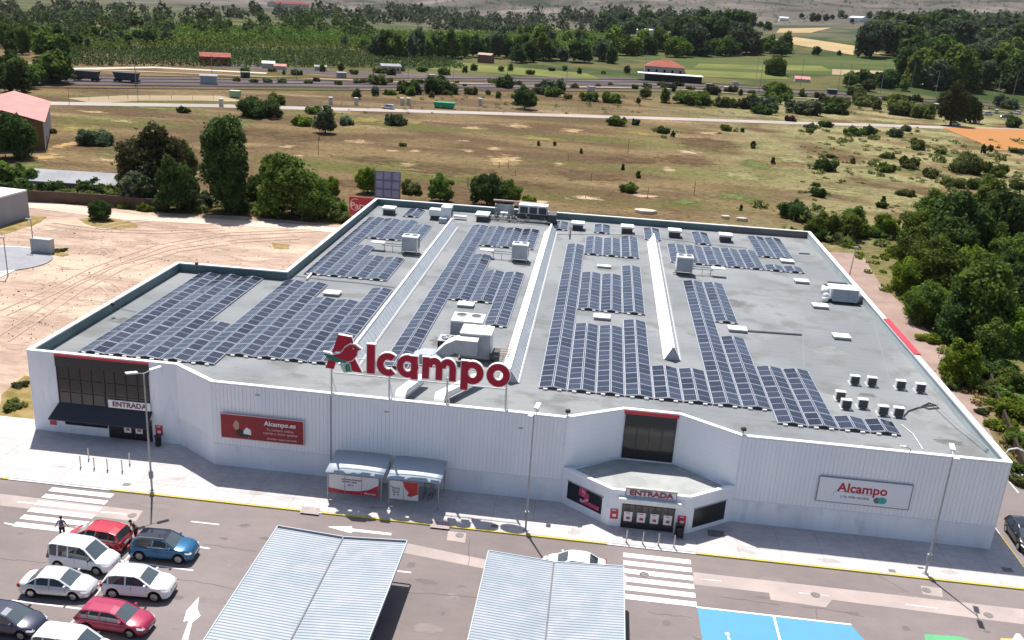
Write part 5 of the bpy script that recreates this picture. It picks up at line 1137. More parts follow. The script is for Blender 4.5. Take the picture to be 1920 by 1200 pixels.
    # wheels
    for w_ in K['wh']:
        for s_ in (-1, 1):
            o = MB().tube((ox+w_, s_*(hw-.20), r), (ox+w_, s_*(hw-.005), r), r, n=20).build('wheel', TYRE, t); R_ = MB(); R_.tube((ox+w_, s_*(hw-.02), r), (ox+w_, s_*(hw+.006), r), r*.66, n=16); R_.build('rim', RIM, o)
    MB().box(0, 0, .18, L-.5, W-.42, .5).build('underbody', UNDER, t)
    fz = lerp(K['deck'], L-.15)
    for s_ in (-1, 1):
        h = MB(); h.add([(ox+L-.50, s_*hw*.90, fz+.01), (ox+L-.18, s_*hw*.66, fz-.03), (ox+L-.06, s_*hw*.62, fz-.17), (ox+L-.12, s_*hw*.84, fz-.16), (ox+L-.42, s_*hw*.985, fz-.10)], [(0, 1, 2, 3, 4) if s_ > 0 else (4, 3, 2, 1, 0)])
        h.v = [(a+.02, b*1.012, c+.02) for a, b, c in h.v]; h.build('headlight', LAMPG, t)
        tz = lerp(K['deck'], .1); h = MB(); h.box(ox+.06, s_*hw*.80, tz-.24, .14, .24, .22); h.build('tail_light', TAIL, t)
        h = MB(); h.box(ox+xr1+.42, s_*(hw+.07), lerp(K['deck'], 3.0)+.02, .14, .2, .14); h.build('mirror', P if kind != 'van' else DARK, t, bevel=.03)
        h = MB(); h.box(ox+L*.46, s_*(hw*.993), .62, .012, .014, .34); h.box(ox+L*.68, s_*(hw*.99), .5, .012, .014, .42); h.box(ox+L/2, s_*hw*.99, .24, L-2.0, .03, .09); h.build('door_seam', UNDER, t)
    h = MB(); h.box(ox+.05, 0, .30, .14, W*.62, .12); h.build('rear_bumper_trim', UNDER, t)
    h = MB(); h.box(ox+L-.045, 0, fz-.33, .06, .85, .13); h.box(ox+L-.03, 0, .27, .06, 1.1, .12); h.build('grille', DARK, t)
    h = MB(); h.box(ox+L+.0, 0, fz-.43, .03, .50, .11); h.build('number_plate', PLATE, t); h = MB(); h.box(ox-.012, 0, .6, .03, .50, .11); h.build('number_plate', PLATE, t)
    if hatch_open: pass
    return t
def carpx(kind, lab, col, A, B, **k):                      # near-side wheels' contact points in the photo
    a, b = at(*A), at(*B); K = KINDS_CAR[kind]; d = (b-a).normalized(); mid = (a+b)/2
    n = Vector((-d.y, d.x, 0)); 
    if n.y < 0: n = -n
    wm = sum(K['wh'])/2-K['L']/2; c = mid+n*(K['W']/2-.1)-d*wm
    return car(kind, lab, col, c.x, c.y, atan2(d.y, d.x), **k)
carpx('suv', 'dark blue sport utility car with a black roof panel and roof rails, parked farthest right', (.012, .12, .26), (264, 1051), (334, 1057), rail=True, blackroof=True, metal=.3)
carpx('suv', 'white compact sport utility car parked between the silver saloon and the carport', (.80, .80, .82), (216, 1122), (287, 1128))
carpx('sedan', 'silver white saloon with a rear spoiler, leftmost of the parked row', (.62, .63, .66), (63, 1120), (135, 1126), metal=.2)
carpx('van', 'white panel-sided van with three side windows beside the red people carrier', (.78, .78, .80), (108, 1067), (185, 1079), cat='van')
carpx('estate', 'crimson hatchback in front of the white sport utility car', (.36, .02, .07), (164, 1184), (245, 1196), metal=.1)
carpx('mpv', 'bright red people carrier facing left beside the zebra crossing', (.42, .015, .03), (207, 1040), (137, 1029))
car('hatch', 'dark grey car cut off at the bottom left corner of the car park', (.05, .055, .085), -32.3, 43.55, -.03, metal=.3)
car('van', 'white van whose roof shows at the bottom edge below the crimson car', (.80, .80, .81), -27.2, 41.75, 0., cat='van')
car('hatch', 'black car whose nose shows at the left edge of the photo', (.02, .02, .022), -42.2, 52.9, .12)
car('sedan', 'white car driving along the lane behind the right carport', (.80, .80, .81), .65, 55.75, pi-.02, group=None)
car('hatch', 'black car parked beside the right side wall of the building', (.012, .012, .018), 34.9, 66.6, radians(-92))
carpx('sedan', 'small pale car on the far country road near the orange soil', (.6, .66, .75), (1783, 234), (1796, 235.5), group=None)
carpx('mpv', 'pale grey car on the far road above the tree behind the lot', (.55, .56, .58), (735, 206), (718, 204.5), group=None)
def vanrow():
    V = [(1700, 146, 'suv'), ]
    for i, (px, py, kd, c) in enumerate(((1852, 216, 'van', (.7, .7, .7)), (1868, 212, 'van', (.72, .72, .7)), (1905, 214, 'van', (.68, .68, .7)), (1884, 221, 'suv', (.1, .1, .1)), (1383, 198, 'van', (.7, .7, .7)), (1440, 195, 'van', (.66, .66, .64)), (1452, 200, 'hatch', (.5, .5, .5)), (1380, 160, 'van', (.6, .6, .62)))):
        p = at(px, py); car(kd, 'far %s parked beyond the road, %s' % (('white van' if kd == 'van' else 'dark car' if c[0] < .2 else 'pale car'), ['at the far right, lower left of its cluster', 'at the far right, centre of its cluster', 'at the right edge of the photo', 'black one below the white vans', 'left of the red shrubs', 'beside the hedge in the middle', 'lower of the middle pair', 'by the railway'][i]), c, p.x, p.y, .3+i*.9, group='vehicles parked beyond the far road', cat='van' if kd == 'van' else 'car')
vanrow()

# ================================================================== PEOPLE
SKIN = mat('skin', (.42, .24, .17), .6); 
def skinmesh(name, pts, edges, m, parent, sub=1):
    me = bpy.data.meshes.new(name); me.from_pydata([p[0] for p in pts], edges, []); o = bpy.data.objects.new(name, me); COL.objects.link(o); o.parent = parent
    sk = o.modifiers.new('skin', 'SKIN'); sk.use_smooth_shade = True
    for i, p in enumerate(pts): me.skin_vertices[0].data[i].radius = (p[1], p[1] if len(p) < 3 else p[2])
    me.skin_vertices[0].data[0].use_root = True
    if sub: s = o.modifiers.new('sub', 'SUBSURF'); s.levels = sub; s.render_levels = sub
    me.materials.append(m); return o
def person(lab, x, y, rz, shirt, trousers, hair, lean=0., arms=((.32, .1, .95), (-.32, .1, .95)), long_hair=False):
    t = thing('person', (x, y, .016), lab, 'person', None, rz)
    def L_(p): return (p[0], p[1]+lean*max(0, p[2]-.9), p[2]-.25*abs(lean)*max(0, p[2]-.9))
    J = [((0, 0, .98), .13, .10), ((0, 0, 1.15), .13, .10), ((0, -.01, 1.32), .16, .11), ((0, 0, 1.45), .10, .08), ((0, 0, 1.52), .055), ((0, .02, 1.60), .075), ((0, .03, 1.68), .09), ((0, .02, 1.76), .06)]
    E_ = [(0, 1), (1, 2), (2, 3), (3, 4), (4, 5), (5, 6), (6, 7)]
    def add(p, r, par, rr=None): J.append((p, r) if rr is None else (p, r, rr)); E_.append((par, len(J)-1)); return len(J)-1
    legs = []; ar = []
    for s_ in (1, -1):
        h = add((s_*.10, 0, .90), .095, 0); k = add((s_*.12, .03, .48), .062, h); a = add((s_*.13, -.02, .09), .042, k); add((s_*.14, .14, .04), .038, a); legs.append((h, k, a))
    for s_, tgt in zip((1, -1), arms):
        sh = add((s_*.19, 0, 1.42), .058, 3); el = add((s_*.27+(tgt[0]-s_*.3)*.3, tgt[1]*.2-.03, 1.16), .042, sh); w_ = add(tgt, .028, el); pm = add((tgt[0]+s_*.01, tgt[1]+.03, tgt[2]-.07), .032, w_); ar.append((sh, el, w_))
        for q in range(4):
            f1 = add((tgt[0]+s_*.01+(q-1.5)*.02, tgt[1]+.05, tgt[2]-.12), .010, pm); add((tgt[0]+(q-1.5)*.02, tgt[1]+.065, tgt[2]-.165+abs(q-1.3)*.012), .008, f1)
        f1 = add((tgt[0]-s_*.03, tgt[1]+.06, tgt[2]-.06), .011, w_); add((tgt[0]-s_*.04, tgt[1]+.08, tgt[2]-.10), .009, f1)
    J = [(L_(j[0]),)+j[1:] for j in J]
    skinmesh('body', J, E_, SKIN, t)
    g = 1.18
    idx = [0, 1, 2, 3]+[i for a in ar for i in a[:2]]; mp = {v: i for i, v in enumerate(idx)}
    skinmesh('shirt', [(J[i][0],)+tuple(r*g for r in J[i][1:]) for i in idx], [(mp[a], mp[b]) for a, b in E_ if a in mp and b in mp], mat('cloth_%d' % len(MATS), shirt, .9), t)
    idx = [0]+[i for a in legs for i in a]; mp = {v: i for i, v in enumerate(idx)}
    skinmesh('trousers', [(J[i][0],)+tuple(r*g for r in J[i][1:]) for i in idx], [(mp[a], mp[b]) for a, b in E_ if a in mp and b in mp], mat('cloth_%d' % len(MATS), trousers, .9), t)
    hd = J[6][0]; h = MB(); nu, nv = 12, 7
    vs = []; 
    for j in range(nv+1):
        th = (pi*.62)*j/nv
        for i in range(nu): a = 2*pi*i/nu; vs.append((hd[0]+.105*sin(th)*cos(a), hd[1]-.018+.12*sin(th)*sin(a), hd[2]+.01+.118*cos(th)))
    h.add(vs, [(j*nu+i, (j+1)*nu+i, (j+1)*nu+(i+1) % nu, j*nu+(i+1) % nu) for j in range(nv) for i in range(nu)]); 
    if long_hair: h.tube((hd[0], hd[1]-.07, hd[2]), (hd[0], hd[1]-.10, hd[2]-.25), .07, .04)
    h.build('hair', mat('hair_%d' % len(MATS), hair, .8), t, True)
    f = MB(); 
    for s_ in (1, -1): f.box(hd[0]+s_*.033, hd[1]+.088, hd[2]-.005, .022, .012, .012)
    f.box(hd[0], hd[1]+.088, hd[2]-.065, .045, .01, .01); f.build('eyes_and_mouth', mat('face_dark', (.05, .02, .02), .6), t)
    s = MB()
    for lg in legs: q = J[lg[2]][0]; s.box(q[0], q[1]+.06, 0, .10, .27, .09)
    s.build('shoes', RUBBER, t, bevel=.02); return t
q = at(118, 1011); person('person in a grey blue shirt standing with arms out behind the white van', q.x, q.y, .3, (.12, .16, .25), (.05, .05, .08), (.03, .02, .015), arms=((.42, .0, 1.02), (-.42, .05, 1.0)))
q = at(248, 1017); person('person in dark clothes bending over bags between the red and blue cars', q.x+.1, q.y+.4, 2.6, (.10, .09, .09), (.04, .04, .05), (.015, .012, .01), lean=.45, arms=((.25, .45, .72), (-.2, .45, .70)), long_hair=True)
p = at(246, 1019); t = thing('shopping_bag', (p.x-.25, p.y, .016), 'pale shopping bag on the asphalt beside the bending person', 'bag'); s = MB(); s.add([(-.2, -.12, 0), (.2, -.12, 0), (.2, .12, 0), (-.2, .12, 0), (-.24, -.06, .42), (.24, -.06, .42), (.24, .06, .42), (-.24, .06, .42)], [(3, 2, 1, 0), (0, 1, 5, 4), (1, 2, 6, 5), (2, 3, 7, 6), (3, 0, 4, 7)]); s.build('bag_body', mat('bag_pale', (.6, .5, .5), .8), t); s = MB(); s.path([(-.12, 0, .4), (-.1, 0, .55), (.1, 0, .55), (.12, 0, .4)], .012, 4); s.build('handle', DARK, t)

# ================================================================== OTHER BUILDINGS AND THINGS IN THE LAND
def ony(px, py, y):
    d = ray(px, py); t = y/d.y; return Vector((d.x*t, y, CAM_H+d.z*t))
# roundabout corner at the left
RA = ring([(-60, 455), (0, 462), (30, 463), (66, 466), (97, 472), (92, 478), (40, 502), (0, 522), (-80, 560)]); tag(MB().prism(RA, 0, .12).build('roundabout_pavement', mat('white_concrete', (.72, .72, .72), .85, c2=(.62, .62, .62), sc=.5)), kind='structure')
rc = at(-8, 486); sheet('roundabout_asphalt', [(rc.x+7.2*cos(a*pi/20), rc.y+6.2*sin(a*pi/20)) for a in range(40)], .125, mat('grey_blue_asphalt', (.30, .30, .32), .9, c2=(.26, .26, .28), sc=.5))
p = at(81, 474); t = thing('utility_cabinet', (p.x, p.y, .1), 'grey slatted cabinet on the white concrete by the left roundabout', 'cabinet'); MB().box(0, 0, 0, 2.9, 1.0, 1.9).build('casing', HVACG, t); s = MB()
for k in range(6): s.box(-1.2+k*.48, -.51, .15, .06, .03, 1.6)
s.build('slat', CONCR, t); MB().box(0, 0, 1.9, 3.0, 1.1, .08).build('lid', CONCR, t)
# grey hall at the left edge
a = at(56, 408); b = at(0, 425); d = (a-b).normalized(); n = Vector((-d.y, d.x, 0)); c = a-d*40
t = thing('grey_hall', (a.x, a.y, 0), 'grey walled flat building with a white roof at the left edge of the photo', 'building')
q = [Vector(v) for v in (c, a, a+n*14, c+n*14)]; L0 = (a.x, a.y, 0)
shift(MB().prism([(v.x, v.y) for v in q], 0, 4.2), L0).build('wall', mat('grey_hall_wall', (.34, .34, .38), .8, c2=(.30, .30, .34), sc=.3), t); shift(MB().prism([(v.x, v.y) for v in q], 4.2, 4.45), L0).build('roof', CAP, t)
# boundary wall behind the lot
def wallpx(name, px, h, th, m, lab, cat='wall', z0=0):
    P = [at(*k) for k in px]; c = P[0]; s = MB()
    for u, v in zip(P, P[1:]): d = v-u; s.box((u.x+v.x)/2-c.x, (u.y+v.y)/2-c.y, z0, d.length, th, h, atan2(d.y, d.x))
    return tag(s.build(name, m, None, loc=(c.x, c.y, 0)), lab, cat)
wallpx('boundary_wall', [(50, 378), (120, 381), (200, 386), (300, 395)], 1.9, .25, mat('brown_brick_wall', (.12, .08, .06), .9, c2=(.085, .06, .05), sc=.6), 'low brown wall behind the sandy lot, half hidden by bushes')
# long grey shed
def house(name, lab, bl, br, hw, hr, dep, wm, rm, cat='house', win=0, hip=False, over=.3, wmat=None, ridge_along=True):
    a, b = att(*bl), att(*br); d = (b-a); W = d.length; d.normalize(); ang = atan2(d.y, d.x)
    t = thing(name, (a.x, a.y, min(a.z, b.z)-.1), lab, cat, None, ang)
    s = MB(); s.box(W/2, dep/2, -2, W, dep, hw+2)
    if ridge_along and not hip and hr > .3:
        for x in (0, W): s.add([(x, 0, hw), (x, dep, hw), (x, dep/2, hw+hr)], [(0, 1, 2), (2, 1, 0)][:1 if x else 2][-1:])
    s.build('wall', wm, t); r = MB(); o = over
    if hip: r.add([(-o, -o, hw-.05), (W+o, -o, hw-.05), (W+o, dep+o, hw-.05), (-o, dep+o, hw-.05), (dep/2, dep/2, hw+hr), (W-dep/2, dep/2, hw+hr)], [(0, 1, 5, 4), (1, 2, 5), (2, 3, 4, 5), (3, 0, 4), (3, 2, 1, 0)])
    elif ridge_along: r.add([(-o, -o, hw-.1), (W+o, -o, hw-.1), (W+o, dep/2, hw+hr), (-o, dep/2, hw+hr), (W+o, dep+o, hw-.1), (-o, dep+o, hw-.1), (-o, -o, hw-.3), (W+o, -o, hw-.3)], [(0, 1, 2, 3), (3, 2, 4, 5), (6, 7, 1, 0)])
    else: r.add([(-o, -o, hw-.1), (-o, dep+o, hw-.1), (W/2, dep+o, hw+hr), (W/2, -o, hw+hr), (W+o, -o, hw-.1), (W+o, dep+o, hw-.1)], [(1, 0, 3, 2), (2, 3, 4, 5)]); r.add([(0, -.01, hw-.1), (W, -.01, hw-.1), (W/2, -.01, hw+hr-.1)], [(0, 1, 2)])
    r.build('roof', rm, t)
    for k in range(win):
        x = W*(k+.5)/win; f = MB().box(x, -.03, hw*.4, min(1.2, W/win*.4), .08, hw*.3).build('window', wmat or DGLASS, t)
    return t
TILE = mat('red_tile_roof', (.36, .12, .09), .85, c2=(.27, .09, .07), sc=.6, det=5); PINKR = mat('pink_sheet_roof', (.56, .225, .20), .8, c2=(.45, .175, .155), sc=.5, stretch=(2, .4, 1)); BRICK = mat('red_brick_wall', (.30, .10, .075), .9, c2=(.23, .08, .06), sc=.5); WALLW = mat('pale_house_wall', (.55, .50, .44), .9); GREYR = mat('grey_fibre_roof', (.36, .36, .38), .85, c2=(.28, .28, .29), sc=.3); DKW = mat('dark_open_front', (.04, .035, .035), .9)
house('long_shed', 'long low shed with a grey roof behind the wall at left', (50, 352), (215, 362), 1.6, 1.3, 8, mat('shed_wall_grey', (.25, .24, .22), .9), GREYR, 'shed')
# barn with the pink roof
C_, B_, D_ = at(80, 228, 6.2), at(92, 190, 6.2), at(5, 203, 8.6); v = (B_-C_); v.z = 0; dl = v.length; v.normalize(); pr_ = Vector((-v.y, v.x, 0)); hwid = abs((D_-C_).dot(pr_)); sg = 1 if (D_-C_).dot(pr_) > 0 else -1
t = thing('barn', (C_.x, C_.y, 0), 'tall brown barn with a faded pink roof at the left edge beyond the trees', 'barn'); e = pr_*sg*hwid; L0 = (C_.x, C_.y, 0)
def P3(a, b, z): q = C_+v*a+e*b; return (q.x, q.y, z)
s = MB(); s.add([P3(0, 0, 0), P3(dl, 0, 0), P3(dl, 2, 0), P3(0, 2, 0), P3(0, 0, 6.1), P3(dl, 0, 6.1), P3(dl, 2, 6.1), P3(0, 2, 6.1), P3(0, 1, 8.5), P3(dl, 1, 8.5)], [(0, 4, 8, 7, 3), (1, 2, 6, 9, 5), (2, 3, 7, 6)]); shift(s, L0).build('wall', mat('brown_barn_wall', (.17, .11, .06), .9), t)
s = MB(); s.add([P3(0, 0, 0), P3(dl, 0, 0), P3(dl, 0, 6.1), P3(0, 0, 6.1)], [(0, 1, 2, 3)]); shift(s, L0).build('side_wall', mat('pale_barn_side', (.42, .39, .38), .9), t)
s = MB(); s.add([P3(-.4, -.06, 6.15), P3(dl+.4, -.06, 6.15), P3(dl+.4, 1, 8.62), P3(-.4, 1, 8.62), P3(dl+.4, 2.06, 6.15), P3(-.4, 2.06, 6.15)], [(0, 1, 2, 3), (3, 2, 4, 5)]); shift(s, L0).build('roof', PINKR, t)
s = MB(); s.add([P3(-.05, .12, 3.6), P3(-.05, .42, 3.6), P3(-.05, .42, 5.4), P3(-.05, .12, 5.4)], [(3, 2, 1, 0), (0, 1, 2, 3)]); shift(s, L0).build('shutter', mat('orange_shutter', (.5, .19, .02), .7), t)
house('brick_shed', 'red brick shed with a long tiled roof beyond the railway', (376, 122), (433, 124), 4.2, 1.6, 9, BRICK, TILE, 'shed', 3, wmat=DKW)
house('small_house', 'low white house beside the tracks with a pink lean-to', (492, 128), (515, 129), 2.6, .8, 6, WALLW, mat('white_roof', (.7, .7, .7), .7)); house('small_shed', 'small pink-roofed shed right of the low white house', (514, 130), (536, 131), 1.8, .8, 5, WALLW, PINKR, 'shed')
house('small_house', 'two-storey pinkish house behind the tracks left of the crop rows', (716, 137), (752, 138), 3.6, .9, 6, mat('pinkish_wall', (.50, .40, .36), .9), GREYR, 'house', 3); house('small_shed', 'small pale hut right of the low white house', (590, 132), (612, 133), 2.0, .6, 4, WALLW, GREYR, 'shed')
house('brick_house', 'old brick house with a flat pale top among the trees', (895, 117), (920, 119), 5, .9, 7, mat('old_brick', (.20, .11, .09), .9), mat('pale_terracotta', (.48, .34, .27), .9))
t = house('farmhouse', 'red hipped-roof farmhouse with a white canopy beside the railway', (1208, 141), (1282, 146), 5.6, 3.4, 15, mat('farm_wall', (.44, .38, .36), .9), TILE, 'farmhouse', 5, hip=True)
a = att(1196, 150); b = att(1318, 158); d = b-a; W_ = d.length; t = thing('farm_canopy', (a.x, a.y, 0), 'long white canopy roof over a dark open shed in front of the farmhouse', 'shed', None, atan2(d.y, d.x)); MB().box(W_*.5, 5, 3.6, W_, 11, .35).build('roof', mat('white_roof2', (.72, .72, .76), .6), t); MB().box(W_*.55, 5, 0, W_*.86, 8, 3.6).build('wall', DKW, t)
house('small_shed', 'small pink-roofed hut beside the green fields at right', (1490, 153), (1518, 155), 2, 1.4, 7, WALLW, PINKR, 'shed'); house('far_farmhouse', 'dark red roofed farmhouse on the far left hillside', (520, 14), (580, 16), 6, 3, 20, WALLW, mat('dark_red_roof', (.22, .05, .05), .9), 'farmhouse'); 
house('far_farmhouse', 'white farm building near the wheat fields, the left one', (1462, 40), (1478, 40), 5, 1.5, 14, mat('white_farm_wall', (.7, .7, .7), .9), CAP, 'farmhouse'); house('far_farmhouse', 'white farm building on the slope right of the wheat fields', (1590, 40), (1614, 42), 6, 2, 14, MATS['white_farm_wall'], CAP, 'farmhouse')
house('far_farmhouse', 'white house among the dark pines right of the centre', (1190, 64), (1215, 66), 5, 1.5, 14, MATS['white_farm_wall'], CAP); house('far_farmhouse', 'small white house half hidden right of the dark pines', (1368, 102), (1378, 103), 4, 1.2, 9, MATS['white_farm_wall'], CAP); house('far_shed', 'flat grey shed among the trees at the upper right of the centre', (1290, 48), (1320, 50), 5, 1, 12, MATS['white_farm_wall'], GREYR, 'shed')
house('long_barn', 'low earth-coloured roof among the dark trees at right', (1812, 128), (1848, 130), 3, 1.8, 14, WALLW, mat('earth_roof', (.42, .28, .22), .9), 'barn'); house('small_shed', 'grey metal shed on the gravel beside the wagons', (376, 158), (407, 159), 3.4, .5, 4, HVACG, GREYR, 'shed')
for i, (px, py, wpx, lab) in enumerate(((22, 149, 40, 'dark freight wagon at the left edge of the photo'), (84, 150, 52, 'dark freight wagon behind the left trees'), (163, 152, 48, 'grey brown hopper wagon, second from the right'), (238, 155, 46, 'dark green hopper wagon, rightmost of the freight train'))):
    p = at(px, py); W_ = wpx/ppm(p); t = thing('freight_wagon', (p.x, p.y, .3), lab, 'freight wagon', 'freight wagons standing on the railway', .03)
    m_ = mat(['wagon_black', 'wagon_dark', 'wagon_brown', 'wagon_green'][i], [(.03, .03, .04), (.03, .03, .04), (.075, .065, .075), (.025, .05, .055)][i], .8, c2=(.06, .055, .06), sc=1)
    s = MB(); s.vprism([(-W_*.42, .9), (W_*.42, .9), (W_*.47, 2.6), (W_*.52, 3.4), (-W_*.52, 3.4), (-W_*.47, 2.6)], -1.4, 1.4); s.build('hopper', m_, t); MB().box(0, 0, .6, W_*1.1, 2.2, .3).build('chassis', DARK, t)
    for q in (-.36, .36):
        s = MB()
        for k in (-.8, .8): s.tube((q*W_+k, -1.2, .45), (q*W_+k, 1.2, .45), .45, n=12)
        s.build('wheels', DARK, t)
for i, (px, py, w_, c_) in enumerate(((1330, 166, 3.5, DARK), (1365, 172, 4, GREYR), (1560, 176, 5, DARK), (1610, 188, 3, WALLW), (1108, 172, 3, WALLW), (640, 146, 4, GREYR), (810, 150, 3, WALLW), (1250, 176, 3.4, WALLW), (460, 146, 3, DARK), (1755, 204, 4, GREYR))):
    p = at(px, py); t = thing('trackside_hut', (p.x, p.y, 0), '%s little hut beside the tracks, %s of its colour from the left' % ({DARK.name: 'black', GREYR.name: 'grey', WALLW.name: 'pale'}[c_.name], {1330: 'second', 1365: 'second', 1560: 'third', 1610: 'fourth', 1108: 'second', 640: 'first', 810: 'first', 1250: 'third', 460: 'first', 1755: 'third'}[px]), 'hut', 'little huts along the tracks', .1*i); MB().box(0, 0, 0, w_, 2.6, 2.3).build('wall', c_, t); MB().box(0, 0, 2.3, w_+.4, 3.0, .18).build('roof', GREYR if c_ is not GREYR else WALLW, t)
# catenary masts along the railway
ms = [(255, 160, 75), (128, 100, 0), (556, 150, 40), (700, 152, 46), (765, 152, 50), (398, 150, 44), (1062, 158, 52), (1207, 158, 56), (1246, 130, 0), (1417, 150, 44), (1423, 176, 60), (1500, 165, 50), (1568, 185, 62), (1585, 190, 64), (1650, 178, 52), (1707, 170, 50), (1750, 195, 56), (1866, 196, 54), (1895, 200, 56), (850, 156, 46), (950, 158, 46)]
for i, (px, py, h_) in enumerate(ms):
    if not h_: continue
    p = at(px, py); hm = h_/ppm(p)*1.06
    lab = 'catenary mast over the tracks, number counted along the line: ' if 0 else 'slim railway mast standing %s' % ['by the green wagon', '', 'right of the brick shed', 'left of the pinkish house', 'right of the pinkish house', 'behind the grey metal shed', 'beside the central trackside trees', 'left of the farmhouse', '', 'right of the farm canopy, the farther one', 'right of the farm canopy, the nearer one', 'left of the pink-roofed hut', 'at the right hand tracks beside its twin, the left one', 'at the right hand tracks beside its twin, the right one', 'in front of the green field at right', 'beside the bare square field', 'right of the bare square field', 'near the right edge, the left of two', 'near the right edge, the right of two', 'behind the dark bush row', 'behind the lone round tree'][i]
    t = thing('catenary_mast', p, lab, 'railway mast', 'catenary masts along the railway'); MB().tube((0, 0, 0), (0, 0, hm), .14, .10, 6).build('mast', GP2, t); s = MB(); s.tube((0, 0, hm*.82), (2.2, -.6, hm*.86), .05, n=4); s.tube((0, 0, hm*.95), (2.2, -.6, hm*.86), .04, n=4); s.build('bracket_arm', GP2, t)
# small roadside things
p = at(833, 203); t = thing('container', (p.x, p.y, 0), 'bright green open container beside the far road', 'container', None, .02); s = MB(); s.vprism([(-3.2, .2), (3.2, .2), (3.8, 2.1), (-3.8, 2.1)], -1.2, 1.2); s.build('body', mat('container_green', (.02, .30, .14), .6), t); MB().box(0, 0, 0, 6, 1.6, .25).build('skid', DARK, t)
p = at(441, 183); t = thing('container', (p.x, p.y, 0), 'small pale green container left of the big dark bush by the road', 'container'); s = MB(); s.box(0, 0, .2, 3.4, 2.2, 2.0); s.build('body', mat('pale_green_paint', (.28, .42, .25), .6), t); MB().box(0, 0, 2.2, 3.6, 2.4, .2).build('lid', mat('pale_green_paint2', (.42, .55, .38), .6), t)
for i, (px, py) in enumerate(((415, 200), (620, 196), (668, 197), (754, 197), (766, 197), (900, 197))):
    p = at(px, py); t = thing('gate_post', (p.x, p.y, 0), 'pale masonry gate post beside the far road, %s' % ['left of the dark bush', 'left one near the shrubs', 'between the shrubs and the grey car', 'left of the green container, first', 'left of the green container, second', 'right of the green container'][i], 'post', 'gate posts along the far road'); MB().box(0, 0, 0, 1.1, 1.1, 2.3).build('pillar', WALLW, t); MB().box(0, 0, 2.3, 1.3, 1.3, .2).build('cap', CAP, t)
def fencepx(px, h, lab, m=None):
    P = [at(*k) for k in px]; c = P[0]; t = thing('wire_fence', c, lab, 'fence'); s = MB(); pm = MB()
    for u, v in zip(P, P[1:]):
        L_ = (v-u).length; n = max(1, int(L_/6))
        for k in range(n+1): q = u.lerp(v, k/n)-c; pm.tube((q.x, q.y, 0), (q.x, q.y, h), .06, n=4)
        for z in (.3, .65, 1.): a, b = u-c, v-c; s.tube((a.x, a.y, h*z), (b.x, b.y, h*z), .025, n=3)
    s.build('wires', m or GP2, t); pm.build('posts', m or GP2, t)
fencepx([(560, 198), (640, 199), (720, 200)], 1.6, 'thin fence along the near side of the far road, left half'); fencepx([(770, 200), (960, 207), (1290, 216), (1430, 222)], 1.5, 'thin fence along the far road, right half'); fencepx([(90, 190), (240, 186), (400, 187)], 1.4, 'thin fence at the edge of the gravel strip')
for i, (px, py, h_) in enumerate(((597, 290, 34), (599, 262, 20), (1177, 288, 27), (1301, 366, 28), (1108, 340, 14), (936, 315, 12), (953, 316, 12), (966, 330, 12), (877, 350, 20), (1065, 301, 10), (1214, 372, 20), (90, 285, 30), (130, 196, 32), (259, 190, 60), (1098, 372, 10))):
    p = at(px, py); t = thing('wooden_post', p, 'thin dark post, %s' % ['tallest, right of the tall left tree', 'behind another, right of the tall left tree', 'left of the lone bush pair, far', 'right middle of the field', 'centre of the field, small', 'left of the twin short stakes', 'right twin of the short stakes', 'short one behind the parapet bushes', 'behind the two round bushes', 'far middle, tiny', 'just behind the rear parapet, middle', 'by the corner of the pink-roofed barn', 'at the far road behind the barn', 'tall one at the far road by the gravel strip', 'just behind the rear parapet, left of the middle'][i], 'post', 'thin posts in the field'); MB().tube((0, 0, 0), (0, 0, h_/ppm(p)), .07, .05, 5).build('post', DARK, t)
# billboard backs behind the building
a = ony(704, 320, 152); b = ony(750, 372, 152); t = thing('billboard', ((a.x+b.x)/2, 152, 0), 'tall grey billboard seen from behind, over the rear left corner of the roof', 'billboard'); W_ = b.x-a.x; z0_, z1_ = b.z-.1, a.z
MB().box(0, 0, z0_, W_, .15, z1_-z0_).build('panel', mat('billboard_back', (.24, .25, .36), .7, c2=(.19, .20, .29), sc=.6), t); s = MB()
for k in (0, .33, .66, 1): s.box(-W_/2+W_*k, -.15, z0_, .14, .1, z1_-z0_)
for k in (0, .33, .66, 1): s.box(0, -.19, z0_+(z1_-z0_)*k-.06, W_, .1, .14)
s.build('back_frame', mat('billboard_frame', (.10, .10, .17), .7), t)
for q in (-.3, .3): MB().tube((W_*q, .1, 0), (W_*q, .1, z0_+1), .16).build('post', GP2, t)
for q in (-.28, .28): s = MB(); s.path([(W_*q, 0, z1_), (W_*q+.2, -.4, z1_+.9), (W_*q+.5, -1.2, z1_+1.2)], .05, 5); s.build('lamp_arm', mat('pale_arm', (.6, .62, .5), .6), t)
a = ony(655, 368, 146); b = ony(703, 402, 146); t = thing('billboard', ((a.x+b.x)/2, 146, 0), 'red billboard with white script lettering behind the rear left corner', 'billboard'); W_ = b.x-a.x; z0_, z1_ = b.z-.3, a.z; Hh = z1_-z0_
MB().box(0, 0, z0_, W_, .15, Hh).build('panel', mat('billboard_red', (.38, .012, .025), .5), t)
text('billboard_text', 'Parrilla', 1.5, mat('billboard_pinkwhite', (.75, .5, .5), .5), t, (.2, -.12, z0_+Hh*.5), bold=.02); s = MB()
for k in range(14): u, v_ = radians(60+k*22), radians(60+(k+1)*22); s.tube((-W_*.26+cos(u)*.8, -.12, z0_+Hh*.58+sin(u)*.95), (-W_*.26+cos(v_)*.8, -.12, z0_+Hh*.58+sin(v_)*.95), .06, n=4)
s.build('script_swirl', MATS['billboard_pinkwhite'], t)
for q in (-.4, .4): MB().box(W_*q, .2, 0, .2, .2, z0_).build('post', GP2, t)
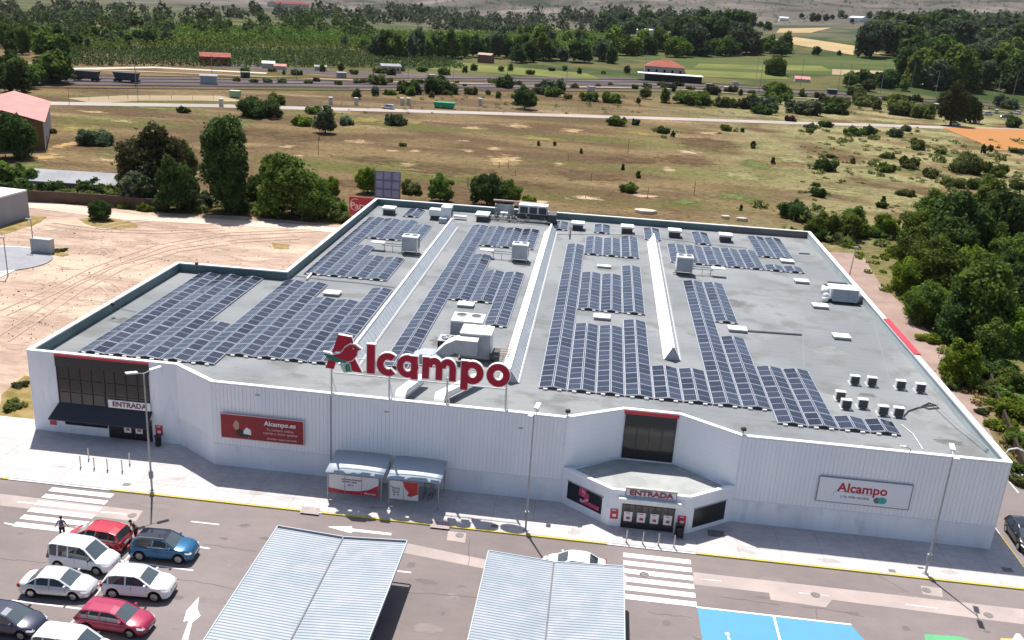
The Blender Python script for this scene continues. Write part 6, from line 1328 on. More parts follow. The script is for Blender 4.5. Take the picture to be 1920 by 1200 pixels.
# dark fence along the right side plot
wallpx('dark_fence', [(1846, 688), (1872, 768), (1900, 840), (1925, 905)], 1.0, .2, mat('dark_reed_fence', (.05, .04, .03), .95), 'dark brown fence beside the green plot at the right edge', 'fence')
p = at(1768, 672); t = thing('sign_frame', (p.x, p.y, 0), 'small white painted frame standing in the lime green shrub at right', 'frame'); s = MB()
for q in (-.5, 0, .5): s.tube((q, 0, 0), (q*1.2, 0, 1.6), .05)
s.build('white_rails', HVACW, t)
# pale rubble behind the rear parapet
ST = mat('pale_stone', (.62, .52, .42), .95, c2=(.5, .4, .3), sc=1)
for i, (px, py, w_) in enumerate(((1210, 402, 5), (1362, 413, 2.2), (1392, 417, 2.5), (1560, 421, 2))):
    p = at(px, py); R = random.Random(i); s = MB(); s.prism([(cos(k*.9)*w_/2*R.uniform(.7, 1), sin(k*.9)*w_/3*R.uniform(.7, 1)) for k in range(7)], -.1, .6); tag(s.build('rubble_heap', ST, None, loc=(p.x, p.y+1.5, 0), bevel=.15), ['long pale heap of rubble just behind the rear parapet', 'small pale stone heap behind the rear parapet, left of two', 'small pale stone heap behind the rear parapet, right of two', 'pale stone heap by the rear right corner trees'][i], 'rubble')

# ================================================================== VEGETATION
def leafmat(name, c, c2, tr=.42):
    m = mat(name, c, .85, c2=c2, sc=.5, det=3, lo=.4, hi=.6, isl=.4)
    n = m.node_tree; L = n.links; b = n.nodes['Principled BSDF']; o = n.nodes['Material Output']; b.inputs['Specular IOR Level'].default_value = .1
    T = n.nodes.new('ShaderNodeBsdfTranslucent'); X = n.nodes.new('ShaderNodeMixShader'); X.inputs[0].default_value = tr
    src = b.inputs['Base Color'].links[0].from_socket; L.new(src, T.inputs[0]); L.new(b.outputs[0], X.inputs[1]); L.new(T.outputs[0], X.inputs[2]); L.new(X.outputs[0], o.inputs[0]); return m
G_BRIGHT = leafmat('leaves_bright_green', (.19, .27, .03), (.12, .185, .022)); G_MID = leafmat('leaves_mid_green', (.135, .19, .034), (.08, .125, .024)); G_DARK = leafmat('leaves_dark_green', (.075, .12, .03), (.045, .078, .022)); G_OLIVE = leafmat('leaves_olive', (.15, .165, .05), (.10, .12, .036)); G_GREY = leafmat('leaves_grey_green', (.125, .16, .085), (.085, .115, .06)); G_BROWN = leafmat('leaves_brown_green', (.088, .088, .038), (.055, .066, .026)); G_RED = leafmat('leaves_reddish', (.12, .05, .045), (.07, .04, .03)); G_LIME = leafmat('leaves_lime', (.24, .27, .03), (.13, .17, .02)); G_PINE = leafmat('leaves_blue_pine', (.085, .11, .058), (.055, .075, .042))
BARK = mat('bark', (.09, .065, .045), .95, c2=(.05, .038, .03), sc=3, world=False)
def blobs(kind, R):
    B = []
    if kind == 'round':
        B.append(((0, 0, .95), (.66, .66, .72)))
        for k in range(7): a = R.uniform(0, 6.28); rr = R.uniform(.55, .86); B.append(((cos(a)*rr, sin(a)*rr, R.uniform(.5, 1.45)), (R.uniform(.12, .22),)*2+(R.uniform(.12, .24),)))
        for k in range(3): B.append(((R.uniform(-.3, .3), R.uniform(-.3, .3), R.uniform(1.55, 1.85)), (R.uniform(.14, .24),)*2+(R.uniform(.16, .3),)))
        for k in range(19): a = k*2.4+R.uniform(0, .8); e = R.uniform(-.95, 1.); rr = R.uniform(.45, .72)*math.sqrt(max(.06, 1-max(0, e)**2*.85)); B.append(((cos(a)*rr, sin(a)*rr, .95+e*.66), tuple([R.uniform(.2, .42)]*2+[R.uniform(.18, .36)])))
    elif kind == 'tall':
        B.append(((0, 0, 1.7), (.62, .62, 1.25)))
        for k in range(20): a = k*2.4+R.uniform(0, .6); z = .5+2.6*(k+.5)/20; rr = .55*sin(pi*min(.95, max(.12, (z-.1)/3.5)))**.6; B.append(((cos(a)*rr, sin(a)*rr, z), (R.uniform(.25, .42),)*2+(R.uniform(.3, .5),)))
    elif kind == 'bush':
        B.append(((0, 0, .35), (.6, .6, .45)))
        for k in range(14): a = k*2.4+R.uniform(0, .9); rr = R.uniform(.25, .85); B.append(((cos(a)*rr, sin(a)*rr, R.uniform(.12, .9-.4*rr)), (R.uniform(.14, .34),)*2+(R.uniform(.14, .42),)))
    elif kind == 'cone':
        for k in range(12): z = .15+1.7*k/12; rr = .55*(1-z/2.4)+R.uniform(-.1, .2); a = k*2.4+R.uniform(0, 1.2); B.append(((cos(a)*rr, sin(a)*rr, z), (R.uniform(.15, .3),)*2+(R.uniform(.2, .45),)))
    elif kind == 'pine':                                   # flat-topped stone pine
        for k in range(12): a = k*2.4; rr = .62*math.sqrt(k/12); B.append(((cos(a)*rr, sin(a)*rr, 1.75+R.uniform(-.08, .18)-rr*.2), (R.uniform(.32, .45),)*2+(R.uniform(.22, .34),)))
        for k in range(5): a = k*1.3; B.append(((cos(a)*.4, sin(a)*.4, 1.2), (.3, .3, .25)))
    return B
def leaves(B, n, size, seed, aspect=.62):
    g = np.random.default_rng(seed); C = np.array([b[0] for b in B]); Rr = np.array([b[1] for b in B])
    wt = Rr[:, 0]*Rr[:, 2]; i = g.choice(len(B), n, p=wt/wt.sum()); u = g.normal(size=(n, 3)); u /= np.linalg.norm(u, axis=1)[:, None]
    rad = 1-.35*g.random(n)**2; rad += (g.random(n) < .22)*g.random(n)*.38; p = C[i]+u*Rr[i]*rad[:, None]; p[:, 2] = np.maximum(p[:, 2], .02)
    nn = u+g.normal(size=(n, 3))*.65; nn /= np.linalg.norm(nn, axis=1)[:, None]; t = np.cross(nn, g.normal(size=(n, 3))); t /= np.linalg.norm(t, axis=1)[:, None]; b = np.cross(nn, t)
    s = size*(.6+.8*g.random(n))[:, None]
    v = np.stack([p-t*s, p-b*s*aspect+nn*s*.2, p+t*s, p+b*s*aspect+nn*s*.2], 1).reshape(-1, 3); return v
def mesh_from_quads(name, v, extra=None):
    n = len(v)//4; me = bpy.data.meshes.new(name); V = v; F = np.arange(4*n, dtype=np.int32)
    me.vertices.add(len(V)); me.vertices.foreach_set('co', V.astype(np.float32).ravel()); me.loops.add(4*n); me.loops.foreach_set('vertex_index', F)
    me.polygons.add(n); me.polygons.foreach_set('loop_start', np.arange(0, 4*n, 4, dtype=np.int32)); me.update(calc_edges=True); me.validate(); return me
LEAF = {}
LODS = {'a': (9500, .058), 'b': (1700, .125), 'c': (420, .21)}
def crown(kind, lod, var):
    k = (kind, lod, var)
    if k not in LEAF:
        R = random.Random(hash(kind) % 97 if 0 else {'round': 1, 'tall': 2, 'bush': 3, 'cone': 4, 'pine': 5}[kind]*10+var); B = blobs(kind, R); n, s = LODS[lod]
        if kind == 'tall': n = int(n*1.5)
        if kind == 'bush': n = int(n*.8)
        v = leaves(B, n, s, var+7)
        # opaque inner masses
        ext = []
        for c, r in B[:8]:
            q = []; 
            for j in range(4):
                for i in range(6):
                    def pp(i, j): a, th = 2*pi*i/6, pi*j/4; return (c[0]+r[0]*.72*sin(th)*cos(a), c[1]+r[1]*.72*sin(th)*sin(a), max(.01, c[2]+r[2]*.72*cos(th)))
                    q += [pp(i, j), pp(i, j+1), pp(i+1, j+1), pp(i+1, j)]
            ext += q
        me = mesh_from_quads('crown', np.vstack([v, np.array(ext)])); me.materials.append(G_MID); LEAF[k] = me
    return LEAF[k]
TRK = {}
def trunk(kind, var):
    k = (kind, var)
    if k not in TRK:
        R = random.Random(var); s = MB(); h = {'round': 1.0, 'tall': 2.4, 'bush': .5, 'cone': 1.8, 'pine': 1.6}[kind]; r0 = .07 if kind != 'bush' else .04
        s.tube((0, 0, -.1), (.02, .01, h*.5), r0, r0*.7, 7); s.tube((.02, .01, h*.5), (0, .03, h), r0*.7, r0*.25, 6)
        for i in range(7): a = i*2.4; z = h*(.35+.08*i); s.tube((0, 0, z), (cos(a)*.45, sin(a)*.45, z+.35), r0*.45, r0*.12, 5)
        me = bpy.data.meshes.new('trunk'); me.from_pydata(s.v, [], s.f); me.materials.append(BARK); TRK[k] = me
    return TRK[k]
ZC = {'round': .95, 'tall': 1.7, 'bush': .5, 'cone': 1.1, 'pine': 1.55}; ZT = {'round': 1.9, 'tall': 3.4, 'bush': 1.1, 'cone': 2.5, 'pine': 2.15}
VR = random.Random(11)
def plant(kind, x, y, z, R, m, lab, lod='b', sz=1., name=None, group=None, cat=None, parts=True):
    var = VR.randrange(5); me = crown(kind, lod, var); nm = name or ('bush' if kind == 'bush' else 'tree'); rz = VR.uniform(0, 6.28); an = VR.uniform(.84, 1.18); sc = (R*an, R/an, R*sz)
    def mk(n_, d):
        o = bpy.data.objects.new(n_, d); COL.objects.link(o); return o
    if parts:
        t = thing(nm, (x, y, z-.05), lab, cat or ('bush' if kind == 'bush' else 'tree'), group, rz); t.scale = sc
        o = mk('crown' if kind != 'bush' else 'foliage', me); o.parent = t; k = mk('trunk' if kind != 'bush' else 'stem', trunk(kind, 0)); k.parent = t
    else:
        t = o = mk(nm, me); o.location = (x, y, z-.05); o.rotation_euler[2] = rz; o.scale = sc; tag(t, lab, cat or ('bush' if kind == 'bush' else 'tree'), group)
    o.material_slots[0].link = 'OBJECT'; o.material_slots[0].material = m
    return t
def near(kind, px, py, rpx, m, lab, lod='b', sz=1., **k):   # crown centre and half width in the photo
    R = 3.
    for _ in range(5): p = at(px, py, ZC[kind]*R*sz); R = rpx/ppm(p)
    return plant(kind, p.x, p.y, 0, R*(.93 if kind == 'round' else 1.), m, lab, lod, sz, **k)
# left group behind the lot
near('tall', 421, 308, 56, G_DARK, 'tallest dense dark green tree behind the sandy lot', 'a', .95)
near('round', 285, 300, 74, G_BROWN, 'wide brownish green tree left of the tallest one behind the lot', 'a', 1.0)
near('round', 330, 345, 45, G_DARK, 'dark tree in front, between the brownish tree and the tallest tree', 'a', 1.2); near('round', 258, 350, 34, G_GREY, 'grey green tree at the foot of the brownish tree', 'b', 1.1)
near('round', 548, 348, 70, G_MID, 'broad green tree right of the tallest tree behind the lot', 'a', .88); near('round', 515, 326, 42, G_MID, 'bright green round tree behind the broad one, right of the tallest', 'a', 1.1); near('round', 588, 372, 42, G_MID, 'green tree at the right end of the group behind the lot', 'a', 1.)
near('bush', 370, 372, 34, G_GREY, 'grey green shrub in front of the tallest tree', 'b'); near('bush', 305, 385, 16, G_DARK, 'small dark shrub at the edge of the lot, left of the tallest tree'); near('bush', 234, 386, 10, G_LIME, 'small lime green shrub at the back edge of the lot'); near('bush', 272, 388, 16, G_BRIGHT, 'low bright green shrub right of the lime one'); near('bush', 450, 385, 24, G_DARK, 'dark shrub under the right side of the tallest tree'); near('bush', 632, 388, 24, G_MID, 'green shrub left of the red billboard'); near('bush', 640, 405, 22, G_OLIVE, 'olive shrub at the foot of the red billboard'); near('bush', 665, 408, 16, G_DARK, 'dark low shrub under the red billboard')
for px, py, r, m_, lab in ((345, 300, 34, G_OLIVE, 'olive tree filling the gap between the brownish and tallest trees'), (480, 352, 28, G_DARK, 'dark shrub tree right against the tallest tree'), (235, 330, 26, G_OLIVE, 'olive small tree at the left side of the brownish tree'), (620, 350, 22, G_BRIGHT, 'slender bright tree right of the broad green one')): near('round', px, py, r, m_, lab, 'a', 1.1)
near('round', 187, 392, 24, G_DARK, 'single dark round tree on the weed patch in the sandy lot', 'a', .9); near('bush', 133, 366, 18, G_MID, 'green shrub before the brown wall, left of the lone dark tree'); near('bush', 170, 345, 26, G_DARK, 'dark overgrown shrub in front of the long grey shed'); near('bush', 205, 352, 20, G_MID, 'green shrub at the right part of the long shed'); near('bush', 100, 348, 24, G_DARK, 'dark shrub before the long shed at left'); near('bush', 32, 352, 36, G_DARK, 'dark shrub mass behind the grey hall'); near('bush', 25, 402, 16, G_OLIVE, 'small shrub against the grey hall wall')
near('round', 25, 250, 44, G_DARK, 'dark tree in front of the pink-roofed barn', 'a', 1.1); near('bush', 8, 320, 40, G_MID, 'green shrub mass at the left edge below the barn'); near('bush', 175, 255, 35, G_GREY, 'rounded grey green bush in the dry grass right of the barn', 'a', .9); near('bush', 100, 245, 9, G_DARK, 'tiny dark bush beside the barn corner'); near('round', 60, 330, 20, G_MID, 'mid green small tree above the grey hall', 'b')
near('bush', 112, 468, 12, G_OLIVE, 'low weedy shrub beside the grey cabinet', 'b', .6); near('bush', 25, 758, 26, G_OLIVE, 'dry weedy shrub at the left front corner of the building', 'b', .5); near('bush', 35, 720, 18, G_BROWN, 'dry brown weed clump left of the building corner', 'b', .5)
# behind the rear parapet
near('round', 690, 335, 26, G_BRIGHT, 'bright green tree left of the grey billboard', 'a', 1.1); near('bush', 770, 350, 24, G_OLIVE, 'olive shrub right of the grey billboard'); near('round', 826, 352, 28, G_MID, 'round mid green tree behind the rear parapet, left of the wide dark one', 'a', 1.); near('round', 915, 352, 36, G_DARK, 'wide dark green tree behind the rear parapet, near the chiller', 'a', 1.); near('round', 952, 362, 30, G_MID, 'green tree right of the wide dark one behind the chiller', 'a', .9); near('bush', 990, 372, 14, G_BRIGHT, 'small bright green shrub right of the chiller trees')
near('bush', 1180, 350, 19, G_MID, 'lone green bush in the field behind the rear parapet', 'a'); near('cone', 1197, 326, 7, G_MID, 'tiny sapling above the lone green bush'); near('cone', 1168, 312, 6, G_OLIVE, 'tiny sapling left above the lone green bush')
near('bush', 742, 222, 22, G_GREY, 'grey green bush by the far road, below the grey car', 'b', 1.1); near('bush', 484, 200, 46, G_DARK, 'big dark bush mass beside the far road', 'a', .8); near('bush', 515, 185, 22, G_MID, 'greener bush at the right end of the big dark mass'); near('bush', 343, 205, 13, G_DARK, 'small dark round bush below the gravel strip'); near('bush', 565, 225, 20, G_BRIGHT, 'bright green bush right of the big dark mass'); near('round', 610, 222, 24, G_GREY, 'grey green tree among the bushes left of the field', 'b', 1.2); near('bush', 648, 226, 16, G_GREY, 'small grey green bush right of the grey green tree'); near('bush', 590, 205, 16, G_MID, 'green bush by the road behind the grey green tree'); near('bush', 755, 270, 8, G_OLIVE, 'tiny bush alone left of the centre of the field'); near('bush', 1155, 225, 22, G_MID, 'green bush below the far road, left of a pair', 'b', .9); near('bush', 1191, 228, 9, G_DARK, 'narrow dark bush below the far road, right of a pair', 'b', 1.4)
near('round', 985, 182, 26, G_DARK, 'lone dark round tree beside the far road in the middle', 'a', .9); near('bush', 822, 158, 40, G_DARK, 'dark bush row by the railway, widest one', 'a', .8); near('bush', 768, 162, 26, G_DARK, 'dark bush at the left end of the railway row'); near('bush', 950, 152, 24, G_DARK, 'dark tree clump between the tracks left of the lone round tree'); near('bush', 1040, 160, 26, G_GREY, 'grey green bush right of the lone round tree'); near('bush', 1105, 180, 18, G_MID, 'green bush above the far road, left'); near('bush', 1145, 182, 20, G_MID, 'green bush above the far road, right'); near('bush', 708, 148, 20, G_OLIVE, 'olive bush by the pinkish house'); near('bush', 682, 150, 9, G_OLIVE, 'small olive bush left of the railway bushes'); near('bush', 650, 222, 10, G_GREY, 'tiny grey bush beside the field edge')
near('bush', 1300, 182, 42, G_MID, 'broad green bush above the right part of the far road', 'a', .6); near('round', 1455, 125, 24, G_MID, 'green tree standing alone by the right tracks', 'a', 1.); near('bush', 1460, 168, 34, G_MID, 'green bush below the lone tree by the right tracks', 'a', .8); near('bush', 1510, 200, 34, G_GREY, 'grey green bush mass by the road, left part', 'b', .8); near('bush', 1560, 200, 30, G_DARK, 'dark bush mass by the road, right part', 'b', .8); near('bush', 1430, 205, 22, G_DARK, 'dark bush by the road left of the red shrub', 'b', .8); near('bush', 1482, 222, 11, G_RED, 'small reddish shrub at the far road'); near('bush', 1395, 193, 20, G_BROWN, 'brownish shrub by the white vans in the middle')
near('bush', 1605, 170, 18, G_MID, 'green bush in front of the square field, left'); near('bush', 1690, 200, 30, G_OLIVE, 'olive bush mass by the road at right', 'b', 1.); near('bush', 1730, 205, 30, G_OLIVE, 'olive reed-like bush mass right of its neighbour', 'b', 1.); near('round', 1790, 195, 30, G_BROWN, 'tall brownish tree over the parked vans at right', 'a', 1.4); near('round', 1825, 205, 22, G_DARK, 'dark tree beside the parked white vans', 'b', 1.2); near('bush', 1900, 228, 20, G_DARK, 'dark bush under the vans at the right edge')
# scattered field bushes at right
fb = [(1242, 243, 14, G_DARK), (1262, 250, 7, G_DARK), (1362, 240, 10, G_MID), (1358, 236, 9, G_DARK), (1392, 243, 6, G_MID), (1521, 236, 12, G_GREY), (1550, 232, 14, G_DARK), (1519, 244, 9, G_OLIVE), (1600, 245, 20, G_MID), (1630, 244, 17, G_DARK), (1680, 248, 16, G_GREY), (1700, 240, 12, G_GREY), (1550, 308, 22, G_DARK), (1557, 292, 10, G_DARK), (1413, 270, 8, G_OLIVE), (1660, 312, 18, G_MID), (1635, 305, 9, G_OLIVE), (1720, 270, 18, G_OLIVE), (1765, 283, 12, G_MID), (1666, 290, 14, G_OLIVE), (1705, 305, 20, G_OLIVE), (1845, 278, 8, G_DARK), (1857, 277, 8, G_DARK), (1908, 282, 15, G_DARK), (1815, 305, 36, G_OLIVE), (1868, 318, 22, G_MID), (1790, 340, 26, G_OLIVE), (1840, 345, 26, G_MID), (1745, 325, 15, G_OLIVE), (1905, 345, 18, G_DARK), (1655, 382, 13, G_DARK), (1657, 372, 6, G_DARK), (1490, 390, 34, G_DARK), (1535, 360, 17, G_DARK), (1530, 345, 10, G_DARK), (1580, 420, 50, G_MID), (1640, 432, 26, G_MID), (1545, 440, 26, G_DARK), (1600, 300, 8, G_OLIVE), (1450, 300, 7, G_OLIVE), (1390, 388, 6, G_OLIVE), (1010, 268, 5, G_OLIVE), (1090, 282, 5, G_OLIVE), (1040, 268, 5, G_OLIVE)]
wh = ['nearest the orange soil', 'behind the rear parapet', 'in the middle of the field', 'by the far road']
TH = ['', 'ten', 'twen', 'thir', 'for']
def ordw(i):
    small = ORD+['eleventh', 'twelfth', 'thirteenth', 'fourteenth', 'fifteenth', 'sixteenth', 'seventeenth', 'eighteenth', 'nineteenth']
    if i < 19: return small[i]
    t_, u = divmod(i+1, 10); return {2: 'twentieth', 3: 'thirtieth', 4: 'fortieth'}[t_] if u == 0 else {2: 'twenty-', 3: 'thirty-', 4: 'forty-'}[t_]+small[u-1]
SIZ = lambda r: 'large' if r > 24 else 'mid-sized' if r > 12 else 'small'
ROW = lambda py: 'just below the far road' if py < 255 else 'in the upper dry field' if py < 300 else 'halfway down the dry field' if py < 350 else 'low in the dry field'
fb.sort()
cnt = {}
for px, py, r, m_ in fb: cnt.setdefault((SIZ(r), m_.name, ROW(py)), []).append((px, py))
for px, py, r, m_ in fb:
    hue = {G_DARK.name: 'dark', G_MID.name: 'green', G_OLIVE.name: 'olive', G_GREY.name: 'grey green'}[m_.name]; g_ = cnt[(SIZ(r), m_.name, ROW(py))]; k_ = g_.index((px, py))
    near('bush' if r > 8 else 'cone', px, py, r, m_, '%s %s shrub %s%s' % (SIZ(r), hue, ROW(py), '' if len(g_) == 1 else ', %s such from the left' % ordw(k_)), 'b' if r < 25 else 'a', VR.uniform(.7, 1.1), group='shrubs scattered over the dry field')
CR = random.Random(31); S_ = []
for px, py, r, m_ in fb:
    for k in range(5 if r > 8 else 2):
        q = at(px+CR.uniform(-2.2, 2.2)*r, py+r*.4+CR.uniform(-.6, .8)*r); S_.append((q.x, q.y, -.1, CR.uniform(.15, .45)*r/ppm(q)))
FBS = S_
# grove at the right
gr_ = [('round', 1800, 425, 78, G_DARK, 'large dark tree at the back of the right grove'), ('round', 1890, 410, 70, G_DARK, 'dark tree at the right edge behind the grove'), ('round', 1712, 462, 50, G_MID, 'green tree at the back left of the right grove'), ('round', 1760, 500, 70, G_MID, 'big green tree in the middle of the right grove'), ('round', 1712, 512, 44, G_BRIGHT, 'bright green tree nearest the pink path, upper'), ('round', 1738, 566, 44, G_MID, 'green tree overhanging the pink path, lower'), ('round', 1845, 560, 82, G_MID, 'largest tree of the right grove, over the lower middle'), ('round', 1800, 590, 56, G_DARK, 'dark tree in the lower part of the right grove'), ('round', 1885, 520, 50, G_DARK, 'dark tree right of the largest one in the grove'), ('round', 1925, 620, 52, G_BRIGHT, 'bright green tree cut by the right edge'), ('round', 1803, 676, 48, G_BRIGHT, 'low bright green feathery tree by the red coping'), ('bush', 1860, 690, 40, G_DARK, 'dark shrub right of the feathery tree'), ('bush', 1745, 632, 22, G_LIME, 'yellow green shrub beside the pink path'), ('bush', 1772, 655, 16, G_LIME, 'lime shrub beside the white frame'), ('bush', 1905, 710, 44, G_MID, 'green shrub mass at the right edge below the grove'), ('bush', 1900, 760, 44, G_BRIGHT, 'bright green bramble at the right edge'), ('bush', 1915, 820, 34, G_MID, 'green bramble beside the dark fence'), ('bush', 1840, 720, 30, G_OLIVE, 'olive shrub under the feathery tree'), ('bush', 1840, 770, 14, G_BROWN, 'dry brown shrub by the dark fence'), ('round', 1860, 380, 50, G_MID, 'green tree behind the top of the grove'), ('round', 1760, 390, 44, G_MID, 'green tree at the top left of the grove'), ('round', 1600, 410, 30, G_MID, 'green tree by the rear right corner of the building'), ('round', 1662, 420, 26, G_BRIGHT, 'bright green tree left of the grove'), ('round', 1530, 425, 24, G_MID, 'small green tree touching the rear right corner'), ('bush', 1700, 360, 18, G_OLIVE, 'olive shrub above the grove')]
for kd, px, py, r, m_, lab in gr_: near(kd, px, py, r, m_, lab, 'a', VR.uniform(.85, 1.05) if kd == 'round' else .8)
near('round', 1795, 455, 60, G_DARK, 'dark tree in the heart of the right grove', 'a', 1.); near('round', 1735, 425, 50, G_MID, 'green tree between the grove and the field', 'a', .95)
for px, py, r, m_, lab in ((1905, 480, 52, G_MID, 'green tree at the right edge, beside the dark heart of the grove'), (1865, 640, 46, G_MID, 'green tree in the lower right of the grove, above the shrub mass'), (1925, 560, 46, G_DARK, 'dark tree cut by the right edge, above the bright one'), (1820, 500, 50, G_BRIGHT, 'fresh green tree crown in the centre of the grove'), (1745, 560, 40, G_BRIGHT, 'fresh green crown low in the grove beside the path'), (1860, 455, 44, G_MID, 'green crown between the two large dark trees at the back')): near('round', px, py, r, m_, lab, 'a', VR.uniform(.85, 1.))
for px, py, r, m_, lab in ((1840, 665, 26, G_BRIGHT, 'bright shrub between the feathery tree and the lower grove'), (1880, 735, 30, G_MID, 'green shrub left of the bramble'), (1868, 795, 22, G_BRIGHT, 'bright weedy shrub climbing the dark fence'), (1895, 870, 24, G_MID, 'green shrub at the lower end of the dark fence'), (1785, 720, 20, G_OLIVE, 'olive shrub between the red coping and the feathery tree'), (1860, 840, 16, G_BROWN, 'dry brown shrub left of the lower dark fence'), (1915, 900, 22, G_OLIVE, 'olive shrub above the side road')): near('bush', px, py, r, m_, lab, 'b', .8)
# far individual trees: base in the photo, height in pixels
FT = 0
def far(kind, px, py, hpx, m, lab, lod='c', grp=None, sz=1.):
    p = att(px, py)
    if p is None: return
    R = hpx/ppm(p)/(ZT[kind]*sz)/.97
    plant(kind, p.x, p.y, p.z, R, m, lab, lod, sz, group=grp, parts=False)
RR = random.Random(21)
def band(poly_y, x0, x1, n, h0, h1, kinds, mats_, lab, grp, lod='c', sz=(.85, 1.2)):
    """n trees spread along x0..x1 with base rows given by poly_y(x) -> (ymin, ymax)"""
    for i in range(n):
        px = x0+(x1-x0)*(i+RR.uniform(.1, .9))/n; a, b = poly_y(px); far(RR.choice(kinds), px, RR.uniform(a, b), RR.uniform(h0, h1), RR.choice(mats_), '%s, %s from the left' % (lab, ordw(i)), lod, grp, RR.uniform(*sz))
band(lambda x: (150, 172), -10, 118, 11, 34, 60, ['round'], [G_DARK, G_DARK, G_MID], 'dark tree of the clump before the freight wagons', 'dark trees before the wagons', 'b')
band(lambda x: (88, 112), 0, 130, 14, 30, 52, ['round', 'round', 'tall'], [G_DARK, G_MID], 'dark tree at the far left beyond the railway', 'trees at the far left beyond the railway', 'b')
band(lambda x: (104, 112), 700, 1010, 20, 34, 50, ['round', 'tall'], [G_MID, G_DARK, G_GREY, G_MID], 'tree of the uneven row beyond the striped crop field', 'trees beyond the crop field', 'b')
band(lambda x: (112, 122), 960, 1150, 9, 26, 44, ['round'], [G_MID, G_DARK, G_GREY], 'tree at the right end of the striped crop field', 'trees at the right end of the crop field', 'b')
band(lambda x: (96, 108), 1150, 1300, 12, 26, 42, ['round'], [G_MID, G_BRIGHT, G_DARK], 'tree behind the farmhouse', 'trees behind the farmhouse', 'b')
band(lambda x: (78, 104), 1270, 1400, 16, 40, 62, ['pine', 'round'], [G_PINE, G_DARK, G_PINE], 'tall dark pine of the grove left of the wheat fields', 'dark pines left of the wheat fields', 'b')
band(lambda x: (98, 106), 1290, 1478, 12, 24, 36, ['round'], [G_MID, G_DARK], 'round tree along the edge of the green field', 'round trees along the green field', 'b')
far('round', 1625, 108, 66, G_PINE, 'big solitary dark tree right of the wheat field', 'b', None, 1.25); far('pine', 1640, 106, 60, G_PINE, 'dark tree touching the big solitary one', 'b'); far('round', 1530, 103, 16, G_DARK, 'small dark tree in the wheat field', 'b'); far('round', 1573, 104, 9, G_DARK, 'tiny bush at the edge of the wheat field', 'b')
band(lambda x: (118+(x-1690)*.10, 165+(x-1690)*.06), 1690, 1960, 40, 46, 76, ['round', 'tall', 'round'], [G_MID, G_DARK, G_GREY, G_MID], 'tree of the leafy wood at the upper right', 'trees of the wood at the upper right', 'b')
band(lambda x: (80, 108), 1650, 1960, 38, 40, 60, ['round', 'pine'], [G_PINE, G_DARK, G_GREY], 'dark tree at the back of the wood at the upper right', 'dark trees at the back of the upper right wood')
band(lambda x: (158, 172), 1590, 1700, 8, 20, 34, ['round'], [G_DARK, G_MID, G_BROWN], 'tree by the right hand tracks, left of the square field', 'trees by the right hand tracks', 'b')
band(lambda x: (48, 76), 1130, 1290, 26, 20, 34, ['round', 'pine'], [G_PINE, G_DARK, G_GREY], 'dark tree on the rise above the farmhouse', 'dark trees above the farmhouse')
band(lambda x: (84, 104), 640, 960, 12, 12, 20, ['round'], [G_DARK, G_MID, G_GREY], 'small tree in the orchard strip', 'small trees in the orchard strip')
band(lambda x: (46, 58), 1240, 1450, 12, 10, 22, ['round'], [G_PINE, G_DARK], 'small dark tree at the foot of the hills', 'small trees at the foot of the hills')
band(lambda x: (34, 44), 1500, 1660, 12, 8, 16, ['round'], [G_PINE, G_GREY], 'tiny tree at the foot of the right hills', 'tiny trees at the foot of the right hills')
band(lambda x: (176, 186), 660, 1120, 14, 9, 20, ['bush', 'round'], [G_MID, G_OLIVE, G_GREY], 'low bush along the land between tracks and road', 'bushes between tracks and road', 'b')
band(lambda x: (165+(x-1180)*.05, 196+(x-1180)*.03), 1180, 1900, 30, 10, 26, ['bush', 'round'], [G_MID, G_OLIVE, G_GREY, G_BROWN], 'bush of the scrubby strip along the right hand tracks', 'bushes along the right hand tracks', 'b')
band(lambda x: (148+(x-400)*.012, 156+(x-400)*.014), 420, 1300, 26, 5, 12, ['bush'], [G_OLIVE, G_BROWN, G_GREY], 'weedy bush between the tracks', 'weedy bushes between the tracks')
band(lambda x: (168+(x-1300)*.045, 176+(x-1300)*.045), 1290, 1900, 16, 6, 14, ['bush'], [G_OLIVE, G_BROWN, G_GREY], 'weedy bush between the right hand tracks', 'weedy bushes between the right hand tracks')
band(lambda x: (132, 141), 450, 1180, 22, 7, 16, ['bush', 'round'], [G_MID, G_OLIVE, G_DARK], 'small bush along the field side of the railway', 'bushes on the field side of the railway')
band(lambda x: (62, 84), 940, 1180, 16, 14, 26, ['round', 'tall'], [G_MID, G_GREY, G_BRIGHT], 'tree between the orchards and the dark pines', 'trees between the orchards and the pines')
band(lambda x: (62, 92), -20, 330, 22, 14, 30, ['round'], [G_GREY, G_MID, G_DARK], 'tree scattered over the upper left fields', 'trees scattered over the upper left fields')
# masses nobody could count: far woods and orchards
def mass(name, spots, cards, m, flat=1., seed=0):
    g = np.random.default_rng(seed); V = []
    for x, y, z, R in spots:
        B = [((x, y, z+R*.9*flat), (R, R, R*flat)), ((x+R*.5, y, z+R*.7*flat), (R*.7, R*.7, R*.7*flat)), ((x-R*.5, y+R*.3, z+R*1.2*flat), (R*.6, R*.6, R*.7*flat))]
        v = leaves(B, cards, R*.34, int(g.integers(1e6))); V.append(v)
    me = mesh_from_quads(name, np.vstack(V)); me.materials.append(m); o = bpy.data.objects.new(name, me); COL.objects.link(o); tag(o, kind='stuff'); return o
def spots(x0, x1, f0, f1, n, h0, h1, seed):
    R = random.Random(seed); o = []
    for _ in range(n):
        px = R.uniform(x0, x1); py = R.uniform(f0(px), f1(px)); p = att(px, py)
        if p is None: continue
        o.append((p.x, p.y, p.z-.3, min(9., R.uniform(h0, h1)/ppm(p)/2)))
    return o
def st(o, lab, cat): o['label'] = lab; o['category'] = cat
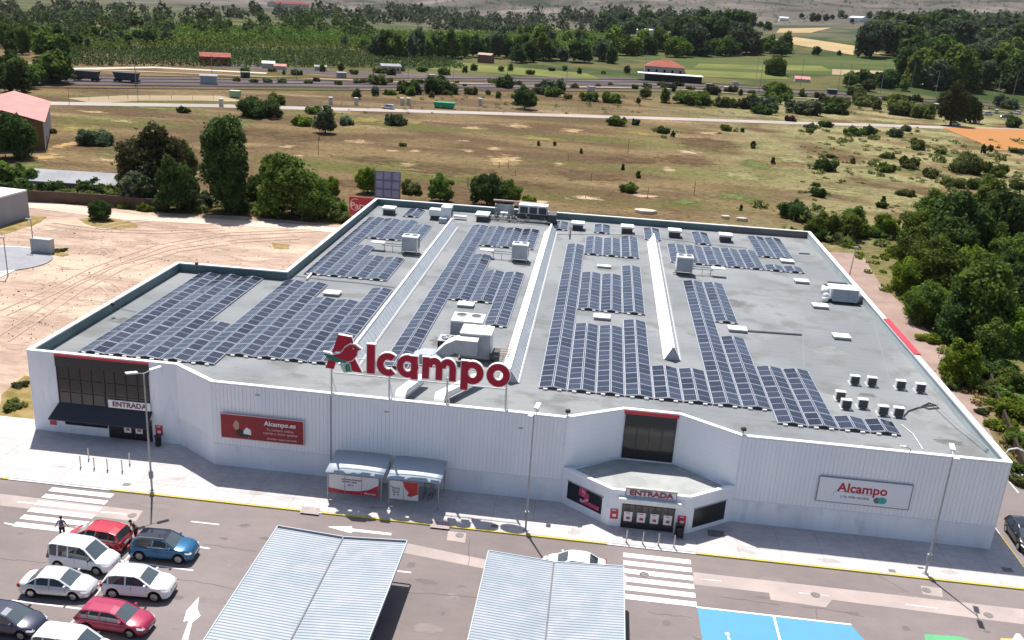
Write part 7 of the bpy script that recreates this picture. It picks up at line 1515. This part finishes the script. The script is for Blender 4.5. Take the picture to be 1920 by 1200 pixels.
def orch(px, rows, per, m, lab, h, seed):
    """orchard rows between two edges given as pixel quads"""
    R = random.Random(seed); P = [att(*q) for q in px]; S = []
    for j in range(rows):
        a = P[0].lerp(P[3], j/(rows-1)); b = P[1].lerp(P[2], j/(rows-1))
        for i in range(per): q = a.lerp(b, (i+R.uniform(.2, .8))/per); S.append((q.x, q.y, terr(q.x, q.y)-.2, h*R.uniform(.75, 1.2)))
    o = mass('orchard', S, 34, m, 1.1, seed); st(o, lab, 'orchard')
orch([(95, 122), (880, 128), (800, 100), (95, 92)], 10, 90, leafmat('orchard_leaves', (.075, .14, .035), (.05, .09, .03)), 'dense orchard rows just beyond the railway', 1.3, 1)
orch([(95, 94), (1000, 88), (980, 78), (120, 76)], 5, 100, G_MID, 'darker orchard rows further back', 2.0, 2)
orch([(200, 70), (1150, 88), (1120, 62), (330, 52)], 9, 120, leafmat('orchard_lime', (.13, .19, .03), (.08, .13, .025)), 'bright lime green tree rows in the middle distance', 2.2, 3)
st(mass('wood', [q for q in spots(-60, 1330, lambda x: 18+(x*.012), lambda x: 52+(x*.012), 420, 11, 24, 4) if sin(q[0]*.011+1)+sin(q[1]*.007+q[0]*.004) > -.75], 60, G_PINE, 1.2, 4), 'dark far wood along the top of the photo', 'wood')
st(mass('wood', spots(-60, 700, lambda x: 40, lambda x: 74, 130, 14, 26, 5), 60, G_DARK, 1.1, 5), 'dark scattered wood at the upper left', 'wood')
st(mass('wood', spots(1640, 1980, lambda x: 48, lambda x: 100, 150, 26, 40, 6), 60, G_PINE, 1.2, 6), 'dark wooded slope at the upper right', 'wood')
st(mass('scrub', spots(560, 1980, lambda x: 2, lambda x: 46, 900, 2., 7.5, 7), 14, G_GREY, .8, 7), 'low dark scrub dotted over the bare hills', 'scrub')
st(mass('undergrowth', spots(640, 1980, lambda x: 178, lambda x: 214, 170, 4, 10, 8), 26, G_OLIVE, .7, 8), 'low weedy undergrowth between the railway and the road', 'undergrowth')
st(mass('undergrowth', spots(1500, 1960, lambda x: 262, lambda x: 345, 220, 5, 13, 9), 30, G_OLIVE, .5, 9), 'low scrubby undergrowth over the right part of the field', 'undergrowth')
st(mass('undergrowth', [s for s in spots(-20, 1900, lambda x: 215 if x > 90 else 300, lambda x: 372, 2600, 1.5, 4.2, 10) if not (-95 < s[0] < -34 and s[1] < 150)], 9, leafmat('dry_weed', (.17, .13, .05), (.075, .08, .025)), .5, 10), 'small dry weeds over the field', 'undergrowth')
st(mass('undergrowth', FBS, 45, G_OLIVE, .55, 15), 'ragged low growth round the shrubs of the field', 'undergrowth')
_rn = random.Random(12); S_ = []
for _ in range(260):
    x, y = _rn.uniform(42.5, 70), _rn.uniform(62, 165)
    if x > 40.5+max(0, (y-60))*.03 and not (y < 84 and x < 45): S_.append((x, y, -.1, _rn.uniform(.3, .9)))
st(mass('undergrowth', S_, 60, G_BRIGHT, .55, 12), 'green ground cover under the right grove', 'undergrowth')
_rn = random.Random(13); S_ = [(_rn.uniform(-112, -36), _rn.uniform(150.5, 160), -.1, _rn.uniform(.5, 1.2)) for _ in range(130)]
st(mass('undergrowth', S_, 60, G_OLIVE, .6, 13), 'weedy strip behind the sandy lot', 'undergrowth')
_rn = random.Random(14); S_ = [(40.3+_rn.uniform(0, 3)+max(0, (y-85))*.03, y, -.05, _rn.uniform(.15, .45)) for y in [_rn.uniform(60, 100) for _ in range(120)]]
st(mass('dry_grass', S_, 40, mat('dry_grass_blades', (.26, .17, .07), .9, c2=(.16, .13, .05), sc=.6), .6, 14), 'dry brown grass verge right of the building', 'grass')

# distance haze: one even volume round the whole place
hb = MB(); hb.box(0, 0, -28, 25000, 25000, 340); ho = tag(hb.build('haze', MATS['skin']), kind='stuff')
hm = bpy.data.materials.new('haze_air'); hm.use_nodes = True; hn = hm.node_tree; hn.nodes.clear(); ov = hn.nodes.new('ShaderNodeOutputMaterial'); pv_ = hn.nodes.new('ShaderNodeVolumePrincipled'); pv_.inputs['Density'].default_value = .000022; pv_.inputs['Color'].default_value = (.80, .84, .95, 1); hn.links.new(pv_.outputs[0], ov.inputs['Volume']); ho.data.materials[0] = hm
